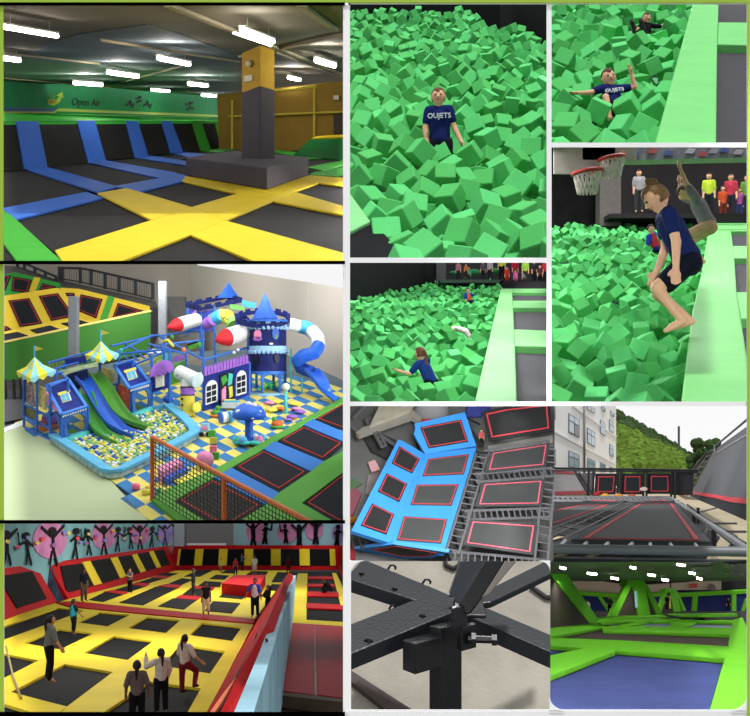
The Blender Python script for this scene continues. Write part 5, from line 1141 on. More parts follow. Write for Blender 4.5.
bar11((198, 150), (238, 210), .32, 'slanted lime green post on the navy wall near the person with red cap'); bar11((245, 152), (262, 185), .28, 'slanted lime green post left of the large pyramid'); bar11((549, 148), (545, 207), 0.49, 'lime green post on the navy wall right of the smaller pyramid'); bar11((690, 138), (690, 207), 0.43, 'lime green post on the navy wall near the right edge'); bar11((738, 160), (718, 222), .3, 'slanted lime green post at the right edge')
b = MB(); b.prism(P(wb.up(.9), *G((530, 106), (557, 105), (558, 119), (531, 120))), V(0, .1, 0)); sg = b.build('wall_sign', mat('sign_red', (196, 70, 66), .6), None, c); tag(sg, 'small red sign on the beige wall at the right', 'sign')
b = MB(); b.lathe(wb.up(.9).at(*G1(610, 118)), [(.34, 0), (.34, .15), (.26, .2), (0, .22)], 18, axis=V(0, -1, 0)); tag(b.build('wall_fan', mat('fan_grey', (112, 106, 100), .6), None, c), 'round grey fan on the beige wall right of the red sign', 'fan')
b = MB(); b.path([fl.up(.3).at(*G1(x, y)) for x, y in ((430, 212), (450, 222), (500, 231), (580, 235), (690, 229))], .05, 6); tag(b.build('cable', mat('cable_black', (24, 24, 26), .6), None, c, smooth=True), 'black cable lying in front of the smaller pyramid', 'cable')
def p11(x, yb, h, y, label, **k):
    u, v = G1(x, yb); return person(label, CAM + ray(u, v) * y, h / 3.6585 * y / F, k.pop('yaw', PI), c, **k)
p11(157, 222, 56, 58, 'person in white T-shirt behind the sloping pad', shirt=(200, 190, 196), pants=(50, 50, 60), hair=(60, 40, 30))
p11(236, 212, 60, 62, 'person in green top and red cap beside the large pyramid', shirt=(66, 110, 60), pants=(36, 36, 40), hair=(190, 44, 40))
p11(447, 203, 58, 60, 'person in dark clothes in front of the smaller pyramid', shirt=(40, 36, 38), pants=(44, 38, 40), hair=(30, 24, 22))
p11(671, 208, 52, 60, 'person in dark top standing by the right green post', shirt=(40, 40, 48), pants=(30, 30, 36), hair=(30, 24, 22))
# added rows of unseen fill spots that spread light along the low hall
y = 9.0
while y < 78:
    v = 588.8 - 523 / y if y > 16 else 557
    for u in (570, 648, 726):
        p = CAM + ray(u, v) * y + V(0, 0, -.12 if y > 16 else 0); r = p.z - (CAM.z - 1.0 - .24 * y)
        l = bpy.data.lights.new('ceiling_and_fill_light', 'SPOT'); l.energy = 15 * r * r * max(1, y / 22); l.spot_size = math.radians(150); l.spot_blend = .6; l.shadow_soft_size = .004; l.color = (1, .97, .93)
        o = bpy.data.objects.new('ceiling_and_fill_light', l); COL.objects.link(o); o.location = p
    y *= 1.13
# ================================================================ yard seen from above: blue court and black steel court
c = 'P8'
fl = floor_plane(47.0, -300)
W1 = lambda x, y: (345 + x / 3.488, 400 + y / 3.488)
def Wp(*uv): return [W1(*q) for q in uv]
M_b8 = mat('vinyl_sky_blue', (62, 142, 222), .5, .2, .07, .8, .2, 6)
M_c8 = mat('tramp_grey', (68, 70, 70), .6, .25, .2, .5, .2, 60)
M_d8 = mat('tramp_dark', (40, 41, 42), .7, .2, .2, .5, .2, 60)
M_red8 = mat('stripe_red', (204, 62, 72), .6, .2)
M_st = mat('steel_grey', (98, 98, 102), .5, .4, .1)
M_stb = mat('steel_black', (34, 34, 38), .5, .3, .1)
def ring(pts, d0, d1, n, t, m, parent, cc, name='red_stripe'):
    A, B_ = inset(pts, d0), inset(pts, d1); b = MB(); k = len(pts)
    for i in range(k):
        j = (i + 1) % k; b.prism([A[i] + n * t, A[j] + n * t, B_[j] + n * t, B_[i] + n * t], -n * t * .8)
    return b.build(name, m, parent, cc)
def bed(pl, uv, label, m, cc, d0, d1, t=.05, parent=None, lift=0, rm=None, border=None):
    """sprung mat with its red stripe; a thing of its own unless parent is given"""
    pts = P(pl.up(lift), *uv); n = pl.n
    if parent is None:
        g = root('trampoline_mat', sum(pts, Vector()) / len(pts), label, 'trampoline')
    else: g = parent
    b = MB(); b.prism(pts, -n * t); o = b.build('mat' if parent is None else 'trampoline_mat', m, g, cc)
    ring(pts, d0, d1, n, .02, rm or M_red8, g if parent is None else o, cc)
    return g
gr = fl.up(-1.6)
b = MB(); b.prism(P(gr, (340, 575), (565, 575), (565, 398), (340, 398)), V(0, 0, -.5)); structure(b.build('ground', mat('yard_concrete', (104, 104, 102), .9, .1, .22, .25, .3, 3), None, c))
# blue court
pd = fl
g = root('blue_trampoline_court', fl.at(*W1(300, 350)), 'trampoline court with bright blue pads, three sloping sides and grey mats', 'trampoline court')
slab('deck_padding', pd, Wp((275, 188), (458, 166), (345, 532), (155, 497)), .3, M_b8, c, g)
for uv in ([(290, 205), (433, 188), (415, 258), (270, 265)], [(250, 295), (397, 293), (372, 368), (228, 365)], [(205, 405), (357, 415), (335, 500), (180, 488)]): bed(pd, Wp(*uv), '', M_c8, c, .07, .12, .05, g, .04)
mid = (pd.at(*W1(275, 188)) + pd.at(*W1(155, 497))) / 2
pls = plane3(pd.at(*W1(275, 188)), pd.at(*W1(155, 497)), mid + V(-2.6, .6, 1.5))
slab('left_side_padding', pls, Wp((185, 138), (200, 142), (275, 186), (155, 498), (22, 456)), .25, M_b8, c, g)
for uv in ([(190, 160), (262, 205), (235, 255), (163, 220)], [(145, 255), (218, 292), (190, 355), (115, 318)], [(95, 360), (172, 398), (145, 468), (55, 437)]): bed(pls, Wp(*uv), '', M_d8, c, .07, .12, .05, g, .05)
plt_ = plane3(pd.at(*W1(275, 188)), pd.at(*W1(458, 166)), (pd.at(*W1(275, 188)) + pd.at(*W1(458, 166))) / 2 + V(-.3, 1.6, 2.4))
slab('upper_side_padding', plt_, Wp((243, 82), (418, 42), (458, 160), (280, 188), (240, 118), (246, 100)), .25, M_b8, c, g)
bed(plt_, Wp((262, 95), (405, 68), (430, 145), (292, 168)), '', M_d8, c, .07, .12, .05, g, .05)
plb = plane3(pd.at(*W1(158, 505)), pd.at(*W1(350, 535)), pd.at(*W1(250, 520)) + V(0, -1.8, 1.2))
slab('lower_side_padding', plb, Wp((28, 522), (165, 503), (362, 532), (300, 552), (190, 554)), .2, M_b8, c, g)
bed(plb, Wp((90, 522), (175, 509), (325, 533), (285, 547), (190, 545)), '', M_c8, c, .04, .1, .05, g, .04)
for x, y in ((240, 110), (458, 168), (440, 230), (415, 300), (395, 360), (370, 430), (350, 500)): b = MB(); p = pd.at(*W1(x, y)); b.bar(p + V(0, 0, -.2), p + V(.5, .4, -1.7), .12); b.bar(p + V(0, 0, -.3), p + V(1.1, .3, -.3), .1); b.build('leg', M_stb, g, c)
# black steel court
g = root('steel_trampoline_court', fl.at(*W1(570, 380)), 'black steel trampoline court without pads, right of the blue court', 'trampoline court')
def rails(a, d, w, rungs, name):
    """two parallel steel bars with rungs between them"""
    b = MB(); A, B_ = fl.at(*W1(*a)), fl.at(*W1(*d)); dv = (B_ - A).normalized(); s = dv.cross(fl.n).normalized() * w / 2
    b.bar(A + s, B_ + s, .13); b.bar(A - s, B_ - s, .13)
    o = b.build(name, M_st, g, c)
    for i in range(rungs):
        t = (i + .5) / rungs; p = A.lerp(B_, t); b = MB(); b.bar(p + s, p - s, .07); b.build('rung', M_st, o, c)
rails((452, 272), (728, 250), .75, 15, 'cross_rail'); rails((420, 402), (722, 392), .75, 15, 'cross_rail'); rails((478, 190), (375, 535), .7, 16, 'side_rail'); rails((722, 160), (684, 570), .7, 16, 'side_rail'); rails((372, 545), (700, 575), .75, 14, 'cross_rail'); rails((490, 186), (720, 150), .5, 10, 'cross_rail')
for uv, m in (([(508, 180), (714, 148), (702, 232), (488, 252)], M_c8), ([(478, 288), (697, 275), (685, 368), (455, 372)], M_c8), ([(436, 416), (672, 432), (656, 540), (412, 505)], M_c8)): bed(fl, Wp(*uv), '', m, c, .18, .26, .06, g, .12, mat('stripe_pink', (222, 96, 116), .6))
plu = plane3(fl.at(*W1(503, 148)), fl.at(*W1(724, 112)), fl.at(*W1(503, 148)) + V(-.3, 1.4, 2.6))
bed(plu, Wp((478, 40), (560, 22), (715, 5), (724, 108), (503, 144)), '', M_d8, c, .22, .31, .1, g)
# yard things
tag(slab('concrete_slab', gr.up(1.2), Wp((38, 112), (60, 96), (238, 35), (268, 62), (262, 74), (232, 58), (48, 122)), .35, mat('slab_pale', (150, 146, 138), .9, .1, .15, .6), c), 'pale concrete platform edge at the upper left of the yard', 'platform')
tag(slab('tarpaulin', gr.up(1.4), Wp((84, 92), (118, 20), (135, 15), (240, 15), (228, 36)), .3, mat('tarp_cream', (176, 168, 152), .8, .1, .2, 1, .6, 4), c, None, .05), 'cream crumpled tarpaulin lying on the concrete platform', 'tarpaulin')
b = MB()
for a, d in (((75, 70), (130, 165)), ((85, 62), (142, 158)), ((20, 85), (45, 108)), ((30, 62), (68, 20)), ((105, 110), (178, 160))): b.bar(gr.up(.9).at(*W1(*a)), gr.up(.9).at(*W1(*d)), .16)
for i in range(7):
    t = i / 6; b.bar(gr.up(.9).at(*W1(75 + 55 * t, 70 + 95 * t)), gr.up(.9).at(*W1(85 + 57 * t, 62 + 96 * t)), .1)
tag(b.build('steel_ladder', M_st, None, c), 'grey steel ladder frame leaning below the concrete platform', 'ladder')
tag(slab('dark_tarp', gr.up(.25), Wp((90, 175), (150, 205), (180, 140), (110, 110), (60, 120)), .2, mat('tarp_dark', (60, 60, 58), .9, .1, .3, 1, .5, 5), c), 'dark crumpled sheeting on the ground left of the blue court', 'sheet')
tag(slab('rubble_sheet', gr.up(.2), Wp((80, 262), (120, 250), (108, 330), (70, 330)), .15, mat('sheet_grey', (128, 120, 118), .9, .1, .3, 1, .6, 6), c), 'grey sheet on the ground beside the left blue pads', 'sheet')
tag(slab('pink_board', gr.up(.3), Wp((80, 217), (104, 208), (122, 240), (92, 250)), .1, mat('board_pink', (206, 156, 160), .7), c), 'small pink board lying left of the blue court', 'board')
tag(slab('maroon_board', gr.up(.35), Wp((-5, 330), (35, 305), (58, 325), (28, 398), (-5, 395)), .2, mat('board_maroon', (128, 72, 84), .7), c), 'maroon board at the left edge of the yard', 'board')
tag(slab('green_sheet', gr.up(.2), Wp((-5, 296), (32, 272), (60, 290), (34, 306), (-5, 326)), .12, mat('sheet_green', (78, 104, 74), .8), c), 'dull green sheet at the left edge of the yard', 'sheet')
b = MB(); q = gr.at(*W1(28, 425)); b.lathe(q, [(.55, 0), (1.0, .35), (1.1, .45), (1.0, .45), (.5, .1), (0, .08)], 18); tag(b.build('plastic_bowl', mat('bowl_orange', (222, 158, 62), .5), None, c, smooth=True, auto=40), 'orange plastic bowl below the maroon board', 'bowl')
tag(slab('red_crate_board', gr.up(.6), Wp((-5, 500), (22, 505), (36, 528), (32, 575), (-5, 575)), .5, mat('board_red', (112, 22, 34), .7), c, None, .03), 'dark red box at the lower left corner of the yard', 'box')
b = MB()
for a, d in (((28, 462), (32, 520)), ((50, 470), (62, 520)), ((32, 465), (128, 498)), ((40, 470), (100, 520)), ((90, 485), (60, 520))): b.bar(gr.up(.6).at(*W1(*a)), gr.up(.6).at(*W1(*d)), .14)
tag(b.build('support_frame', M_st, None, c), 'grey steel support frame under the lower left corner of the blue court', 'frame')
b = MB(); q = gr.at(*W1(302, 62)); b.lathe(q, [(1.3, 0), (1.1, .8), (.35, 2.1), (0, 2.2)], 18); tag(b.build('cement_heap', mat('heap_grey', (138, 138, 140), .9), None, c, smooth=True), 'pale grey cone of material behind the upper blue pad', 'heap')
tag(slab('red_tray', gr.up(.6), Wp((262, 72), (300, 58), (318, 58), (316, 68), (268, 82)), .4, mat('tray_red', (190, 50, 56), .6), c), 'red tray behind the upper blue pad', 'tray')
tag(slab('paving', gr.up(.05), Wp((498, 160), (724, 122), (724, 148), (506, 180)), .1, mat('paving_pale', (160, 158, 152), .9, .1, .2, .5), c), 'pale paving between the upright mat and the steel court', 'paving')
for i in range(4):
    b = MB(); q = gr.at(*W1(448 + i * 11, 60 - i * 9)); b.box((q.x - .5, q.y - .4, q.z), (q.x + .5, q.y + .5, q.z + .9)); tag(b.build('blue_crate', mat('crate_blue', (44, 52, 130), .6, .2, .2, 3), None, c, bevel=.06), ['lowest', 'second', 'third', 'topmost'][i] + ' dark blue crate in the row beside the upright mat', 'crate', 'blue crates beside the upright mat')
person('person in red top walking between the blue and steel courts', gr.at(*W1(476, 168)), 1.25, PI, c, shirt=(196, 96, 92), pants=(30, 28, 30), hair=(24, 20, 20))
b = MB(); b.bar(fl.up(.3).at(*W1(420, 70)), fl.up(-.8).at(*W1(480, 165)), .14); b.bar(fl.up(.3).at(*W1(425, 62)), fl.up(-.8).at(*W1(470, 85)), .1); tag(b.build('brace_bar', M_stb, None, c), 'dark steel brace behind the upper right corner of the blue court', 'bar')

lamp('yard_fill', CAM + V(3.5, 47, -.9), CAM + V(4.3, 57, -7), 3400, 6)  # invented fill light in place of open daylight
lamp('yard_fill', CAM + V(4.5, 36, -.9), CAM + V(4.3, 58, -7.5), 2300, 2.6)  # second invented fill, aimed from the front
# ================================================================ steel court in the open with building and hill
c = 'P9'
X1 = lambda x, y: (545 + x / 3.6585, 395 + y / 3.6585)
def Xp(*uv): return [X1(*q) for q in uv]
fl = floor_plane(1.07, 480)
gr = floor_plane(2.3, 480)
M_gr9 = mat('ground_beige', (176, 164, 138), .9, .1, .12, .3, .2, 6)
b = MB(); b.prism(P(gr, (548, 575), (755, 575), (755, 488), (548, 488)), V(0, 0, -.3)); structure(b.build('ground', M_gr9, None, c))
M_t9 = mat('tramp_open_air', (58, 60, 62), .6, .25, .15, 1, .2, 90)
M_rr = mat('stripe_coral', (206, 58, 66), .6)
bed(fl, Xp((96, 528), (330, 400), (480, 398), (608, 536)), 'large dark grey trampoline mat with red stripe in the middle of the open steel court', M_t9, c, .18, .26, .05, None, .05, M_rr)
bed(fl, Xp((-5, 428), (120, 404), (245, 402), (35, 478), (-5, 490)), 'grey trampoline mat at the left of the open steel court', M_t9, c, .12, .2, .05, None, .02, M_rr)
bed(fl, Xp((100, 384), (200, 374), (345, 374), (280, 390)), 'far grey trampoline mat behind the left mat of the open court', M_t9, c, .4, .6, .05, None, .02, M_rr)
bed(fl, Xp((360, 388), (375, 374), (460, 374), (475, 388)), 'far grey trampoline mat behind the large middle mat', M_t9, c, .4, .6, .05, None, .02, M_rr)
# steel frame: rails with rungs
g = root('steel_court_frame', fl.at(*X1(380, 560)), 'long grey steel rails and rungs carrying the open air mats', 'steel frame')
b = MB(); A, B_ = fl.at(*X1(-10, 562)), fl.at(*X1(760, 574)); b.tube(A, B_, .075, None, 10); b.build('front_rail', mat('pipe_grey', (120, 122, 126), .4, .5, .1), g, c, smooth=True, auto=40)
b = MB(); b.bar(A + V(0, .1, -.22), B_ + V(0, .1, -.22), .14); b.build('lower_rail', M_stb, g, c)
M_p9 = mat('pipe_dull', (84, 84, 86), .5, .3, .15)
def rail9(a, d, w, n, nm, r=.05):
    A, B_ = fl.at(*X1(*a)), fl.at(*X1(*d)); b = MB(); b.tube(A, B_, r if r > .06 else r * .7, None, 8); o = b.build(nm, mat('pipe_grey', (120, 122, 126), .4, .5, .1) if r > .06 else M_p9, g, c, smooth=True, auto=40)
    return A, B_, o
A0, B0, o0 = rail9((460, 376), (745, 572), 0, 0, 'right_rail', .07)
A1_, B1_, o1 = rail9((330, 396), (60, 530), 0, 0, 'left_rail', .04)
A2, B2, o2 = rail9((285, 394), (20, 520), 0, 0, 'left_rail', .04)
A3, B3, o3 = rail9((245, 404), (-5, 500), 0, 0, 'left_rail', .04)
for i in range(12):
    t = (i + .5) / 12; t = t ** 1.0
    yv = lambda P0, P1: P0.lerp(P1, t)
    p, q = yv(A1_, B1_), yv(A2, B2); b = MB(); b.bar(p, q, .05, .03); b.build('rung', M_p9, o1, c)
    p, q = yv(A2, B2), yv(A3, B3); b = MB(); b.bar(p, q, .05, .03); b.build('rung', M_p9, o2, c)
for i, x in enumerate((45, 130, 210, 300, 385, 470, 560)):
    b = MB(); b.tube(fl.at(*X1(x, 562)), fl.at(*X1(x + (30 if x < 350 else (0 if x < 400 else -20)), 532)), .03, None, 6); b.build('spring', mat('spring_bright', (196, 196, 196), .3, .6), g, c)
b = MB()
for (x, y, y2) in ((618, 478, 575), (545, 430, 510), (560, 412, 470), (690, 525, 575)): p = fl.at(*X1(x, y)); b.bar(p, p + V(0, 0, -(y2 - y) / 3.6585 / F * (p.y - CAM.y)), .09)
for (x, y, x2, y2) in ((500, 395, 560, 440), (520, 400, 600, 460), (560, 430, 640, 410), (600, 470, 700, 470), (640, 500, 735, 500), (560, 440, 735, 545), (480, 385, 700, 520), (610, 470, 560, 540), (700, 530, 660, 575)): b.bar(fl.up(-.25).at(*X1(x, y)), fl.up(-.35).at(*X1(x2, y2)), .06)
b.build('right_struts', M_stb, g, c)
b = MB()
for (x, y, x2, y2) in ((35, 595, 130, 560), (130, 610, 200, 575), (-5, 540, 60, 520)): b.bar(gr.up(.1).at(*X1(x, y)), gr.up(.1).at(*X1(x2, y2)), .2, .05)
tag(b.build('timber_board', mat('timber', (150, 134, 104), .8), None, c), 'pale boards on the ground under the front steel rail', 'boards')
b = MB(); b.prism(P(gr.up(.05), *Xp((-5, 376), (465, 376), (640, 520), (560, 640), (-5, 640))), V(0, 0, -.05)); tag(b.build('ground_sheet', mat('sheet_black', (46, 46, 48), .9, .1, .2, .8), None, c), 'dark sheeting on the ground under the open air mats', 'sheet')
b = MB(); A, B_ = fl.at(*X1(-10, 386)), fl.at(*X1(490, 388)); b.bar(A, B_, .1); b.bar(A + V(0, 1.4, 0), B_ + V(0, 1.4, 0), .1)
for i in range(26): p = A.lerp(B_, (i + .5) / 26); b.bar(p, p + V(0, 1.4, 0), .12, .05)
b.build('cross_rail', M_st, g, c)
# upright mats at the far side
fy = fl.at(*X1(320, 372)).y - CAM.y
wu = facing(fy)
for uv, lab in (([(186, 288), (264, 288), (258, 364), (182, 364)], 'upright dark mat with red stripe at the far side, left of three'), ([(284, 288), (358, 288), (357, 364), (281, 364)], 'upright dark mat with red stripe at the far side, middle of three'), ([(379, 287), (459, 287), (461, 362), (377, 362)], 'upright dark mat with red stripe at the far side, right of three')):
    bed(wu, Xp(*uv), lab, mat('tramp_night', (38, 42, 46), .7, .2, .2, .3), c, .16, .22, .12, None, 0, M_rr)
b = MB(); q = wu.up(.2)
b.bar(q.at(*X1(-10, 268)), q.at(*X1(560, 276)), .14); b.bar(q.at(*X1(-10, 276)), q.at(*X1(560, 283)), .08)
for x in (160, 178, 268, 278, 362, 374, 464, 478): b.bar(q.at(*X1(x, 272)), q.at(*X1(x - 3, 378)), .12)
b.build('far_uprights', M_stb, g, c)
b = MB(); b.prism(P(wu.up(-.4), *Xp((462, 284), (545, 276), (540, 366), (462, 366))), V(0, .1, 0)); tag(b.build('upright_net', mat('net_dark', (40, 40, 44), .8), None, c), 'dark upright panel right of the three striped upright mats', 'panel')
wl_ = plane3(fl.at(*X1(-10, 374)), fl.at(*X1(150, 366)), fl.at(*X1(-10, 374)) + V(-1.0, .6, 3))
g2 = root('sloping_trampoline', fl.at(*X1(70, 370)), 'pale grey sloping mat with red lower stripe at the left of the open court', 'trampoline')
slab('mat', wl_, Xp((-10, 274), (106, 282), (152, 362), (-10, 370)), .1, mat('tramp_pale', (206, 200, 200), .6, .2, .08, .8), c, g2)
b = MB(); b.bar(wl_.up(.05).at(*X1(-10, 362)), wl_.up(.05).at(*X1(146, 356)), .25, .05, wl_.n); b.bar(wl_.up(.05).at(*X1(-10, 279)), wl_.up(.05).at(*X1(106, 286)), .15, .05, wl_.n); b.build('red_stripe', M_rr, g2, c)
b = MB(); b.bar(wl_.at(*X1(108, 282)), wl_.at(*X1(160, 368)), .2); b.bar(wl_.up(-.3).at(*X1(124, 284)), wl_.up(-.3).at(*X1(176, 362)), .15); b.build('edge_frame', M_st, g2, c)
tag(slab('corner_net', wl_.up(-.6), Xp((112, 290), (186, 282), (172, 362), (158, 362)), .05, mat('net_grey', (84, 82, 82), .8), c), 'grey corner net between the pale sloping mat and the upright mats', 'net')
wr = plane3(fl.at(*X1(538, 362)), fl.at(*X1(760, 440)), fl.at(*X1(538, 362)) + V(1.6, .6, 3.4))
g3 = root('sloping_trampoline', fl.at(*X1(640, 400)), 'huge dark sloping mat with red lower stripe at the right of the open court', 'trampoline')
slab('mat', wr, Xp((622, 198), (760, 100), (760, 462), (532, 366)), .1, mat('tramp_slate', (84, 86, 92), .55, .3, .1, .5, .15, 20), c, g3)
slab('dark_hem', wr.up(.02), Xp((536, 362), (760, 396), (760, 470), (530, 370)), .06, mat('tramp_night', (38, 42, 46), .7, .2, .2, .3), c, g3)
slab('red_stripe', wr.up(.05), Xp((538, 352), (620, 364), (680, 374), (760, 378), (760, 400), (680, 392), (618, 376), (536, 362)), .05, M_rr, c, g3)
slab('pale_top_stripe', wr.up(.03), Xp((618, 214), (760, 128), (760, 134), (616, 220)), .05, mat('seam_pale9', (150, 146, 150), .6), c, g3)
b = MB(); b.tube(wr.up(.1).at(*X1(622, 188)), wr.up(.1).at(*X1(760, 72)), .06); b.tube(wr.up(.1).at(*X1(620, 184)), wr.up(.1).at(*X1(622, 210)), .06); b.tube(wr.up(-.1).at(*X1(618, 200)), wr.up(-.1).at(*X1(530, 362)), .07)
for i in range(9):
    t = i / 8; b.bar(wr.up(-.1).at(*X1(618 - 88 * t, 200 + 162 * t)), wr.up(-.1).at(*X1(600 - 88 * t, 205 + 157 * t)), .07)
b.build('edge_frame', M_st, g3, c)
g4 = root('sloping_trampoline', fl.at(*X1(500, 362)), 'farther dark sloping mat behind the huge one at the right', 'trampoline')
slab('mat', wr.up(-1.2), Xp((596, 206), (590, 225), (516, 364), (482, 352), (560, 240)), .1, mat('tramp_far', (62, 60, 62), .6, .2, .1, .5), c, g4)
b = MB(); b.bar(wr.up(-1.1).at(*X1(484, 352)), wr.up(-1.1).at(*X1(524, 362)), .5, .1, wr.n); b.build('red_stripe', M_rr, g4, c)
b = MB(); b.tube(wr.up(-1.1).at(*X1(596, 205)), wr.up(-1.1).at(*X1(484, 345)), .12); b.build('edge_frame', M_stb, g4, c)
for (x, y, cl_, lab) in ((190, 362, (170, 40, 44), 'red bundle at the foot of the left upright mat'), (220, 368, (232, 170, 60), 'yellow orange bundle at the foot of the left upright mat'), (270, 369, (226, 150, 60), 'orange bundle between the left and middle upright mats'), (318, 370, (190, 90, 60), 'rust coloured bundle under the middle upright mat'), (362, 345, (214, 190, 186), 'pale rag hanging between the middle and right upright mats')):
    b = MB(); p = wu.up(2).at(*X1(x, y)); b.ball(p, .2, 10, 8, (1.3, .8, .7)); tag(b.build('bundle', mat('bundle_%d_%d_%d' % cl_, cl_, .7, .2, .2, 4, .5, 8), None, c, smooth=True), lab, 'bundle')
# building
wa = plane3(CAM + ray(*X1(35, 300)) * 110, CAM + ray(*X1(260, 290)) * 165, CAM + ray(*X1(35, 100)) * 110)
g = root('building', wa.at(*X1(150, 290)), 'pale grey apartment building with white bands and rows of windows', 'building')
b = MB(); b.prism(P(wa, *Xp((-20, 300), (260, 300), (260, 20), (-20, 20))), V(-4, 9, 0)); b.build('wall', mat('render_grey', (246, 246, 243), .85, .1, .04, .15), g, c)
M_bd = mat('band_white', (240, 240, 238), .7); M_gl = mat('glass_blue', (136, 166, 186), .2, .5, .2, .3); M_fr = mat('frame_grey', (110, 114, 116), .5)
for uv in ([(30, 126), (260, 249), (260, 256), (30, 134)], [(108, 38), (262, 150), (262, 157), (100, 40)]): slab('band', wa.up(.15), Xp(*uv), .3, M_bd, c, g)
wins = [([(88, 66), (127, 92), (127, 157), (88, 136)], 1), ([(156, 119), (184, 138), (184, 192), (156, 174)], 0), ([(204, 90), (222, 106), (222, 151), (204, 139)], 0), ([(237, 88), (252, 104), (252, 140), (237, 132)], 0), ([(88, 202), (127, 219), (127, 272), (88, 264)], 0), ([(157, 229), (185, 243), (185, 280), (157, 275)], 0), ([(204, 246), (223, 256), (223, 282), (204, 280)], 0), ([(238, 178), (252, 190), (252, 227), (238, 220)], 0), ([(238, 262), (252, 268), (252, 282), (238, 282)], 0), ([(155, 34), (184, 50), (184, 66), (155, 50)], 0), ([(209, 36), (222, 46), (222, 62), (209, 52)], 1), ([(242, 56), (255, 68), (255, 80), (242, 72)], 1), ([(18, 190), (40, 200), (40, 256), (18, 250)], 0), ([(18, 30), (39, 34), (39, 92), (18, 84)], 1)]
for uv, dark in wins:
    f = slab('window', wa.up(.1), Xp(*uv), .2, M_fr, c, g)
    if not f: continue
    (a, e_, f2, d2) = uv
    lerp = lambda p, q, t: (p[0] + (q[0] - p[0]) * t, p[1] + (q[1] - p[1]) * t)
    for s0, s1 in ((.07, .47), (.53, .94)):
        for t0, t1 in ((.06, .34), (.4, .95)):
            pt = lambda s, t: lerp(lerp(a, e_, s), lerp(d2, f2, s), t)
            slab('pane', wa.up(.2), [X1(*pt(s0, t0)), X1(*pt(s1, t0)), X1(*pt(s1, t1)), X1(*pt(s0, t1))], .1, (mat('pane_dark', (40, 46, 52), .3) if dark and s0 > .5 and t0 > .3 else M_gl), c, f)
b = MB(); b.tube(wa.up(.3).at(*X1(144, 20)), wa.up(.3).at(*X1(144, 290)), .16); b.build('drain_pipe', mat('pipe_dim', (120, 118, 116), .5), g, c, smooth=True)
# hill and its trees
ridge = [(230, 60), (262, 76), (276, 84), (300, 101), (330, 117), (360, 135), (390, 153), (420, 174), (450, 192), (480, 210), (510, 232), (545, 254), (600, 262), (640, 262)]
def rz(x):
    for (a, b_), (d, e_) in zip(ridge, ridge[1:]):
        if x <= d: return b_ + (e_ - b_) * (x - a) / (d - a)
    return 262
def hill(s, t):
    x = 225 + 420 * s; y0 = 300; y1 = rz(x) + 6
    dd = 190 + 110 * t + 6 * mnoise.noise(V(s * 9, t * 5, 0)); u, v = X1(x, y0 + (y1 - y0) * t)
    return CAM + ray(u, v) * dd
b = MB(); b.grid(hill, 40, 14); structure(b.build('hill', mat('hill_green', (52, 70, 38), .95, .05, .3, .05), None, c, smooth=True))
rnd = random.Random(5)
M_lo = mat('tree_yellow_green', (92, 116, 44), .9, .05, .25, .12, rnd=.25); M_hi = mat('tree_deep_green', (60, 80, 46), .9, .05, .25, .12, rnd=.25)
lo_, hi_ = MB(), MB()
for i in range(4200):
    s, t = rnd.random(), rnd.random() ** .8; x = 225 + 420 * s; H_ = 300 - rz(x)
    p = hill(s, t * .98); low = 300 - t * H_ > 122 + .52 * (x - 262) + 14 * mnoise.noise(V(s * 12, t * 6, 3))
    tgt = lo_ if low else hi_; r = rnd.uniform(.9, 2.0)
    e0 = len(tgt.v)
    tgt.ball(p + V(0, -1.2, r * .3), r, 7, 5, (rnd.uniform(.7, 1), .8, rnd.uniform(1.0, 1.6)), Euler((0, 0, rnd.uniform(0, 6))).to_matrix())
    for k in range(e0, len(tgt.v)): tgt.v[k] = tgt.v[k] + V(rnd.uniform(-.3, .3), rnd.uniform(-.3, .3), rnd.uniform(-.35, .35)) * r * .6
tag(lo_.build('hillside_bamboo', M_lo, None, c), 'yellow green trees covering the lower hillside', 'trees', None, 'stuff')
tag(hi_.build('hillside_woods', M_hi, None, c), 'dark green trees covering the upper hillside to the ridge', 'trees', None, 'stuff')
b = MB(); p = hill(.63, .98); b.tube(p, p + V(0, 0, 9), .35); tag(b.build('hilltop_mast', M_st, None, c), 'thin mast on the hill ridge', 'mast')
b = MB(); p = CAM + ray(*X1(585, 205)) * 150
for i in range(40): b.ball(p + V(rnd.uniform(-2.2, 2.2), rnd.uniform(-2, 2), rnd.uniform(-4, 1.4)), rnd.uniform(.5, 1), 6, 4)
tag(b.build('tree', M_hi, None, c), 'small dark tree behind the farther sloping mat at the right', 'tree')

# ================================================================ welded steel joint, close up
c = 'P10'
Q1 = lambda x, y: (345 + x / 3.571, 555 + y / 3.571)
def Qp(*uv): return [Q1(*q) for q in uv]
fl = floor_plane(5.86, -340)
gr = fl.up(-.95)
b = MB(); b.prism(P(gr, (344, 722), (556, 722), (556, 552), (344, 552)), V(0, 0, -.2)); structure(b.build('ground', mat('concrete_light', (160, 154, 143), .9, .1, .2, 2.6, .25, 30), None, c))
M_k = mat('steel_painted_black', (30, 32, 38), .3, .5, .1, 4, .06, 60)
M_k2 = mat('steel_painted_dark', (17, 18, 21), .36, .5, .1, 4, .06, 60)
g = root('steel_frame_joint', fl.at(*Q1(390, 260)), 'black painted steel beams welded together on a square post', 'steel frame')
dn = V(0, .03, -1).normalized()
def beam(uv, h, m=M_k, off=0, nm='beam', bev=.006): 
    b = MB(); b.prism(P(fl.up(off), *Qp(*uv)), dn * h); return b.build(nm, m, g, c, bevel=bev)
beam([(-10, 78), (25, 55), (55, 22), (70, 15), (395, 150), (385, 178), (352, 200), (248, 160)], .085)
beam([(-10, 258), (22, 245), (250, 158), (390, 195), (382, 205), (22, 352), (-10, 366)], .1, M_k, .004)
beam([(425, 205), (440, 214), (495, 188), (505, 188), (760, 296), (760, 357), (733, 346), (437, 216)], .1, M_k, .002)
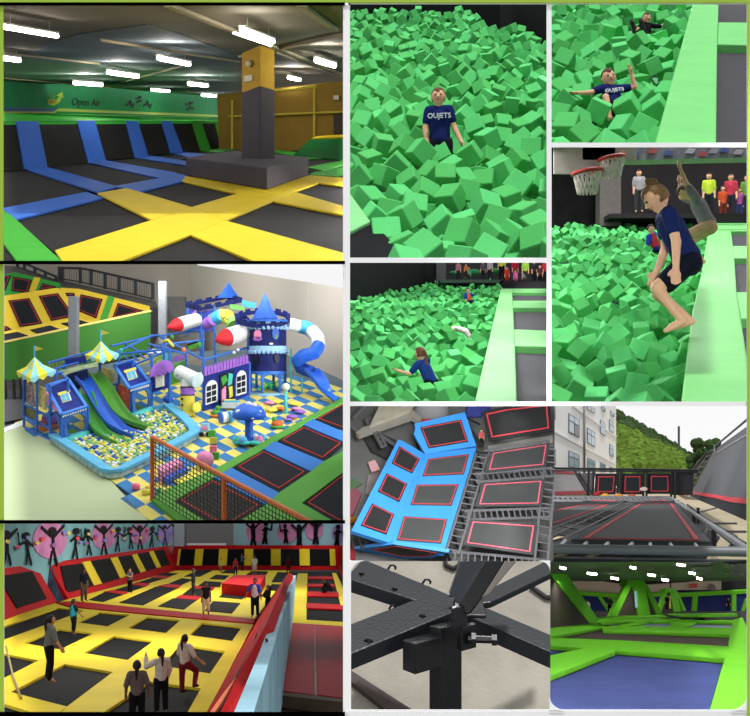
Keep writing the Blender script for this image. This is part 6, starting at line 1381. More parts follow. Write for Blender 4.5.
beam([(485, 172), (490, 140), (520, 118), (700, 28), (760, -5), (760, 60), (733, 66), (520, 168)], .04, M_k, -.01)
# the rising beam
ff = facing(5.86)
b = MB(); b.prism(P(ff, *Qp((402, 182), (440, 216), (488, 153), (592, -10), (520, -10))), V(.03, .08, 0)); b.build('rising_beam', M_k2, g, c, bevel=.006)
b = MB(); b.prism(P(facing(5.84), *Qp((488, 153), (514, 141), (640, -10), (592, -10))), V(.02, .1, 0)); b.build('rising_beam', mat('steel_lit_side', (136, 130, 122), .4, .4, .12, 3), g, c, bevel=.006)  # right face of the same beam, sunlight put into a paler colour
b = MB(); b.prism(P(facing(6.25), *Qp((372, 138), (412, 22), (420, -10), (530, -10), (430, 190), (395, 170))), V(0, .04, 0)); b.build('gusset_plate', mat('steel_slate', (66, 70, 76), .4, .4, .1), g, c, bevel=.004)
# joint block, post, stub
def post(ul, um, ur, d, vt, vb, nm, m, dl=.12, dr=.1):
    pts = []
    for u, dd in ((ul, d + dl), (um, d), (ur, d + dr)):
        r_ = ray(Q1(u, 0)[0], 358); pts.append(CAM + r_ * dd)
    pts.append(pts[0] + pts[2] - pts[1])
    zt_ = CAM.z + (CV - Q1(0, vt)[1]) / F * d; zb_ = CAM.z + (CV - Q1(0, vb)[1]) / F * d
    pts = [V(p.x, p.y, zb_) for p in pts]
    b = MB(); b.prism(pts, V(0, 0, zt_ - zb_)); return b.build(nm, m, g, c, bevel=.006)
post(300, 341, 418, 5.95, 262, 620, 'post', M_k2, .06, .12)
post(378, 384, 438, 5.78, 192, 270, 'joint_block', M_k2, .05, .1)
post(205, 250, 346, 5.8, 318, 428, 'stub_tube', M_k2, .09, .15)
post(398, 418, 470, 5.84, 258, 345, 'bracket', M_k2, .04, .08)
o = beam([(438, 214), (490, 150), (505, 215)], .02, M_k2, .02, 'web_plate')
b = MB(); p = ff.at(*Q1(440, 300)); b.tube(p, p + V(.16, -.02, 0), .022, None, 6); b.lathe(p + V(.135, -.02, 0), [(.036, 0), (.036, .03)], 6, axis=V(1, -.1, 0)); b.lathe(p + V(.02, 0, 0), [(.04, 0), (.04, .025)], 6, axis=V(1, -.1, 0)); b.build('bolt', M_k2, g, c)
for (x, y, s) in ((172, 46, 26), (296, 98, 28), (178, 124, 18), (172, 188, 20), (278, 222, 22), (86, 312, 30), (440, 112, 22), (60, 70, 16), (350, 262, 18)):
    p = fl.at(*Q1(x, y)); k = s / 3.571 / F * (p.y - CAM.y); b = MB(); b.path([p + V(-k * .7, .01, -.01), p + V(-k * .35, 0, k * .35), p + V(0, -.01, k * .45), p + V(k * .35, 0, k * .1), p + V(k * .3, .01, -.01)], .0075, 6); b.build('hook', M_k2, g, c, smooth=True)
tag(slab('steel_bar', gr.up(.06), Qp((-10, 385), (22, 412), (240, 552), (300, 600), (160, 600), (140, 545), (22, 452), (-10, 430)), .05, mat('steel_brown', (66, 54, 52), .5, .3, .15, 3), c), 'brown steel bar lying on the concrete below the joint', 'bar')
b = MB(); b.path([gr.up(.03).at(*Q1(x, y)) for x, y in ((355, 15), (362, 38), (385, 48), (405, 40), (415, 15))], .02, 6); tag(b.build('cable', mat('cable_dark', (40, 40, 42), .6), None, c, smooth=True), 'dark cable loop on the concrete behind the joint', 'cable')
b = MB(); b.path([gr.up(.03).at(*Q1(x, y)) for x, y in ((662, 112), (690, 132), (715, 150), (760, 160))], .02, 6); tag(b.build('cable', mat('cable_dark', (40, 40, 42), .6), None, c, smooth=True), 'dark cable on the concrete under the right beam', 'cable')
# ================================================================ indoor playground with castle, ball pit and netted trampolines
c = 'P2'
fl = floor_plane(12.6, 110)
yb = lambda v: 12600.0 / (v - 110.0)
at = lambda u, v, y: CAM + ray(u, v) * y
A5 = lambda x, y: (x / 4.2857, 255 + y / 4.2857)
B6 = lambda x, y: (170 + x / 4.1667, 255 + y / 4.1667)
B8 = lambda x, y: (170 + x / 4.1667, 390 + y / 4.1667)
Z1 = lambda x, y: (x / 6.25, 340 + y / 6.25)
Z2 = lambda x, y: (100 + x / 6.25, 330 + y / 6.25)
Z3 = lambda x, y: (180 + x / 6.25, 280 + y / 6.25)
Z5 = lambda x, y: (60 + x / 4.6875, 420 + y / 4.6875)
m_ = lambda f, *q: [f(*p) for p in q]
px = lambda n, y: n * y / F
M_pipe2 = mat('pipe_blue', (56, 110, 196), .45, .2)
M_navy = mat('panel_navy', (34, 48, 128), .6, .15, .25, 3)
M_sky = mat('vinyl_sky', (96, 176, 214), .5, .15)
M_yl = mat('plastic_yellow', (228, 218, 84), .5, .15); M_gn = mat('plastic_green', (70, 150, 60), .45, .2)
M_pk = mat('plastic_pink', (226, 140, 180), .5, .15); M_pu = mat('plastic_purple', (150, 100, 190), .5, .15)
M_wh = mat('plastic_white', (226, 228, 226), .45, .2); M_rd = mat('plastic_red', (208, 40, 48), .45, .2)
M_bl = mat('plastic_blue', (40, 96, 200), .35, .3); M_cy = mat('plastic_cyan', (70, 170, 216), .4, .25); M_tq = mat('plastic_teal', (80, 190, 180), .5, .15)
M_rd2 = mat('stripe_brick', (170, 52, 48), .6, .1)
M_or = mat('steel_orange', (206, 112, 54), .5, .2)
# floors
b = MB(); b.prism(P(fl, (-6, 430), (24, 426), (60, 444), (112, 482), (150, 522), (150, 530), (-6, 530)), V(0, 0, -.1)); structure(b.build('floor_pale', mat('floor_pale_green', (178, 192, 152), .7, .1, .03, .2), None, c))
tb, ty = mat('tile_blue', (64, 122, 176), .7, .1, .05), mat('tile_yellow', (218, 206, 110), .7, .1, .05)
o0 = fl.at(130.7, 493.8); d1 = o0 - fl.at(120, 498.5); d2 = fl.at(145.8, 504.3) - o0
poly = [(50, 440), (112, 484), (150, 520), (160, 530), (345, 420), (350, 388), (270, 372), (160, 372), (90, 400), (20, 405), (24, 428)]
def inpoly(u, v):
    r = False; j = len(poly) - 1
    for i in range(len(poly)):
        (x1, y1), (x2, y2) = poly[i], poly[j]
        if (y1 > v) != (y2 > v) and u < (x2 - x1) * (v - y1) / (y2 - y1) + x1: r = not r
        j = i
    return r
b = MB()
for i in range(-24, 40):
    for j in range(-30, 16):
        q = o0 + d1 * i + d2 * j
        ctr = q + (d1 + d2) / 2 - CAM
        if ctr.y < 5: continue
        u, v = CU + F * ctr.x / ctr.y, CV - F * ctr.z / ctr.y
        if not inpoly(u, v): continue
        b.use(ty if (i + j) % 2 == 0 else tb); b.prism([q, q + d1, q + d1 + d2, q + d2], V(0, 0, -.06))
structure(b.build('floor_tiles', None, None, c))
b = MB(); b.prism(P(fl.up(-.12), (-6, 440), (160, 535), (350, 535), (350, 345), (-6, 360)), V(0, 0, -.2)); structure(b.build('floor', mat('floor_slate', (92, 104, 110), .8, .1, .1, .3), None, c))
tag(slab('white_line', fl.up(.02), [(-4, 435), (-4, 431), (24, 420), (26, 424)], .03, M_wh, c), 'white floor line at the left edge of the playground', 'line')
b = MB(); b.prism(P(fl.up(.03), (-6, 424), (-6, 402), (22, 396), (24, 418)), V(0, 0, -.02)); tag(b.build('dark_mat', mat('mat_slate', (74, 74, 76), .8), None, c), 'dark grey mat on the floor left of the first tower', 'mat')
# back walls, columns, railing
wr = plane3(at(185, 340, 64), at(344, 400, 47), at(185, 300, 64))
M_w2 = mat('wall_taupe', (176, 168, 158), .85, .1, .05, .15)
b = MB(); b.prism(P(wr, (190, 360), (352, 408), (352, 289), (194, 264.6), (190, 264)), V(0, .4, 0)); structure(b.build('wall_right', M_w2, None, c))
wk = plane3(at(-4, 300, 72), at(194, 320, 66), at(-4, 260, 72))
b = MB(); b.prism(P(wk, (-8, 345), (196, 350), (196, 250), (-8, 250)), V(0, .4, 0)); structure(b.build('wall_back', mat('wall_taupe_dim', (160, 150, 142), .85, .1, .05, .15), None, c))
M_col = mat('column_grey2', (150, 154, 158), .7, .1)
for (u, w, v0, v1, y, nm) in ((93, 3, 258, 285, 70.5, 0), (118.5, 3, 258, 292, 70, 0), (166.5, 3.5, 258, 300, 68.5, 0), (229, 6, 271, 300, 59, 0), (309.5, 3.5, 282.5, 340, 50, 0)):
    b = MB(); a = at(u - w / 2, v1, y); e_ = at(u + w / 2, v0, y); b.box((a.x, a.y, a.z), (e_.x, a.y + .3, e_.z)); structure(b.build('column', M_col, None, c))
for (u0, u1, v0, v1, y, lab) in ((68, 77, 296, 372, 45, 'x'), (158, 165.5, 281, 350, 50, 'y')):
    b = MB(); a = at(u0, v1, y); e_ = at(u1, v0, y); b.box((a.x, a.y, a.z), (e_.x, a.y + .4, e_.z)); structure(b.build('column', mat('column_pale2', (134, 138, 142), .7, .1), None, c, bevel=.03))
ws2 = plane3(at(60, 285, 64), at(168, 310, 60), at(60, 260, 64))
b = MB(); b.prism(P(ws2, *m_(A5, (-20, 40), (80, 50), (255, 112), (265, 108), (350, 128), (655, 195), (672, 230), (672, 345), (650, 360), (-20, 360))), V(0, .6, 0)); structure(b.build('wall_landing', mat('landing_dark', (92, 90, 88), .85), None, c))
g = root('stair_flight', at(190, 325, 62), 'dark grey stairs rising behind the blue frame at the back', 'stairs')
for i in range(6):
    x0, y0 = 700 + i * 14, 178 + i * 22
    b = MB(); u, v = A5(x0, y0); a = at(u, v, 61 - i * .4); b.box((a.x, a.y, a.z - 4), (a.x + px(22, 61), a.y + .4, a.z)); b.build('step', mat('stair_grey', (88, 86, 84), .8), g, c)
g = root('railing', at(100, 285, 61), 'black metal railing along the back landing', 'railing')
b = MB()
q = ws2.up(.5); qq = lambda x, y: q.at(*A5(x, y))
for pts in (((250, 55), (345, 57), (390, 64), (655, 124)), ((70, 20), (240, 92))):
    for a, e_ in zip(pts, pts[1:]): b.bar(qq(*a), qq(*e_), .14)
for a, e_ in (((265, 102), (345, 115)), ((345, 115), (655, 188)), ((70, 48), (240, 108))): b.bar(qq(*a), qq(*e_), .08)
b.build('rail', M_stb, g, c)
for x, y0, y1 in ((255, 56, 112), (268, 58, 112), (345, 58, 122), (390, 64, 130), (450, 78, 146), (510, 92, 158), (580, 107, 172), (655, 122, 192), (75, 22, 50), (105, 34, 62), (150, 54, 78), (195, 72, 94), (240, 92, 112)):
    b = MB(); b.bar(qq(x, y0), qq(x, y1), .16); b.build('railing_post', M_stb, g, c)
b = MB()
for i in range(40):
    x = 268 + i * 10; yy0 = 58 + max(0, x - 345) * .21; b.bar(qq(x, yy0), qq(x, yy0 + 62), .025)
tag(b.build('mesh_infill', mat('mesh_dark', (70, 70, 72), .7), g, c))
# raised trampoline park behind the green wall
wg2 = plane3(fl.at(4, 384), fl.at(152, 352), fl.at(4, 384) + V(0, 0, 3))
M_gw = mat('wall_leaf_green', (62, 116, 48), .75, .1, .05, .2)
g = root('green_wall', fl.at(80, 366), 'long dark green wall enclosing the raised yellow trampoline court', 'wall')
slab('panel', wg2, [(-6, 345), (152, 311.2), (152, 352), (-6, 386)], .3, M_gw, c, g)
slab('edge_trim', wg2.up(.03), [(-6, 343.5), (152, 309.8), (152, 311.4), (-6, 345.2)], .2, mat('trim_cream', (226, 200, 110), .6), c, g)
slab('end_panel', plane3(fl.at(152, 352), fl.at(157.5, 346), fl.at(152, 352) + V(0, 0, 3)), [(151.7, 306), (157, 308), (157, 338), (151.7, 350)], .1, mat('panel_charcoal', (40, 40, 40), .8), c, g)  # end face in an even dark grey
fa = facing(56, .35)
M_y2 = mat('vinyl_gold', (214, 182, 58), .6, .05, .07, 1); M_t2 = mat('tramp_ink', (32, 34, 40), .8, .1, .15, 1)
def court(name, pl_, uv, m, mats_, label, extra=()):
    g = root('trampoline_wall', pl_.at(*uv[0]), label, 'trampoline wall'); slab('padding', pl_, uv, .3, m, c, g)
    for q in mats_: 
        pts = P(pl_.up(.04), *q); b = MB(); b.prism(pts, -pl_.n * .04); o = b.build('mat', M_t2, g, c)
        if o: ring(pts, .08, .115, pl_.n, .02, M_rd2, o, c)
    for q, mm in extra: slab('divider_pad', pl_.up(.05), q, .05, mm, c, g)
court('a', fa, m_(A5, (-30, 182), (245, 140), (272, 152), (330, 270), (300, 300), (-30, 372)), M_y2, [m_(A5, (35, 195), (125, 184), (182, 294), (85, 308)), m_(A5, (165, 175), (248, 163), (320, 262), (218, 282)), m_(A5, (-30, 300), (30, 305), (50, 318), (-30, 340))], 'yellow leaning wall of black mats at the left of the raised court')
fb = facing(57.5, .3)
court('b', fb, m_(A5, (258, 140), (340, 145), (645, 220), (645, 244), (400, 300), (300, 285)), M_y2, [m_(A5, (345, 168), (440, 188), (412, 272), (332, 238)), m_(A5, (505, 205), (622, 240), (478, 276)), m_(A5, (278, 162), (318, 162), (322, 176), (285, 176))], 'yellow leaning wall of black mats at the right of the raised court', [(m_(A5, (463, 174), (491, 181), (456, 284), (424, 290)), M_gn)])
fc = plane3(at(4, 350, 48.5), at(150, 316, 55), at(60, 318, 55))
g = root('raised_court_floor', fc.at(40, 330), 'yellow padded floor with black mats in the raised court', 'trampoline court')
slab('padding', fc, m_(A5, (-30, 340), (190, 292), (330, 268), (420, 290), (640, 238), (640, 246), (-30, 384)), .2, M_y2, c, g)
for q in (m_(A5, (-20, 345), (75, 329), (122, 345), (-20, 374)), m_(A5, (130, 320), (215, 301), (258, 318), (170, 339)), m_(A5, (262, 292), (345, 279), (388, 292), (300, 306))): slab('mat', fc.up(.05), q, .04, M_t2, c, g)
fd = facing(60.5, .3)
court('d', fd, m_(A5, (-30, 92), (65, 74), (255, 120), (255, 145), (-30, 180)), mat('vinyl_leaf', (58, 144, 62), .6, .05), [m_(A5, (55, 92), (136, 106), (118, 163), (48, 152)), m_(A5, (182, 120), (252, 138), (165, 152)), m_(A5, (-30, 90), (48, 86), (24, 148), (-30, 160))], 'green leaning wall of black mats farther back at the upper left', [(m_(A5, (147, 94), (173, 98), (150, 156), (124, 156)), M_y2)])
# ---- play towers
def posts(g, pts, r=.055, m=None):
    for (u, v, vt) in pts:
        p = fl.at(u, v); b = MB(); b.tube(p, V(p.x, p.y, CAM.z + (CV - vt) / F * (p.y - CAM.y)), r, None, 8); b.build('post', m or M_pipe2, g, c, smooth=True, auto=40)
def rails2(g, segs, r=.05, nm='rail'):
    b = MB()
    for (a, ya, d, yd) in segs: b.tube(at(a[0], a[1], ya), at(d[0], d[1], yd), r, None, 6)
    b.build(nm, M_pipe2, g, c, smooth=True, auto=40)
def tent(g, apex, ring_, y, hy):
    """striped pointed roof: eight panels in yellow and pale blue, scalloped hem"""
    cy = sum(p[1] for p in ring_) / len(ring_)
    R_ = [at(p[0], p[1], y + (hy * (cy - p[1]) / 10.0)) for p in ring_]
    top = at(apex[0], apex[1], y)
    m1_, m2_ = mat('canvas_yellow', (232, 224, 70), .7, .1), mat('canvas_aqua', (150, 214, 214), .7, .1)
    b = MB(); n = len(R_)
    full = []
    for i in range(n):
        for k in range(3): full.append(R_[i].lerp(R_[(i + 1) % n], k / 3))
    for i in range(len(full)):
        b.use(m1_ if (i // 1) % 2 == 0 else m2_); p, q = full[i], full[(i + 1) % len(full)]
        mid = lambda t, z: top.lerp(p, t).lerp(top.lerp(q, t), .5)
        p1, q1 = top.lerp(p, .5) - V(0, 0, .12), top.lerp(q, .5) - V(0, 0, .12)
        b.add([top, p1, q1, p, q], [[0, 1, 2], [1, 3, 4, 2]])
        h = p.lerp(q, .5) - V(0, 0, .22); b.add([p, q, q - V(0, 0, .1), h, p - V(0, 0, .1)], [[0, 1, 2, 3, 4]])
    b.build('striped_roof', None, g, c)
    b = MB(); b.tube(top, top + V(0, 0, px(11, y)), .03, None, 6); b.build('flag_pole', M_cy, g, c)
    b = MB(); f = top + V(0, 0, px(11, y)); k = px(9, y); b.prism([f, f - V(0, 0, k * .6), f + V(k, 0, -k * .35)], V(0, .03, 0)); b.build('flag', mat('flag_olive', (190, 184, 60), .7), g, c)
def window_panel(g, pl_, cx, cy, s, parent):
    for (x0, y0, x1, y1, m) in ((-1.3, -1.15, 1.3, -.7, M_yl), (-1, -.8, 1, 1, mat('cream', (226, 220, 160), .6)), (-.8, -.6, -.08, .1, M_sky), (.08, -.6, .8, .1, M_sky), (-.8, .22, -.08, .85, M_sky), (.08, .22, .8, .85, M_sky)):
        k = .25; b = MB(); lift = .03 if m is not M_sky else .05
        b.prism([pl_.up(lift).at(cx + x * s + y * s * .35, cy + y * s - x * s * .3) for x, y in ((x0, y0), (x1, y0), (x1, y1), (x0, y1))], -pl_.n * .03); b.build('painted_window', m, parent, c)
def oval_panel(name, pl_, quad, m, g, k=.74):
    """panel with an oval opening"""
    Q = P(pl_, *quad); n = 20; cx = sum(Q, Vector()) / 4
    ax = (Q[1] + Q[2] - Q[0] - Q[3]) / 4; ay = (Q[2] + Q[3] - Q[0] - Q[1]) / 4
    inn = [cx + ax * k * math.cos(2 * PI * i / n) + ay * (k + .08) * math.sin(2 * PI * i / n) for i in range(n)]
    out = []
    for i in range(n):
        s_, t_ = math.cos(2 * PI * i / n), math.sin(2 * PI * i / n); f = 1 / max(abs(s_), abs(t_)); out.append(cx + ax * s_ * f + ay * t_ * f)
    b = MB()
    for i in range(n): j = (i + 1) % n; b.prism([out[i], out[j], inn[j], inn[i]], pl_.n * .06)
    return b.build(name, m, g, c)
def tower(label, apex, eaves, postlist, slant, front, side, tri, yv, sidem):
    y0 = yb(yv); g = root('play_tower', fl.at(front[3][0], front[3][1]), label, 'play tower')
    posts(g, postlist)
    tent(g, apex, eaves, y0 + 1.5, 1.4)
    pf = plane3(fl.at(*front[3]), fl.at(*front[2]), fl.at(*front[3]) + V(0, 0, 3))
    psd = plane3(fl.at(*side[3]), fl.at(*side[2]), fl.at(*side[3]) + V(0, 0, 3)); psd = plane3(fl.at(*side[2]), fl.at(*side[2]) + (fl.at(*side[3]) - fl.at(*side[2])), fl.at(*side[2]) + V(0, 0, 3))
    oval_panel('front_panel', pf, front, mat('panel_star_blue', (60, 104, 176), .6, .1, .4, 6), g)
    if sidem is None: oval_panel('side_panel', psd, side, mat('panel_star_blue', (60, 104, 176), .6, .1, .4, 6), g)
    else: slab('side_panel', psd, side, .06, sidem, c, g)
    L0, L1 = pf.at(*slant[3]), pf.at(*slant[2]); y1 = (L0.y + L1.y) / 2 - CAM.y
    ps = plane3(L0, L1, at(*slant[0], y1 + 1.5))
    o = slab('slanted_panel', ps, slant, .06, M_navy, c, g)
    for i in range(4):
        (a, d) = (slant[i], slant[(i + 1) % 4]); b = MB(); b.bar(ps.up(.04).at(*a), ps.up(.04).at(*d), .12, .08, ps.n); b.build('panel_edge', mat('edge_blue', (70, 130, 220), .5), o, c)
    cx = sum(q[0] for q in slant) / 4; cy = sum(q[1] for q in slant) / 4; window_panel(g, ps, cx, cy, 4.6, o)
    if tri: slab('gable_panel', psd.up(.05), tri, .06, M_pk, c, g)
    b = MB(); b.path([pf.up(.1).at(front[3][0] + (front[2][0] - front[3][0]) * t, front[3][1] + (front[2][1] - front[3][1]) * t - 1) for t in (0, .5, 1)], .22, 8); b.build('padded_sill', M_tq, g, c, smooth=True)
    b = MB()
    for i in range(10):
        t0, t1 = i / 10, (i + .55) / 10; lp = lambda t, dy: pf.up(.08).at(front[0][0] + (front[1][0] - front[0][0]) * t, front[0][1] + (front[1][1] - front[0][1]) * t + dy)
        b.prism([lp(t0, 0), lp(t1, 0), lp(t1, 2.2), lp(t0, 2.2)], pf.n * .02)
    b.build('checker_trim', M_wh, g, c)
    return g
g = tower('play tower with striped tent roof nearest the left edge', (34.4, 356.8), [(16.8, 371), (30.4, 378.5), (56, 370), (43, 364.5)], [(24, 427, 371), (37, 434, 378), (50, 439, 385), (62, 446, 414), (88, 437, 406), (56, 424, 370), (68, 430, 379)],
      m_(Z1, (285, 285), (425, 245), (540, 415), (385, 465)), m_(Z1, (390, 470), (545, 420), (552, 602), (400, 656)), m_(Z1, (300, 435), (385, 468), (396, 652), (318, 606)), m_(Z1, (286, 322), (384, 462), (300, 412)), 444, None)
for q, m in ((m_(Z1, (130, 228), (190, 262), (215, 415), (160, 375)), mat('painted_children', (150, 130, 130), .7, .1, .9, 9)), (m_(Z1, (205, 270), (278, 300), (285, 440), (222, 400)), mat('painted_cream', (206, 192, 120), .7, .1, .5, 8)), (m_(Z1, (145, 400), (215, 440), (225, 500), (155, 470)), mat('net_olive', (120, 112, 70), .8, .1, .6, 20))):
    slab('side_net' if 'net' in m.name else 'painted_panel', plane3(fl.at(24, 427), fl.at(50, 439), fl.at(24, 427) + V(0, 0, 3)).up(-.05), q, .05, m, c, g)
rails2(g, [((24, 404), 39.7, (50, 417), 38.6), ((24, 427), 39.7, (62, 446), 37.5), ((17.5, 371.5), 40, (31, 379), 39), ((31, 379), 39, (56, 370), 41), ((31, 380), 38.8, (62, 372), 41), ((50, 386), 38.5, (68, 379), 40), ((68, 379), 40, (56, 371), 41.5), ((62, 445), 37.5, (88, 436), 38.6), ((24, 416), 39.7, (50, 428), 38.6)])
for (q, m) in (((40, 428, 54, 423, .28), mat('roller_salmon', (206, 130, 100), .6)), ((46, 420, 60, 416, .25), M_pu)):
    b = MB(); b.tube(at(q[0], q[1], 39.2), at(q[2], q[3], 39.8), q[4], None, 12); b.build('foam_roller', m, g, c, smooth=True, auto=40)
slab('green_floor', fl.up(.05), [(52, 438), (64, 443), (86, 436), (72, 428)], .05, mat('carpet_green', (90, 150, 66), .8), c, g)
g = tower('play tower with striped tent roof standing behind the slides', (100.8, 340.8), [(84.8, 354.4), (100, 359.5), (119, 353.6), (104, 349)], [(100, 405, 359), (117, 407, 383), (131, 419, 389), (150.5, 412.5, 383), (119, 400, 354), (133, 404, 360)],
      [(114.4, 365.2), (132.8, 360.4), (149.6, 382), (129.6, 388.4)], [(130.4, 389.4), (149.6, 383.8), (150.4, 412.4), (132.8, 419.6)], [(115.4, 383), (129.6, 389.2), (131, 418.8), (117.4, 407)], None, 419, mat('painted_fire', (196, 96, 74), .7, .1, .9, 8))
for q, m in ((m_(Z1, (628, 165), (705, 190), (712, 330), (630, 260)), mat('painted_cream', (206, 192, 120), .7, .1, .5, 8)),): slab('painted_panel', plane3(fl.at(100, 405), fl.at(117, 407), fl.at(100, 405) + V(0, 0, 3)).up(-.6), q, .05, m, c, g)
rails2(g, [((85, 355), 42.5, (100, 360), 42), ((100, 360), 42, (119, 354), 43.5), ((100, 385), 42, (117, 384), 42), ((115, 365), 42, (133, 360), 43)])
slab('green_floor', fl.up(.05), [(120, 408), (133, 416), (149, 411), (138, 404)], .05, mat('carpet_green', (90, 150, 66), .8), c, g)
# bridge with slide entries
g = root('slide_bridge', at(75, 385, 41.5), 'blue framed bridge with dark entry panels above the three slides', 'bridge')
yq = 42.0
slab('entry_panel', facing(yq), m_(Z1, (405, 122), (530, 95), (536, 140), (410, 168)), .08, M_navy, c, g)
slab('entry_panel', facing(yq), m_(Z1, (415, 215), (545, 182), (548, 245), (470, 330), (450, 270)), .08, mat('entry_dark', (20, 36, 84), .7), c, g)
slab('striped_banner', facing(yq - .4), m_(Z1, (368, 192), (608, 136), (612, 165), (510, 182), (400, 222)), .05, mat('banner_mint', (190, 206, 160), .7, .1, .35, 5), c, g)
rails2(g, [((48, 363), 42, (100, 349), 43), ((46, 371), 41.5, (100, 357), 42.4), ((64, 362), 42, (64, 395), 42), ((85, 356), 42.2, (87, 384), 42)])
b = MB()
for i in range(16):
    t = i / 15; u = 46 + 52 * t; v = 364.5 - 13.5 * t; b.bar(at(u, v, 42.6), at(u + 1, v + 14, 42.2), .02)
for i in range(5): b.bar(at(46, 366 + 3 * i, 42.6), at(98, 352.5 + 3 * i, 42.8), .02)
b.build('safety_net', mat('net_sand', (140, 130, 100), .8), g, c)
def slide(label, pts, w, m):
    """pts = (u, v, y) down the middle; open trough with raised lips"""
    ctr = [at(*p) for p in pts]; fine_ = []
    n = len(ctr)
    for i in range(n - 1):
        p0, p1, p2, p3_ = ctr[max(i - 1, 0)], ctr[i], ctr[i + 1], ctr[min(i + 2, n - 1)]
        for k in range(6):
            t = k / 6; fine_.append(.5 * ((2 * p1) + (p2 - p0) * t + (2 * p0 - 5 * p1 + 4 * p2 - p3_) * t * t + (3 * p1 - p0 - 3 * p2 + p3_) * t ** 3))
    fine_.append(ctr[-1])
    prof = [(-.55, .30), (-.5, .34), (-.42, .3), (-.36, .08), (-.2, 0), (.2, 0), (.36, .08), (.42, .3), (.5, .34), (.55, .30), (.5, .02), (.3, -.08), (-.3, -.08), (-.5, .02)]
    b = MB(); vs = []; k = len(prof)
    for i, p in enumerate(fine_):
        t = (fine_[min(i + 1, len(fine_) - 1)] - fine_[max(i - 1, 0)]).normalized(); sd = t.cross(V(0, 0, 1)).normalized(); up = sd.cross(t).normalized()
        for (a, h) in prof: vs.append(p + sd * a * w + up * h * w)
    fs = [[i * k + j, i * k + (j + 1) % k, (i + 1) * k + (j + 1) % k, (i + 1) * k + j] for i in range(len(fine_) - 1) for j in range(k)]
    fs += [list(range(k)), list(range((len(fine_) - 1) * k, len(fine_) * k))]
    b.add(vs, fs); return tag(b.build('slide', m, None, c, smooth=True, auto=50), label, 'slide' if label else None)
slide('short green slide at the left of the blue slide', [(86, 394, 40.8), (90, 408, 40), (97, 428, 38.6), (108, 438, 37.9), (122, 445, 37.2)], .52, M_gn)
slide('blue slide in the middle of the three slides', [(82, 380, 42), (90, 389, 41.2), (101, 408, 39.9), (113, 425, 38.8), (124, 433, 38.4), (138, 438.5, 38.0)], .6, M_bl)
slide('green slide at the right, running beside the second tower', [(92, 374, 42.6), (101, 383, 41.8), (111, 400, 40.6), (121, 415, 39.6), (133, 424, 39), (148, 430, 38.9)], .58, mat('plastic_leaf_green', (74, 140, 44), .4, .25))
# ball pit
g = root('ball_pit', fl.at(125, 450), 'ball pit with padded sky blue rim in front of the slides', 'ball pit')
rim = [(54, 442), (66, 450), (84, 462), (100, 473), (106, 477), (112, 478.6), (119, 477.5), (130, 472), (160, 457.5), (186, 444), (193, 440), (195, 437), (193, 433.5), (184, 424), (168, 411)]
RP = [fl.at(*q) for q in rim]
def wallrun(pts, w, h, nm, m, z0=0.0):
    b = MB(); vs = []; n = len(pts)
    for i, p in enumerate(pts):
        t = (pts[min(i + 1, n - 1)] - pts[max(i - 1, 0)]); t.z = 0; t.normalize(); sd = V(t.y, -t.x, 0)
        q = p + V(0, 0, z0); vs += [q - sd * w, q + sd * w, q + sd * w + V(0, 0, h), q - sd * w + V(0, 0, h)]
    fs = [[i * 4 + j, i * 4 + (j + 1) % 4, i * 4 + 4 + (j + 1) % 4, i * 4 + 4 + j] for i in range(n - 1) for j in range(4)] + [[0, 1, 2, 3], [n * 4 - 1, n * 4 - 2, n * 4 - 3, n * 4 - 4]]
    b.add(vs, fs); return b.build(nm, m, g, c, bevel=.03)
wallrun(RP, .16, .2, 'painted_side', mat('painted_rim', (150, 176, 176), .6, .1, .5, 4)); wallrun(RP, .22, .13, 'padded_rim', M_sky, .2)
wallrun([fl.at(*q) for q in ((62, 444), (88, 436), (132, 419.5), (151, 412), (168, 409.5))], .12, .25, 'back_rim', M_sky)
balls = [('white', M_wh), ('yellow', mat('ball_yellow', (222, 210, 90), .5, .15)), ('green', mat('ball_green', (128, 176, 120), .5, .15)), ('blue', mat('ball_blue', (46, 98, 176), .5, .15))]
pitpoly = [(66, 446), (106, 473), (112, 474.5), (120, 473), (188, 440), (190, 436), (166, 413), (151, 415), (133, 422), (90, 440)]
def inpp(u, v, pp):
    r = False; j = len(pp) - 1
    for i in range(len(pp)):
        (x1, y1), (x2, y2) = pp[i], pp[j]
        if (y1 > v) != (y2 > v) and u < (x2 - x1) * (v - y1) / (y2 - y1) + x1: r = not r
        j = i
    return r
rnd = random.Random(9); bm_ = {}
for nm, m in balls:
    q = MB(); q.ball((0, 0, 0), .075, 10, 7); me = bpy.data.meshes.new('pit_ball'); me.from_pydata([tuple(p) for p in q.v], [], q.f); me.materials.append(m)
    for p in me.polygons: p.use_smooth = True
    bm_[nm] = me
pos = []
e1 = (fl.at(150, 452) - fl.at(112, 474)).normalized(); e2 = (fl.at(70, 447) - fl.at(112, 474)).normalized()
for i in range(-2, 60):
    for j in range(-2, 60):
        p = fl.at(112, 474) + e1 * i * .165 + e2 * j * .165 + V(rnd.uniform(-.006, .006), rnd.uniform(-.006, .006), .17 + rnd.uniform(-.03, .03)); q = p - CAM
        if inpp(CU + F * q.x / q.y, CV - F * (q.z - .17) / q.y, pitpoly): pos.append(p)
pos.sort(key=lambda p: p.y); rest = MB()
for i, p in enumerate(pos):
    nm = rnd.choice(['white', 'yellow', 'yellow', 'green', 'green', 'blue'])
    if i < 280:
        o = bpy.data.objects.new('pit_ball', bm_[nm]); COL.objects.link(o); o.location = p; tag(o, 'small %s plastic ball lying in the blue rimmed ball pit' % nm, 'ball', '%s balls in the ball pit' % nm)
    else: rest.use(dict(balls)[nm]); rest.ball(p, .075, 8, 5)
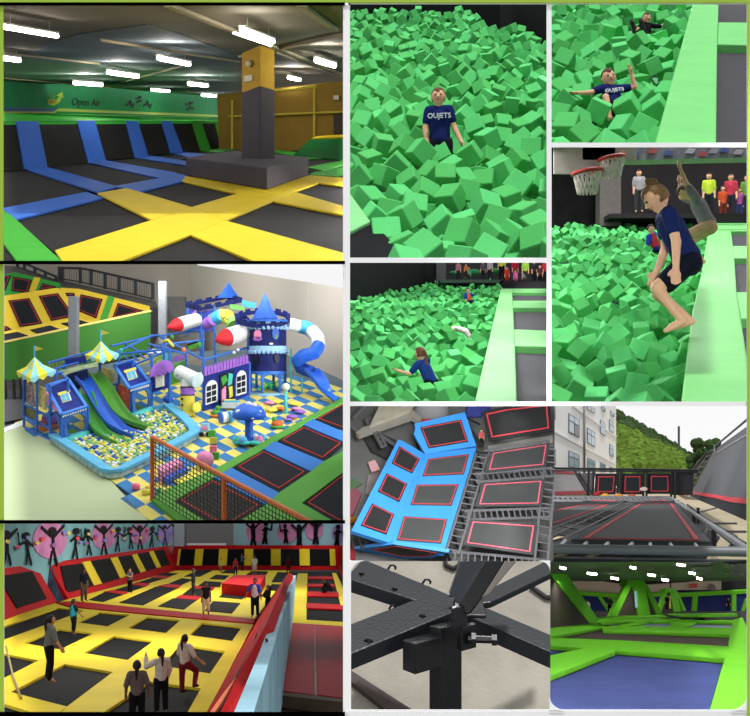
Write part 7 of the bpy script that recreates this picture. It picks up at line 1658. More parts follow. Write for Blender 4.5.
tag(rest.build('pit_balls_rest', None, None, c, smooth=True), 'farther balls of white, yellow, green and blue in the ball pit', 'balls', None, 'stuff')
b = MB(); b.prism(P(fl.up(.06), *pitpoly), V(0, 0, -.03)); b.build('pit_base', mat('pit_base', (120, 150, 120), .8), g, c)
# ---- long climbing frame
g = root('climbing_frame', fl.at(185, 410), 'long blue pipe climbing frame running from the second tower to the castle', 'climbing frame')
posts(g, [(169.5, 407.5, 349), (152, 412, 356), (203.5, 411, 360), (186, 400, 354), (215, 392, 334), (203, 388, 330), (164, 390, 336), (249.5, 396, 362)])
rails2(g, [((100, 360), 43, (153, 335), 47), ((111, 346), 45, (158, 335), 47.5), ((158, 335.5), 47.5, (204, 360), 42.8), ((119, 354), 43.5, (170, 349), 43), ((123, 343), 46, (140, 352), 44), ((132, 366), 43, (169, 350), 43), ((149, 344), 45, (170, 349.5), 43), ((158, 336), 47.5, (201, 330), 48), ((160, 345), 46, (205, 340), 47), ((170, 350), 43, (187, 354), 44), ((204, 360), 42.8, (249, 347), 45), ((204, 376), 42.8, (249, 363), 45), ((152, 412), 41.7, (203, 411), 42), ((204, 411), 42, (249, 396), 44)])
b = MB()
for i in range(7): t = i / 6; b.tube(at(124 + 36 * t, 356 - 12 * t, 44.5), at(132 + 38 * t, 362.5 - 13 * t, 43.5), .045, None, 6)
b.build('monkey_bar', M_pipe2, g, c, smooth=True)
fr_ = plane3(fl.at(152, 412.5), fl.at(169.5, 407.5), fl.at(152, 412.5) + V(0, 0, 3))
slab('blue_panel', fr_, m_(Z2, (320, 300), (432, 262), (432, 360), (325, 392)), .06, M_navy, c, g)
slab('painted_window', fr_.up(.05), m_(Z2, (348, 285), (385, 268), (402, 285), (402, 350), (350, 362)), .04, mat('cream2', (226, 224, 200), .6), c, g)
b = MB(); Q = m_(Z2, (306, 296), (308, 262), (330, 226), (365, 200), (400, 186), (432, 196), (452, 222), (448, 262), (438, 252), (428, 270), (412, 258), (400, 280), (384, 268), (368, 290), (352, 276), (336, 300), (322, 286)); b.prism(P(fr_.up(.12), *Q), fr_.n * .1); b.build('purple_awning', M_pu, g, c)
slab('green_panel', fr_.up(-.5), m_(Z2, (442, 222), (540, 188), (540, 318), (440, 346)), .05, mat('panel_grass', (86, 150, 60), .6, .1, .2), c, g)
slab('yellow_kick_board', fr_.up(-.45), m_(Z2, (440, 346), (500, 326), (500, 336), (440, 356)), .06, M_yl, c, g)
slab('pink_kick_board', fr_.up(.05), m_(Z2, (322, 498), (430, 462), (432, 474), (324, 510)), .06, M_pk, c, g)
for q, m in ((m_(Z2, (330, 165), (380, 150), (385, 220), (335, 235)), mat('painted_tropical', (150, 170, 90), .7, .1, .8, 9)), (m_(Z2, (385, 150), (432, 140), (432, 190), (388, 200)), M_tq), (m_(Z2, (225, 180), (300, 150), (305, 200), (230, 225)), mat('painted_cream', (206, 192, 120), .7, .1, .5, 8)), (m_(Z2, (545, 150), (640, 190), (640, 225), (545, 215)), mat('deck_taupe', (150, 140, 126), .8)), (m_(Z2, (460, 170), (540, 145), (540, 180), (455, 200)), M_pu)):
    slab('painted_panel', facing(45.5), q, .05, m, c, g)
b = MB(); b.ball(at(168, 399, 42.5), px(5, 42), 12, 8, (1.1, 1, .9)); b.build('blue_drum', M_bl, g, c, smooth=True)
for (u, v, r, m) in ((121, 350.5, 2, M_tq), (172, 337, 2, M_gn), (199, 345, 2.4, M_gn), (184, 350, 2.2, mat('plastic_orange', (222, 130, 60), .5))):
    b = MB(); b.ball(at(u, v, 44), px(r, 44), 10, 7, (1, 1, 1.3)); b.build('knob', m, g, c, smooth=True)
b = MB(); b.path([at(162, 342, 45), at(168, 340, 45), at(173, 346, 44.6)], .07, 8); b.build('yellow_horn', M_yl, g, c, smooth=True)
for q, m in ((m_(Z2, (500, 40), (620, 20), (620, 75), (545, 100)), mat('net_grey2', (110, 110, 104), .8, .1, .3, 6)), (m_(Z2, (545, 90), (630, 60), (632, 100), (548, 130)), mat('panel_grass', (86, 150, 60), .6, .1, .2))): slab('rear_panel', facing(47.5), q, .05, m, c, g)
# castle front wall with arched windows
fw_ = plane3(fl.at(204, 411.5), fl.at(249, 396.5), fl.at(204, 411.5) + V(0, 0, 3))
g = root('castle_wall', fl.at(226, 404), 'dark blue castle wall with white arched windows and a purple picket fence', 'castle wall')
slab('wall_panel', fw_, [(204, 376), (249, 363), (249, 396), (204, 411)], .1, M_navy, c, g)
def arch(u0, u1, v0, v1, sk, m, nm):
    pts = [(0, 1), (1, 1), (1, .35)] + [(.5 + .5 * math.cos(a), .35 - .35 * math.sin(a)) for a in [PI * i / 10 for i in range(1, 10)]] + [(0, .35)]
    f = lambda s, t: (u0 + (u1 - u0) * s, v0 + (v1 - v0) * t - sk * s)
    o = slab('arched_window', fw_.up(.06), [f(*q) for q in pts], .05, M_wh, c, g)
    for s0, s1 in ((.1, .45), (.55, .9)):
        for t0, t1 in ((.22, .42), (.48, .68), (.74, .93)): slab('dark_pane', fw_.up(.09), [f(s0, t0), f(s1, t0), f(s1, t1), f(s0, t1)], .04, mat('pane_black', (18, 20, 36), .4), c, o)
arch(206, 217.5, 382, 405, 3.5, M_wh, 'w'); arch(236.5, 246.5, 372, 396, 3, M_wh, 'w')
slab('picture_panel', fw_.up(.06), [(220, 375), (234, 370.5), (234, 398), (220, 403)], .05, mat('picture_dark', (20, 24, 40), .6), c, g)
for q, m in (([(221, 378), (226, 374.5), (228, 380), (223, 386)], M_gn), ([(229, 373), (233, 374), (232, 384), (228, 386)], M_tq), ([(222, 390), (226, 386), (226, 400), (222, 402)], M_pk), ([(229, 387), (232.5, 386), (233, 396), (230, 398)], M_yl)): slab('picture_figure', fw_.up(.09), q, .04, m, c, g)
b = MB()
for i in range(14):
    t = i / 14; u = 204 + 44 * t; v = 370 - 13 * t; b.prism(P(fw_.up(.15), (u, v + 6), (u + 2.4, v + 5.3), (u + 2.4, v - 1.5), (u + 1.2, v - 4), (u, v - 1)), fw_.n * .05)
b.prism(P(fw_.up(.12), (204, 374), (248.5, 361), (248.5, 363), (204, 376)), fw_.n * .05)
b.build('picket_fence', M_pu, g, c)
for (u, v, m) in ((219, 368, M_wh), (234, 352.5, M_wh), (238, 350, M_wh), (226, 366, M_pk)):
    b = MB(); b.ball(at(u, v, 43.5), px(1.6, 43.5), 8, 6); b.build('ornament', m, g, c, smooth=True)
# rockets and tunnels
def rocket(label, nose, tail, r, y, y2):
    a, d = at(*nose, y), at(*tail, y2); ax = (d - a); L = ax.length; k = px(r, y)
    g = root('rocket', a, label, 'rocket')
    b = MB(); b.lathe(a, [(0, 0), (k * .35, L * .08), (k * .75, L * .22), (k * 1.02, L * .36)], 18, axis=ax); b.build('nose_cone', M_rd, g, c, smooth=True, auto=40)
    b = MB(); b.lathe(a, [(k * .98, L * .34), (k, L * .38), (k, L * .97), (k * .9, L)], 18, axis=ax); b.build('hull', M_wh, g, c, smooth=True, auto=40)
    n = ax.normalized(); sd = n.cross(V(0, 0, 1)).normalized(); 
    for t in (.52, .78):
        p = a + n * L * t + V(0, -k * .85, k * .5); b = MB(); b.lathe(p, [(k * .28, 0), (k * .28, k * .12), (0, k * .14)], 10, axis=V(0, -1, .5)); b.build('porthole', mat('porthole_grey', (150, 160, 160), .4), g, c)
    b = MB(); b.prism([a + n * L * .75 + V(0, 0, k * .9), a + n * L * .97 + V(0, 0, k * .9), a + n * L * .97 + V(0, 0, k * 1.5)], V(0, .06, 0)); b.build('fin', M_pu, g, c)
rocket('white play rocket with red nose, farther one by the left castle tower', (167, 328), (197, 319.5), 7.2, 46, 48); rocket('white play rocket with red nose, nearer one in front of the round castle tower', (215, 341), (247.5, 331), 9.2, 43.4, 45)
g = root('crawl_tunnel', at(222, 318, 46.5), 'coloured crawl tunnel in purple, blue and yellow between the castle towers', 'tunnel')
for a, d, r, m in (((207, 324), (213, 320), 6, M_pu), ((212, 320.5), (221, 315.5), 6.6, M_cy), ((220.5, 316), (229, 317), 7.2, M_yl), ((228, 318), (233, 325), 6, mat('plastic_lime', (130, 200, 90), .5))):
    b = MB(); p, q = at(*a, 46.5), at(*d, 46.2); b.tube(p, q, px(r, 46), None, 16); b.build('tunnel_section', m, g, c, smooth=True, auto=40)
for i in range(5):
    b = MB(); b.ball(at(221.5 + i * 1.7, 317 + .4 * i + (i % 2), 45.9), px(.7, 46), 8, 5); b.build('peep_hole', mat('hole_dark', (50, 44, 30), .6), g, c)
# telescope
g = root('play_telescope', fl.at(187, 417), 'white play telescope on a yellow round base beside the ball pit', 'telescope')
yt = yb(416); pz = lambda v: CAM.z + (CV - v) / F * yt; xc = (187.5 - CU) / F * yt; k = px(7.2, yt); cb = V(xc, CAM.y + yt, 0)
b = MB(); b.lathe(V(xc, CAM.y + yt, pz(415.5)), [(k * 1.03, 0), (k, .05), (k, px(20, yt)), (k * .96, px(21, yt))], 20); b.build('yellow_base', mat('plastic_mustard', (206, 190, 70), .5, .15), g, c, smooth=True, auto=40)
b = MB(); b.lathe(V(xc, CAM.y + yt, pz(395)), [(k * .96, 0), (k * .96, px(8, yt))], 20); b.build('purple_collar', M_pu, g, c, smooth=True, auto=40)
b = MB(); b.lathe(V(xc, CAM.y + yt, pz(387)), [(k * .95, 0), (k * .95, px(9, yt))], 20); b.build('neck', M_wh, g, c, smooth=True, auto=40)
a_, d_ = at(178.5, 371.5, yt + .25), at(197, 380.2, yt - .3); ax = d_ - a_
b = MB(); b.lathe(a_, [(k * .9, 0), (k * .98, .04), (k * .98, ax.length)], 20, axis=ax); b.build('barrel', M_wh, g, c, smooth=True, auto=40)
b = MB(); b.lathe(d_, [(k * 1.08, -.06), (k * 1.08, .05), (k * .92, .07), (0, .06)], 20, axis=ax); b.build('lens', mat('lens_pale', (206, 222, 226), .3, .4), g, c, smooth=True, auto=40)
for (v, nm) in ((395, 'ring'), (387, 'ring')):
    b = MB(); b.lathe(V(xc, CAM.y + yt, pz(v)), [(k * 1.02, -.02), (k * 1.02, .03)], 20); b.build(nm, mat('ring_dark', (40, 40, 50), .5), g, c)
p = at(196, 407.5, yt - .25); b = MB(); b.lathe(p, [(px(5, yt), 0), (px(5, yt), .08), (px(4, yt), .1), (0, .1)], 16, axis=V(.8, -.8, 0)); b.build('round_hatch', M_yl, g, c, smooth=True, auto=40)
for v in (399, 405, 411): b = MB(); b.ball(at(182, v, yt - .27), px(1.3, yt), 8, 6, (1, .5, 1)); b.build('bolt_spot', mat('hole_dark', (50, 44, 30), .6), g, c)
for u, v in ((177.5, 375), (182, 378), (187, 379)): b = MB(); b.ball(at(u, v, yt - .22), px(1.5, yt), 8, 6, (1, .5, 1)); b.build('rivet_spot', mat('porthole_grey', (150, 160, 160), .4), g, c)
# castle towers
def battlement(g, cen, rx, ry, h, n, m, y, nm='battlement', square=None):
    b = MB()
    ring_ = square or [at(cen[0] + rx * math.cos(2 * PI * i / n), cen[1] + ry * math.sin(2 * PI * i / n), y - ry * .12 * math.sin(2 * PI * i / n)) for i in range(n)]
    k = len(ring_)
    for i in range(k):
        p, q = ring_[i], ring_[(i + 1) % k]; o = (q - p); nn = V(o.y, -o.x, 0).normalized() * .06
        hh = px(h, y) * (1.0 if i % 2 else .62)
        b.prism([p - nn, q - nn, q + nn, p + nn], V(0, 0, hh))
    return b.build(nm, m, g, c)
M_dk = mat('castle_dark_blue', (28, 36, 92), .6, .15, .25, 4); M_cone = mat('castle_cone_blue', (36, 84, 190), .5, .2, .3, 2)
g = root('castle_tower', at(212, 330, 49), 'square castle tower with blue cone roof at the back left of the castle', 'castle tower')
sq_ = []
cs_ = [(186.4, 307, 50), (200, 311, 48.5), (241.5, 302.5, 50), (226, 299, 52)]
for i in range(4):
    a, d = cs_[i], cs_[(i + 1) % 4]
    for t in range(8): f = t / 8; sq_.append(at(a[0] + (d[0] - a[0]) * f, a[1] + (d[1] - a[1]) * f, a[2] + (d[2] - a[2]) * f))
battlement(g, None, 0, 0, 5.2, 0, M_dk, 50, 'battlement', sq_)
slab('wall_panel', facing(48.8), [(187, 309), (201, 312), (214, 309), (214, 330), (201, 333), (187, 330)], .1, mat('castle_violet', (62, 70, 160), .6, .1, .2, 2), c, g)
b = MB(); b.lathe(at(228.5, 298.5, 51.5), [(px(11.5, 51.5), 0), (px(5.5, 51.5), px(8, 51.5)), (0, px(16.5, 51.5))], 8); b.build('cone_roof', M_cone, g, c)
for (u, v) in ((187.5, 352), (201, 356), (214.5, 350)): b = MB(); p = at(u, v, 48.8); b.tube(p, p + V(0, 0, px(44, 49)), .06, None, 8); b.build('post', M_pipe2, g, c)
g = root('castle_tower', fl.at(265, 392), 'round two storey castle tower with blue cone roof and wavy pale bands', 'castle tower')
yc = yb(392) + .2; cx_ = (268 - CU) / F * yc; zz = lambda v: CAM.z + (CV - v) / F * yc; Rr = px(18.5, yc)
def drum(v0, v1, r, m, nm, n=22): b = MB(); b.lathe(V(cx_, CAM.y + yc, zz(v1)), [(r, 0), (r, zz(v0) - zz(v1))], n); return b.build(nm, m, g, c, smooth=True, auto=40)
drum(322, 347, Rr, M_dk, 'upper_drum'); drum(349, 372, Rr, M_dk, 'lower_drum')
drum(322, 327, Rr * 1.02, mat('band_pale', (150, 190, 226), .6), 'upper_band'); drum(346, 351, Rr * 1.03, mat('band_pale', (150, 190, 226), .6), 'lower_band'); drum(371, 374, Rr * 1.02, M_pipe2, 'base_band')
for vv in (328, 352):
    b = MB()
    for i in range(26):
        a = 2 * PI * i / 26; b.ball(V(cx_ + math.cos(a) * Rr * 1.0, CAM.y + yc + math.sin(a) * Rr * 1.0, zz(vv)), .1, 6, 4)
    b.build('scallop_trim', M_dk if False else mat('band_pale', (150, 190, 226), .6), g, c)
battlement(g, (263, 321), 26, 7, 6.5, 30, M_dk, yc)
b = MB(); b.lathe(V(cx_ - px(3, yc), CAM.y + yc, zz(319)), [(px(13, yc), 0), (px(6, yc), px(13, yc)), (0, px(26, yc))], 8); b.build('cone_roof', M_cone, g, c)
drum(320, 322, Rr * 1.2, M_pipe2, 'rim')
for i in range(6):
    a = 2 * PI * i / 6 + .3; p = V(cx_ + math.cos(a) * Rr * .95, CAM.y + yc + math.sin(a) * Rr * .95, zz(394)); b = MB(); b.tube(p, p + V(0, 0, zz(373) - zz(394)), .06, None, 8); b.build('post', M_pipe2, g, c, smooth=True)
b = MB(); b.lathe(V(cx_, CAM.y + yc, zz(396)), [(Rr * 1.05, 0), (Rr * 1.05, .14), (Rr * .9, .16), (0, .16)], 22); b.build('base_ring', mat('base_pale', (130, 176, 200), .6), g, c, smooth=True, auto=40)
for (u, v, w, h, m) in ((260, 335, 4, 5, M_pk), (260, 339, 5, 2.4, M_pu), (277, 334, 3.6, 6, mat('panel_midblue', (60, 90, 180), .6)), (276.5, 337, 2.4, 2.4, M_gn), (258.5, 360, 3.6, 5, mat('window_ink', (14, 18, 44), .5)), (278, 358, 3, 5, mat('window_ink', (14, 18, 44), .5)), (273, 344, 2, 1, M_wh)):
    dx = (u - 268) / 18.5; yy = -math.sqrt(max(0, 1 - dx * dx)) * Rr * 1.01; p = V(cx_ + dx * Rr, CAM.y + yc + yy, zz(v)); nn = V(dx, yy / Rr, 0).normalized(); t = V(-nn.y, nn.x, 0)
    b = MB(); k1, k2 = px(w, yc), px(h, yc); pts = [p + t * k1 * math.cos(a) + V(0, 0, k2 * math.sin(a)) for a in [2 * PI * i / 12 for i in range(12)]]; b.prism(pts, nn * .06); b.build('painted_badge', m, g, c)
for i in range(3):
    b = MB(); p = at(262 + i * 6, 386 - i, yc - .2); b.bar(p + V(-.2, 0, -.15), p + V(.2, 0, .15), .1, .06); b.bar(p + V(.2, 0, .15), p + V(.45, 0, -.12), .1, .06); b.build('green_arrow', mat('arrow_green', (50, 190, 80), .5), g, c)
g = root('castle_gallery', at(244, 312, 47), 'castle gallery with green and sky blue panels between the two cone roofed towers', 'gallery')
slab('green_panel', facing(49.5), m_(Z3, (310, 150), (400, 165), (405, 190), (315, 180)), .06, mat('plastic_lime2', (110, 190, 90), .6), c, g)
slab('sky_panel', facing(49.8), m_(Z3, (385, 125), (480, 145), (470, 178), (390, 165)), .06, M_cy, c, g)
slab('dark_front', facing(45.6), m_(Z3, (340, 205), (400, 212), (445, 250), (445, 290), (345, 260)), .06, M_dk, c, g)
slab('blue_front', facing(45.8), m_(Z3, (345, 262), (440, 290), (440, 560), (415, 560), (420, 330), (345, 300)), .06, mat('panel_midblue', (60, 90, 180), .6), c, g)
# spiral slide
g = root('spiral_slide', fl.at(330, 402), 'spiral tube slide in white and blue coming off the round castle tower', 'slide')
def tubeseg(pts, r, m, nm):
    b = MB(); b.path([at(*q) for q in pts], [px(r, q[2]) for q in pts], 14); b.build(nm, m, g, c, smooth=True, auto=50)
tubeseg([(286, 324, 45.5), (293, 324.5, 45.8), (301, 327, 46)], 6.2, M_wh, 'tube_section'); tubeseg([(300, 326.5, 46), (307, 328, 46), (313, 332, 45.7)], 7, M_cy, 'tube_section'); tubeseg([(312.5, 331.5, 45.7), (318, 338, 45.2), (318.5, 347, 44.5)], 7, M_wh, 'tube_section')
tubeseg([(318.5, 346, 44.5), (314, 353, 44), (303, 356, 44), (298, 361, 44.4)], 7, M_bl, 'tube_section'); tubeseg([(297, 358, 44.6), (301, 368, 44.6), (311, 372, 44)], 6.4, mat('plastic_navy', (36, 70, 160), .4, .25), 'tube_section')
gg = g
s_ = slide(None, [(311, 372, 43.8), (318, 380, 43.2), (325, 392, 42.9), (334, 401, 42.9)], .62, M_bl)
s_.name = 'open_chute'; og = Vector(s_['_o']); s_.parent = g; s_.location = og - Vector(g['_o'])
for u in (291, 302): b = MB(); p = fl.at(u, 393); b.tube(p, p + V(0, 0, px(45, 44)), .04, None, 6); b.build('support_pole', M_tq, g, c)
# mushroom
g = root('toy_mushroom', fl.at(249, 444), 'big blue mushroom with white spots on the checkered floor', 'mushroom')
ym = yb(444); k = px(1, ym); B0 = fl.at(249, 444)
b = MB(); b.lathe(B0, [(k * 7, 0), (k * 5.5, k * 2), (k * 4.2, k * 8), (k * 4, k * 18), (k * 4.5, k * 27)], 16); b.build('stem', M_bl, g, c, smooth=True)
b = MB(); b.lathe(B0 + V(0, 0, k * 24), [(k * 4, 0), (k * 15, k * .5), (k * 17.3, k * 3.5), (k * 16.5, k * 8), (k * 12.5, k * 13.5), (k * 6, k * 17), (0, k * 18)], 24); cap = b.build('cap', M_bl, g, c, smooth=True)
for (u, v, r) in ((249.5, 401.5, 3), (255, 403, 2.8), (240, 409, 2.6), (254, 415, 2), (261, 409, 1.6)):
    dx, t = (u - 249) * k, 9.5 + (408.5 - v)
    rr = 17.0 * k * math.sqrt(max(.05, 1 - (max(0, t - 3.5) / 14.8) ** 2))
    p = B0 + V(dx, -math.sqrt(max(.01, rr * rr - dx * dx)), k * (24 + t)); b = MB(); b.ball(p + V(0, .04, 0), k * r, 12, 8, (1.1, .5, .8)); b.build('white_spot', M_wh, cap, c, smooth=True)
b = MB()
for i in range(7): a = 2 * PI * i / 7; b.ball(B0 + V(math.cos(a) * k * 11, math.sin(a) * k * 11, k * 2), k * 6, 10, 6, (1, 1, .4))
b.build('petal_base', M_tq, g, c, smooth=True)
for i, (dx, dy, m) in enumerate(((-12, -4, M_tq), (-10, 10, M_wh), (11, -3, M_pk), (13, 8, M_sky), (4, 13, M_wh), (-4, -9, M_sky))):
    q = MB(); q.ball(B0 + V(dx * k, dy * k * 1.4, k * 4.6), k * 4, 10, 7, (1, 1, 1.1)); q.build('soft_stone', m, g, c, smooth=True)
# flower seat
g = root('toy_palm', fl.at(286, 414), 'pole with pale ball on a colourful petal base beyond the mushroom', 'play toy')
P0 = fl.at(286, 414); ky = px(1, yb(414))
b = MB(); b.tube(P0, P0 + V(0, 0, ky * 24), ky * 1.6, None, 8); b.build('pole', M_tq, g, c, smooth=True); b = MB(); b.ball(P0 + V(0, 0, ky * 27), ky * 4, 12, 8); b.build('ball', mat('ball_pale', (206, 206, 190), .5), g, c, smooth=True)
for i, (u, v, rx, m) in enumerate(((270, 404, 6, M_pk), (277, 403, 6, M_yl), (294, 405, 6, M_yl), (300, 413, 6, M_pu), (292, 418, 6, M_pu), (272, 411, 7, M_yl), (288, 421, 4, M_pu), (281, 410, 6, mat('plastic_orange', (222, 130, 60), .5)), (296, 410, 5, M_pk))):
    p = fl.at(u, v); b = MB(); b.ball(p + V(0, 0, ky * 1.5), ky * rx, 12, 6, (1, 1.6, .35)); b.build('petal', m, g, c, smooth=True)
def toy(label, u, v, parts_, name='soft_toy', cat='toy'):
    p0 = fl.at(u, v); k = px(1, yb(v)); g = root(name, p0, label, cat)
    for nm, kind, du, dv, a, m in parts_:
        p = p0 + V(du * k, 0, dv * k); b = MB()
        if kind == 'ball': b.ball(p, k * a[0], 12, 8, a[1:] or (1, 1, 1)); b.build(nm, m, g, c, smooth=True)
        elif kind == 'box': b.box((p.x - a[0] * k, p.y - a[1] * k, p.z), (p.x + a[0] * k, p.y + a[1] * k, p.z + a[2] * k)); b.build(nm, m, g, c, bevel=k * .5)
        elif kind == 'tube': b.tube(p, p + V(a[1] * k, a[2] * k, a[3] * k), a[0] * k, None, 14); b.build(nm, m, g, c, smooth=True, auto=40)
toy('green and pink rocking toy behind the mushroom at left', 216, 417, [('body', 'ball', 0, 4, (4.5, 1.2, 1, .8), M_gn), ('head', 'ball', 2, 9, (2.6,), M_gn), ('beak', 'ball', -4, 5, (2.2,), M_pk), ('base', 'ball', 0, 1.2, (5.5, 1.2, 1, .35), mat('plastic_orange', (222, 130, 60), .5))])
toy('blue and white striped barrel between the telescope and the mushroom', 226, 424, [('barrel', 'tube', -5, 6, (5.5, 10, 8, 1.5), M_wh), ('end_ring', 'tube', -6, 6, (6, 1.5, 1, .3), M_bl), ('far_ring', 'tube', 3.5, 7, (5.8, 1.5, 1.2, .3), M_cy)], 'toy_barrel', 'barrel')
toy('grey and white toy house roof block behind the striped barrel', 231, 408, [('block', 'box', 0, 0, (8, 10, 6), mat('block_grey', (176, 186, 186), .6)), ('blue_band', 'box', 1, 6, (7, 8, 1.5), M_cy), ('yellow_band', 'box', -1, 7.5, (5, 6, 1.2), M_yl)], 'toy_block', 'block')
toy('pale blue and pink toy cart beside the ball pit corner', 205, 436, [('body', 'box', 0, 4, (4, 4, 9), mat('plastic_pale_blue', (160, 206, 226), .5)), ('pink_panel', 'box', 0, 6, (3, 4.6, 4), M_pk), ('wheel', 'tube', -3.5, 2, (2.4, 0, -3, 0), mat('wheel_dark', (40, 40, 60), .6)), ('wheel', 'tube', 3.5, 2, (2.4, 0, -3, 0), mat('wheel_dark', (40, 40, 60), .6))], 'toy_cart', 'toy cart')
toy('orange and green rocking chicken toy right of the mushroom', 277, 428, [('body', 'ball', 0, 4, (5, 1.2, 1, .8), mat('plastic_rust', (196, 96, 50), .5)), ('head', 'ball', -3, 9, (2.6,), M_gn), ('base', 'ball', 0, 1, (6, 1.2, 1, .35), M_gn), ('tail', 'ball', 5, 6, (2,), mat('plastic_orange', (222, 130, 60), .5))])
for u, v, m, nm in ((212, 437, M_gn, 'farthest green cube of the row of toy cubes'), (213.5, 444, mat('plastic_olive', (190, 180, 70), .5), 'olive yellow cube in the row of toy cubes'), (213.5, 452.5, mat('plastic_coral', (226, 110, 130), .5), 'coral pink cube in the row of toy cubes'), (215.8, 459, M_gn, 'nearest green cube of the row of toy cubes')):
    p = fl.at(u, v); k = px(3.4, yb(v)); b = MB(); b.box((p.x - k, p.y - k, p.z), (p.x + k, p.y + k, p.z + 2 * k)); o = b.build('toy_cube', m, None, c, bevel=k * .15); tag(o, nm, 'toy cube', 'row of toy cubes')
for u, v, r, m, lab, sq2 in ((205, 468, 8.6, M_pk, 'large pink ball behind the orange net', 1), (136, 490, 4.2, mat('plastic_rose', (232, 110, 150), .5), 'small pink ball on the yellow and blue tiles', .85), ):
    p = fl.at(u, v); k = px(r, yb(v)); b = MB(); b.ball(p + V(0, 0, k * sq2), k, 18, 12, (1.05, 1, sq2)); tag(b.build('ball', m, None, c, smooth=True), lab, 'ball')
toy('yellow toy duck on the tiles beside the orange fence', 146.5, 494.5, [('body', 'ball', 0, 3, (4.6, 1.1, 1, .75), M_yl), ('head', 'ball', 1, 7, (2.4,), M_yl), ('beak', 'ball', 1, 6.4, (1.2, 1, 1.8, .6), mat('plastic_orange', (222, 130, 60), .5))], 'toy_duck', 'toy duck')
toy('small green toy frog behind the orange net', 160, 496, [('body', 'ball', 0, 2.5, (4, 1.1, 1, .7), M_gn), ('head', 'ball', -1, 5.5, (2.6,), M_gn)], 'toy_frog', 'toy frog')
g = root('soft_steps', fl.at(172, 478), 'pink, blue and yellow soft steps seen through the orange net', 'soft steps')
for uv, h, m, nm in (([(157, 467), (178, 458), (183, 462), (162, 472)], 1.1, M_pk, 'pink_step'), ([(160, 473), (184, 462), (188, 468), (166, 480)], .6, M_bl, 'blue_step'), ([(172, 480), (193, 469), (203, 475), (184, 486)], .15, M_yl, 'yellow_step')):
    slab(nm, fl.up(h * .4), uv, h * .4, m, c, g, .02)
# right trampolines
M_g2 = mat('vinyl_moss', (88, 150, 66), .6, .05, .05, 1); M_b2 = mat('vinyl_steel_blue', (62, 116, 186), .6, .05, .05, 1)
fp2 = fl.up(.12)
def pad2(uv, m, label): return tag(slab('safety_pad', fp2, uv, .15, m, c), label, 'pad')
for uv, lab in (([(232.4, 466.8), (263.6, 448.8), (310.4, 471.6), (279.2, 492.2)], 'black trampoline mat in the middle of the near playground row'), ([(276.8, 440.4), (303.2, 424.8), (346, 443), (323.6, 461)], 'black trampoline mat behind the middle one, beside the mushroom'), ([(312.8, 418.8), (350, 398), (350, 432)], 'black trampoline mat at the right edge near the spiral slide'),
        ([(174.5, 500.6), (213.2, 477.6), (264.8, 505), (239, 521), (232, 526), (214, 524)], 'black trampoline mat behind the orange net'), ([(301.5, 503), (350, 466.5), (350, 530), (333, 521)], 'black trampoline mat at the lower right corner of the playground')):
    bed(fl, uv, lab, M_t2, c, .17, .215, .04, None, .06, M_rd2)
pad2([(214, 469.2), (352, 392), (352, 397.5), (312.8, 418.8), (303.2, 424.8), (274.4, 441.2), (263.6, 448.8), (232.4, 466.8), (222, 473.5)], M_g2, 'long green pad beside the checkered floor')
pad2([(222, 473), (231, 467.3), (279.2, 492.6), (266, 504.5), (214, 477)], M_b2, 'blue pad between the netted mat and the middle mat')
pad2([(263.6, 448.8), (275, 441), (323.6, 461.2), (311, 471)], M_b2, 'blue pad right of the middle mat, beside the mushroom')
pad2([(303.2, 424.5), (312.8, 418.8), (352, 435), (352, 445)], M_b2, 'blue pad at the right edge near the spiral slide')
pad2([(266, 504.5), (279.2, 492.4), (311, 471.2), (323.6, 461.2), (352, 446), (352, 465.5), (301.7, 502.8), (333, 521), (340, 530), (232, 530), (239, 521)], M_g2, 'wide green pad along the lower right mats')
pad2([(160, 492), (214, 468.8), (222.5, 473.4), (213.5, 477.4), (174, 500.6), (214, 525), (190, 530), (152, 500)], M_g2, 'green pad around the netted mat')
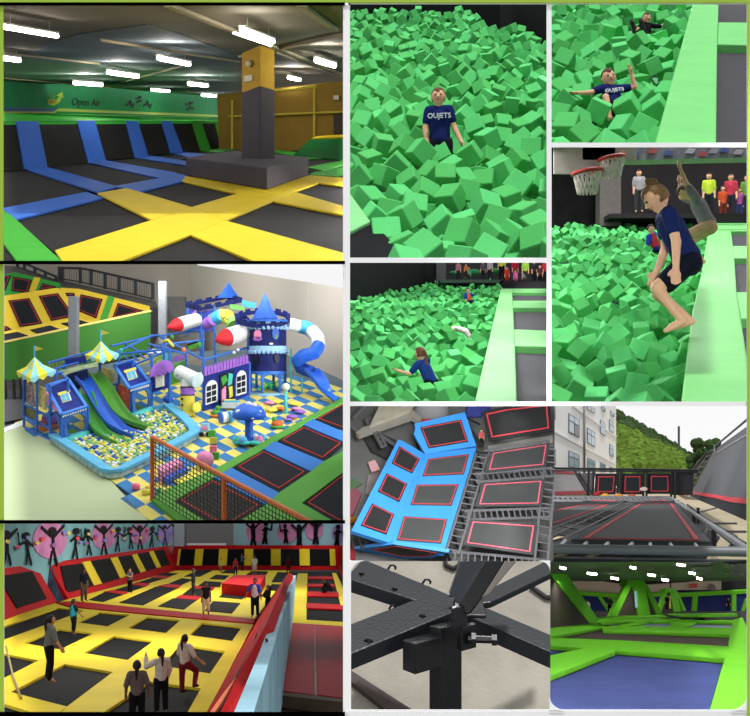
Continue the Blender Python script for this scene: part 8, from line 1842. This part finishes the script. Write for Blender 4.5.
# orange fence with net
pf_ = plane3(fl.at(152.8, 500), fl.at(224, 546), fl.at(152.8, 500) + V(0, 0, 3))
g = root('net_fence', fl.at(153, 500), 'orange steel fence with a dark net around the near trampoline', 'fence')
def pol(a, d, r, nm): b = MB(); b.tube(pf_.up(.03).at(*a), pf_.up(.03).at(*d), r, None, 10); b.build(nm, M_or, g, c, smooth=True, auto=40)
pol((152.3, 436.5), (152.3, 500), .075, 'fence_post'); pol((224, 477), (224, 548), .075, 'fence_post'); pol((152.3, 437), (223, 476), .07, 'top_rail'); pol((223, 476), (312, 523), .07, 'top_rail')
b = MB(); T = lambda s, t: pf_.at(152.3 + (310 - 152.3) * s, (437 + (521 - 437) * s) * (1 - t) + (500 + (602 - 500) * s) * t)
n1, n2 = 46, 15
for i in range(n1 + 1): b.bar(T(i / n1, 0), T(i / n1, 1), .022)
for j in range(n2 + 1):
    for k in range(4): b.bar(T(k / 4, j / n2), T((k + 1) / 4, j / n2), .022)
b.build('net', mat('net_olive_dark', (62, 58, 40), .8), g, c)
b = MB(); b.prism([fl.at(148, 498.5), fl.at(153, 500), fl.at(232, 551), fl.at(226, 556)], V(0, 0, -1.4)); tag(b.build('grey_kerb', mat('kerb_grey', (104, 104, 98), .8), None, c), 'grey kerb wall under the orange net fence', 'kerb')
# black mesh fence at the far left
g = root('mesh_fence', at(12, 400, 44), 'black mesh fence at the left edge behind the first tower', 'fence'); q = facing(43.5)
b = MB()
for x in (30, 85, 128): b.bar(q.at(*Z1(x, 245)), q.at(*Z1(x + 8, 395)), .1)
b.build('fence_post', M_stb, g, c); b = MB()
for i in range(18): x = 20 + i * 6.5; b.bar(q.at(*Z1(x, 256 - i * .8)), q.at(*Z1(x, 402 - i * .8)), .02)
for j in range(20): b.bar(q.at(*Z1(20, 256 + j * 7.4)), q.at(*Z1(135, 243 + j * 7.4)), .02)
b.build('mesh', mat('mesh_dark', (70, 70, 72), .7), g, c)
b = MB(); b.prism(P(facing(45.5), *m_(Z1, (10, 262), (400, 200), (400, 330), (10, 410))), V(0, .1, 0)); structure(b.build('wall_low', mat('low_wall_grey', (118, 112, 100), .85), None, c))
# unseen fill lamps added to brighten the playground
lamp('fill_lamp', CAM + V(-7.5, 38, 5.6), CAM + V(-7.5, 38, -4), 1180, 13)
lamp('fill_lamp', CAM + V(-3.5, 34, 4.6), CAM + V(-3.5, 35, -4.4), 180, 5)
lamp('fill_lamp', CAM + V(-6, 46, 6.0), CAM + V(-6, 58, 0), 800, 8)
lamp('fill_lamp', CAM + V(-11, 49, 6.2), CAM + V(-17, 64, 3), 900, 5)
